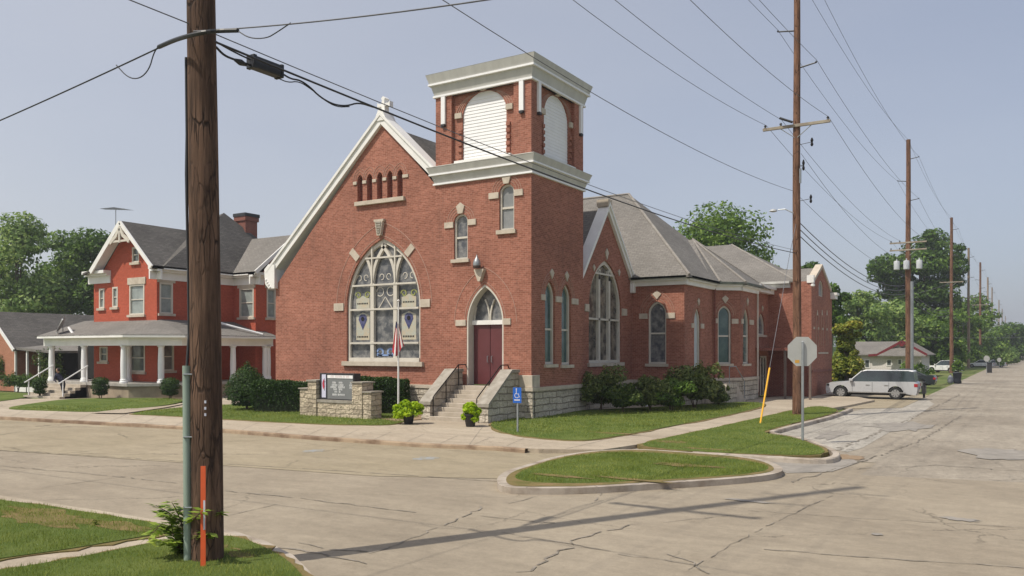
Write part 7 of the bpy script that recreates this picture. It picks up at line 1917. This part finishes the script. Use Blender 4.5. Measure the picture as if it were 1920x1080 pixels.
# ================================================================ VEHICLES
def car(label, px_c, py_w, L_, W_, H_, paint, roofm, kind, heading=math.pi, z=ZR + .02, name='parked_car', sc=1.0, cat='car'):
    """local axes: +x forward, y left; profile measured in fractions of length and height"""
    cx_, cy_ = onZ(px_c, py_w, z)
    t = thing(name, (0, 0, 0), label, cat)
    fl_ = Fr(0, 0, 1, 0)
    hw = W_ / 2
    wr = .36 * H_ / 1.7; wx = (L_ * .335, -L_ * .285) if kind != 'wagon' else (L_ * .33, -L_ * .27)
    gc = .2
    if kind == 'wagon':
        low = [(.5, .30), (.5, .38), (.485, .50), (.44, .56), (.23, .60), (-.47, .62), (-.497, .55), (-.5, .36), (-.49, .22)]
        gh_ = [(.24, .60), (.10, .95), (.04, .985), (-.40, .985), (-.455, .95), (-.475, .62)]
    elif kind == 'suv':
        low = [(.5, .30), (.49, .48), (.42, .56), (.22, .60), (-.47, .62), (-.5, .5), (-.49, .25)]
        gh_ = [(.23, .60), (.06, .96), (-.05, .99), (-.3, .98), (-.42, .9), (-.48, .62)]
    else:
        low = [(.5, .35), (.48, .52), (.25, .62), (-.3, .66), (-.47, .66), (-.5, .5), (-.49, .28)]
        gh_ = [(.24, .62), (.06, .96), (-.15, .98), (-.38, .66)]
    low = [(x * L_, z_ * H_) for x, z_ in low]; ghp = [(x * L_, z_ * H_) for x, z_ in gh_]
    bot = []
    zb_ = .16 * H_
    # lower outline with wheel arches, from rear to front
    def arcp(c): return [(c + (wr + .07) * math.cos(a), max(zb_, wr + (wr + .07) * math.sin(a))) for a in [math.pi - i * math.pi / 8 for i in range(9)]]
    bot = [(-L_ * .48, zb_)] + arcp(wx[1]) + arcp(wx[0]) + [(L_ * .49, zb_)]
    prof = bot + low
    m = MB(); fr = Fr(0, 0, 1, 0)
    def both(P, ymap, mm):
        n = len(P); s1_ = [(p[0], -ymap(p[1]), p[1]) for p in P]; s2_ = [(p[0], ymap(p[1]), p[1]) for p in P]
        mm.face(s1_); mm.face(s2_[::-1])
        for i in range(n): j = (i + 1) % n; mm.add([s1_[i], s2_[i], s2_[j], s1_[j]], [(0, 1, 2, 3)])
    both(prof, lambda z_: hw * (1 - .05 * max(0, (.35 * H_ - z_) / H_) - .0), m)
    body = m.build('body', paint, t, bevel=.035, smooth=True)
    bt = .6 * H_; rf_ = .98 * H_
    ym = lambda z_: hw * (.97 - .2 * max(0, (z_ - bt)) / (rf_ - bt))
    m = MB(); both([p for p in ghp][::-1] if False else ghp[::-1], ym, m)
    # orient: polygon order
    cab = m.build('cabin', 'carglass', t, bevel=.02, smooth=True)
    # roof panel
    tops = [p for p in ghp if p[1] > .93 * H_]
    xa, xb = tops[0][0] + .02, tops[-1][0] - .02
    MB().hexa([(xb, -ym(rf_) - .02, H_ * .955), (xa, -ym(rf_) - .02, H_ * .955), (xa, ym(rf_) + .02, H_ * .955), (xb, ym(rf_) + .02, H_ * .955)], [(xb + .05, -ym(rf_) + .05, H_ * 1.0), (xa - .15, -ym(rf_) + .05, H_ * 1.0), (xa - .15, ym(rf_) - .05, H_ * 1.0), (xb + .05, ym(rf_) - .05, H_ * 1.0)]).build('roof', roofm, t, bevel=.02, smooth=True)
    # pillars
    m = MB()
    for s_ in (-1, 1):
        fx = ghp[0][0]
        m.tube([(ghp[0][0] - .02, s_ * ym(bt), bt), (tops[0][0], s_ * ym(rf_), H_ * .965)], .035, 6)
        if kind != 'wagon': m.tube([(ghp[-1][0] + .02, s_ * ym(bt), bt), (tops[-1][0], s_ * ym(rf_), H_ * .965)], .05, 6)
    m.build('screen_pillars', paint, t)
    # door seams, handles, mirrors
    m = MB(); hd_ = MB()
    for s_ in (-1, 1):
        for x in (L_ * .2, -L_ * .02, -L_ * .2): m.box(x - .008, s_ * hw - .004, zb_ + .12, x + .008, s_ * hw + .004, bt - .02)
        for x in (L_ * .03, -L_ * .17): hd_.box(x - .1, s_ * (hw + .01), bt - .2, x + .1, s_ * (hw + .03), bt - .16)
        if kind == 'wagon': hd_.box(-L_ * .38, s_ * (hw - .005), zb_ + .1, L_ * .25, s_ * (hw + .02), zb_ + .16)
    m.build('door_seams', 'cable', body); hd_.build('handles', 'rim', body)
    for s_ in (-1, 1): MB().box(L_ * .19, s_ * (hw + .02), bt + .03, L_ * .23, s_ * (hw + .2), bt + .17).build('wing_mirror', paint, t, bevel=.02)
    for s_ in (-1, 1):
        MB().box(L_ * .455, s_ * (hw - .5), .42 * H_, L_ * .497, s_ * (hw - .0), .51 * H_).build('headlight', 'lampclear', t, bevel=.02)
        MB().box(-L_ * .502, s_ * (hw - .3), .44 * H_, -L_ * .465, s_ * (hw + .012), .55 * H_).build('tail_light', 'lampred', t, bevel=.015)
    MB().box(L_ * .49, -hw + .55, .32 * H_, L_ * .504, hw - .55, .46 * H_).build('grille', 'cable', t)
    MB().box(-L_ * .505, -.26, .36 * H_, -L_ * .497, .26, .43 * H_).build('number_plate', 'tagwhite', t)
    for x in wx:
        for s_ in (-1, 1):
            w = MB(); yy = s_ * (hw - .11)
            w.tube([(x, yy - .11, wr), (x, yy + .11, wr)], wr, 24); wo = w.build('wheel', 'rubber', t, bevel=.02, smooth=True)
            MB().tube([(x, yy + s_ * .1, wr), (x, yy + s_ * .122, wr)], wr * .63, 18).build('rim', 'rim', wo)
            sp = MB()
            for k in range(7):
                a = k * 2 * math.pi / 7; c0, s0 = math.cos(a), math.sin(a); c1, s1_ = math.cos(a + .28), math.sin(a + .28)
                sp.add([(x + c0 * wr * .2, yy + s_ * .124, wr + s0 * wr * .2), (x + c0 * wr * .58, yy + s_ * .124, wr + s0 * wr * .58), (x + c1 * wr * .58, yy + s_ * .124, wr + s1_ * wr * .58)], [(0, 1, 2)])
            sp.build('rim_openings', 'cable', wo)
    MB().box(-L_ * .42, -hw + .15, .14 * H_, L_ * .42, hw - .15, .3 * H_).build('underbody', 'dark', t)
    t.location = (cx_, cy_, z); t.rotation_euler = (0, 0, heading)
    return t
M['bluecan'] = pm('blue_plastic', (.02, .1, .5), rough=.35)

# silver wagon: its near side wheels stand at the measured ground pixels
sv = car('silver boxy wagon with white roof parked nose in beside the church rear wing', 1632, 748, 4.95, 1.93, 1.68, 'silver', 'carroof', 'wagon', heading=math.pi, name='silver_wagon')
ofs = .93; sv.location.y += ofs
rk = MB(); rk.box(-2.75, -.03, .35, -2.45, .03, .42); rk.box(-2.78, -.05, .1, -2.66, .05, 1.05); rk.tube([(-2.72, -.5, 1.0), (-2.72, .5, 1.0)], .04, 6); rk.box(-2.82, -.3, .35, -2.62, .3, .8); o = rk.build('hitch_rack', 'black', sv)
dk = car('dark slate sedan parked behind the silver wagon', 1690, 726, 4.7, 1.8, 1.42, 'cardark', 'cardark', 'sedan', heading=math.pi, name='dark_sedan'); dk.location.y += .9
w1 = car('white suv parked on the grass near the grey house', 1772, 698, 3.95, 1.75, 1.6, 'carwhite', 'carwhite', 'suv', heading=math.pi * .88, name='white_suv'); w1.location.z = -.24
w2 = car('far small white car under the trees left of the round sign', 1840, 688.5, 4.0, 1.7, 1.3, 'carwhite', 'carwhite', 'sedan', heading=math.pi * .97, name='white_car'); w2.location.z = -.24
w3 = car('farther small white car right of the round sign', 1863, 688, 3.8, 1.7, 1.3, 'carwhite', 'carwhite', 'sedan', heading=math.pi * 1.05, name='white_car'); w3.location.z = -.24
# wheeled bin
x, y = onZ(1795, 719, ZR); D = y * CY_ - x * SY_
bn = thing('trash_bin', (x, y, ZR), 'black wheeled trash bin by the kerb with a grey lump on its lid', 'trash bin')
m = MB(); m.hexa([(x - .24, y - .25, ZR + .04), (x + .24, y - .25, ZR + .04), (x + .24, y + .25, ZR + .04), (x - .24, y + .25, ZR + .04)], [(x - .34, y - .34, ZR + .9), (x + .34, y - .34, ZR + .9), (x + .34, y + .34, ZR + .9), (x - .34, y + .34, ZR + .9)]); m.build('body', 'binblack', bn, bevel=.02)
MB().hexa([(x - .37, y - .38, ZR + .9), (x + .37, y - .38, ZR + .9), (x + .37, y + .37, ZR + .9), (x - .37, y + .37, ZR + .9)], [(x - .3, y - .3, ZR + .98), (x + .3, y - .3, ZR + .98), (x + .3, y + .3, ZR + .98), (x - .3, y + .3, ZR + .98)]).build('lid', 'binblack', bn, bevel=.02)
m = MB(); m.tube([(x - .3, y + .28, ZR + .12), (x + .3, y + .28, ZR + .12)], .12, 12); m.build('wheel', 'rubber', bn)
x -= .5; y -= .35
bg_ = thing('rubbish_bag', (x, y, ZR), 'grey knotted rubbish bag leaning on the left of the black bin', 'bag')
m = MB(); m.lathe((x, y, ZR), [(.15, 0), (.25, .15), (.24, .4), (.17, .62), (.05, .74), (.07, .8), (.01, .82)], 10); m.build('bag', 'greybag', bg_, smooth=True)
for px, pb, pt, rd, lb, nm in ((1850, 702, 667, 6.0, 'round pale sign seen from behind on the far verge', 'road_sign'), (1873.5, 692, 671, 4.2, 'second small pale round sign farther along the verge', 'road_sign')):
    x, y = onZ(px, pb, ZR); D = y * CY_ - x * SY_; t = thing(nm, (x, y, ZR), lb, 'road sign'); s_ = D / F_PX
    MB().box(x - .03, y, ZR - .1, x + .03, y + .05, zat(pt, D)).build('post', 'galv', t)
    f = Fr(x, y - .02, CY_, SY_); zc_ = zat(pt + rd * .9, D)
    MB().fprism(f, [(rd * s_ * math.cos(math.pi / 8 + i * math.pi / 4), zc_ + rd * s_ * math.sin(math.pi / 8 + i * math.pi / 4)) for i in range(8)], -.005, .005).build('sign_plate', 'signback', t)
x, y = onZ(1855, 699, ZR); D = y * CY_ - x * SY_
t = thing('mailbox_post', (x, y, ZR), 'dark upright box beside the far round sign', 'mailbox'); MB().box(x - .3, y - .2, ZR - .1, x + .3, y + .2, zat(681, D)).build('box', 'black', t, bevel=.04); MB().box(x - .34, y - .24, zat(681, D), x + .34, y + .24, zat(679.5, D)).build('lid', 'cable', t)

# ================================================================ thin summer haze
hm_ = bpy.data.materials.new('haze'); hm_.use_nodes = True; hn_ = hm_.node_tree; hn_.nodes.clear()
vo_ = hn_.nodes.new('ShaderNodeVolumePrincipled'); vo_.inputs['Color'].default_value = (.9, .93, 1, 1); vo_.inputs['Density'].default_value = .00055; vo_.inputs['Anisotropy'].default_value = .3
ou_ = hn_.nodes.new('ShaderNodeOutputMaterial'); hn_.links.new(vo_.outputs[0], ou_.inputs['Volume']); M['haze_m'] = hm_
hz_ = MB().box(-900, -60, -1.3, 900, 760, 26).build('haze', 'haze_m')
hz_['kind'] = 'stuff'; hz_['label'] = 'thin pale summer haze over the street'
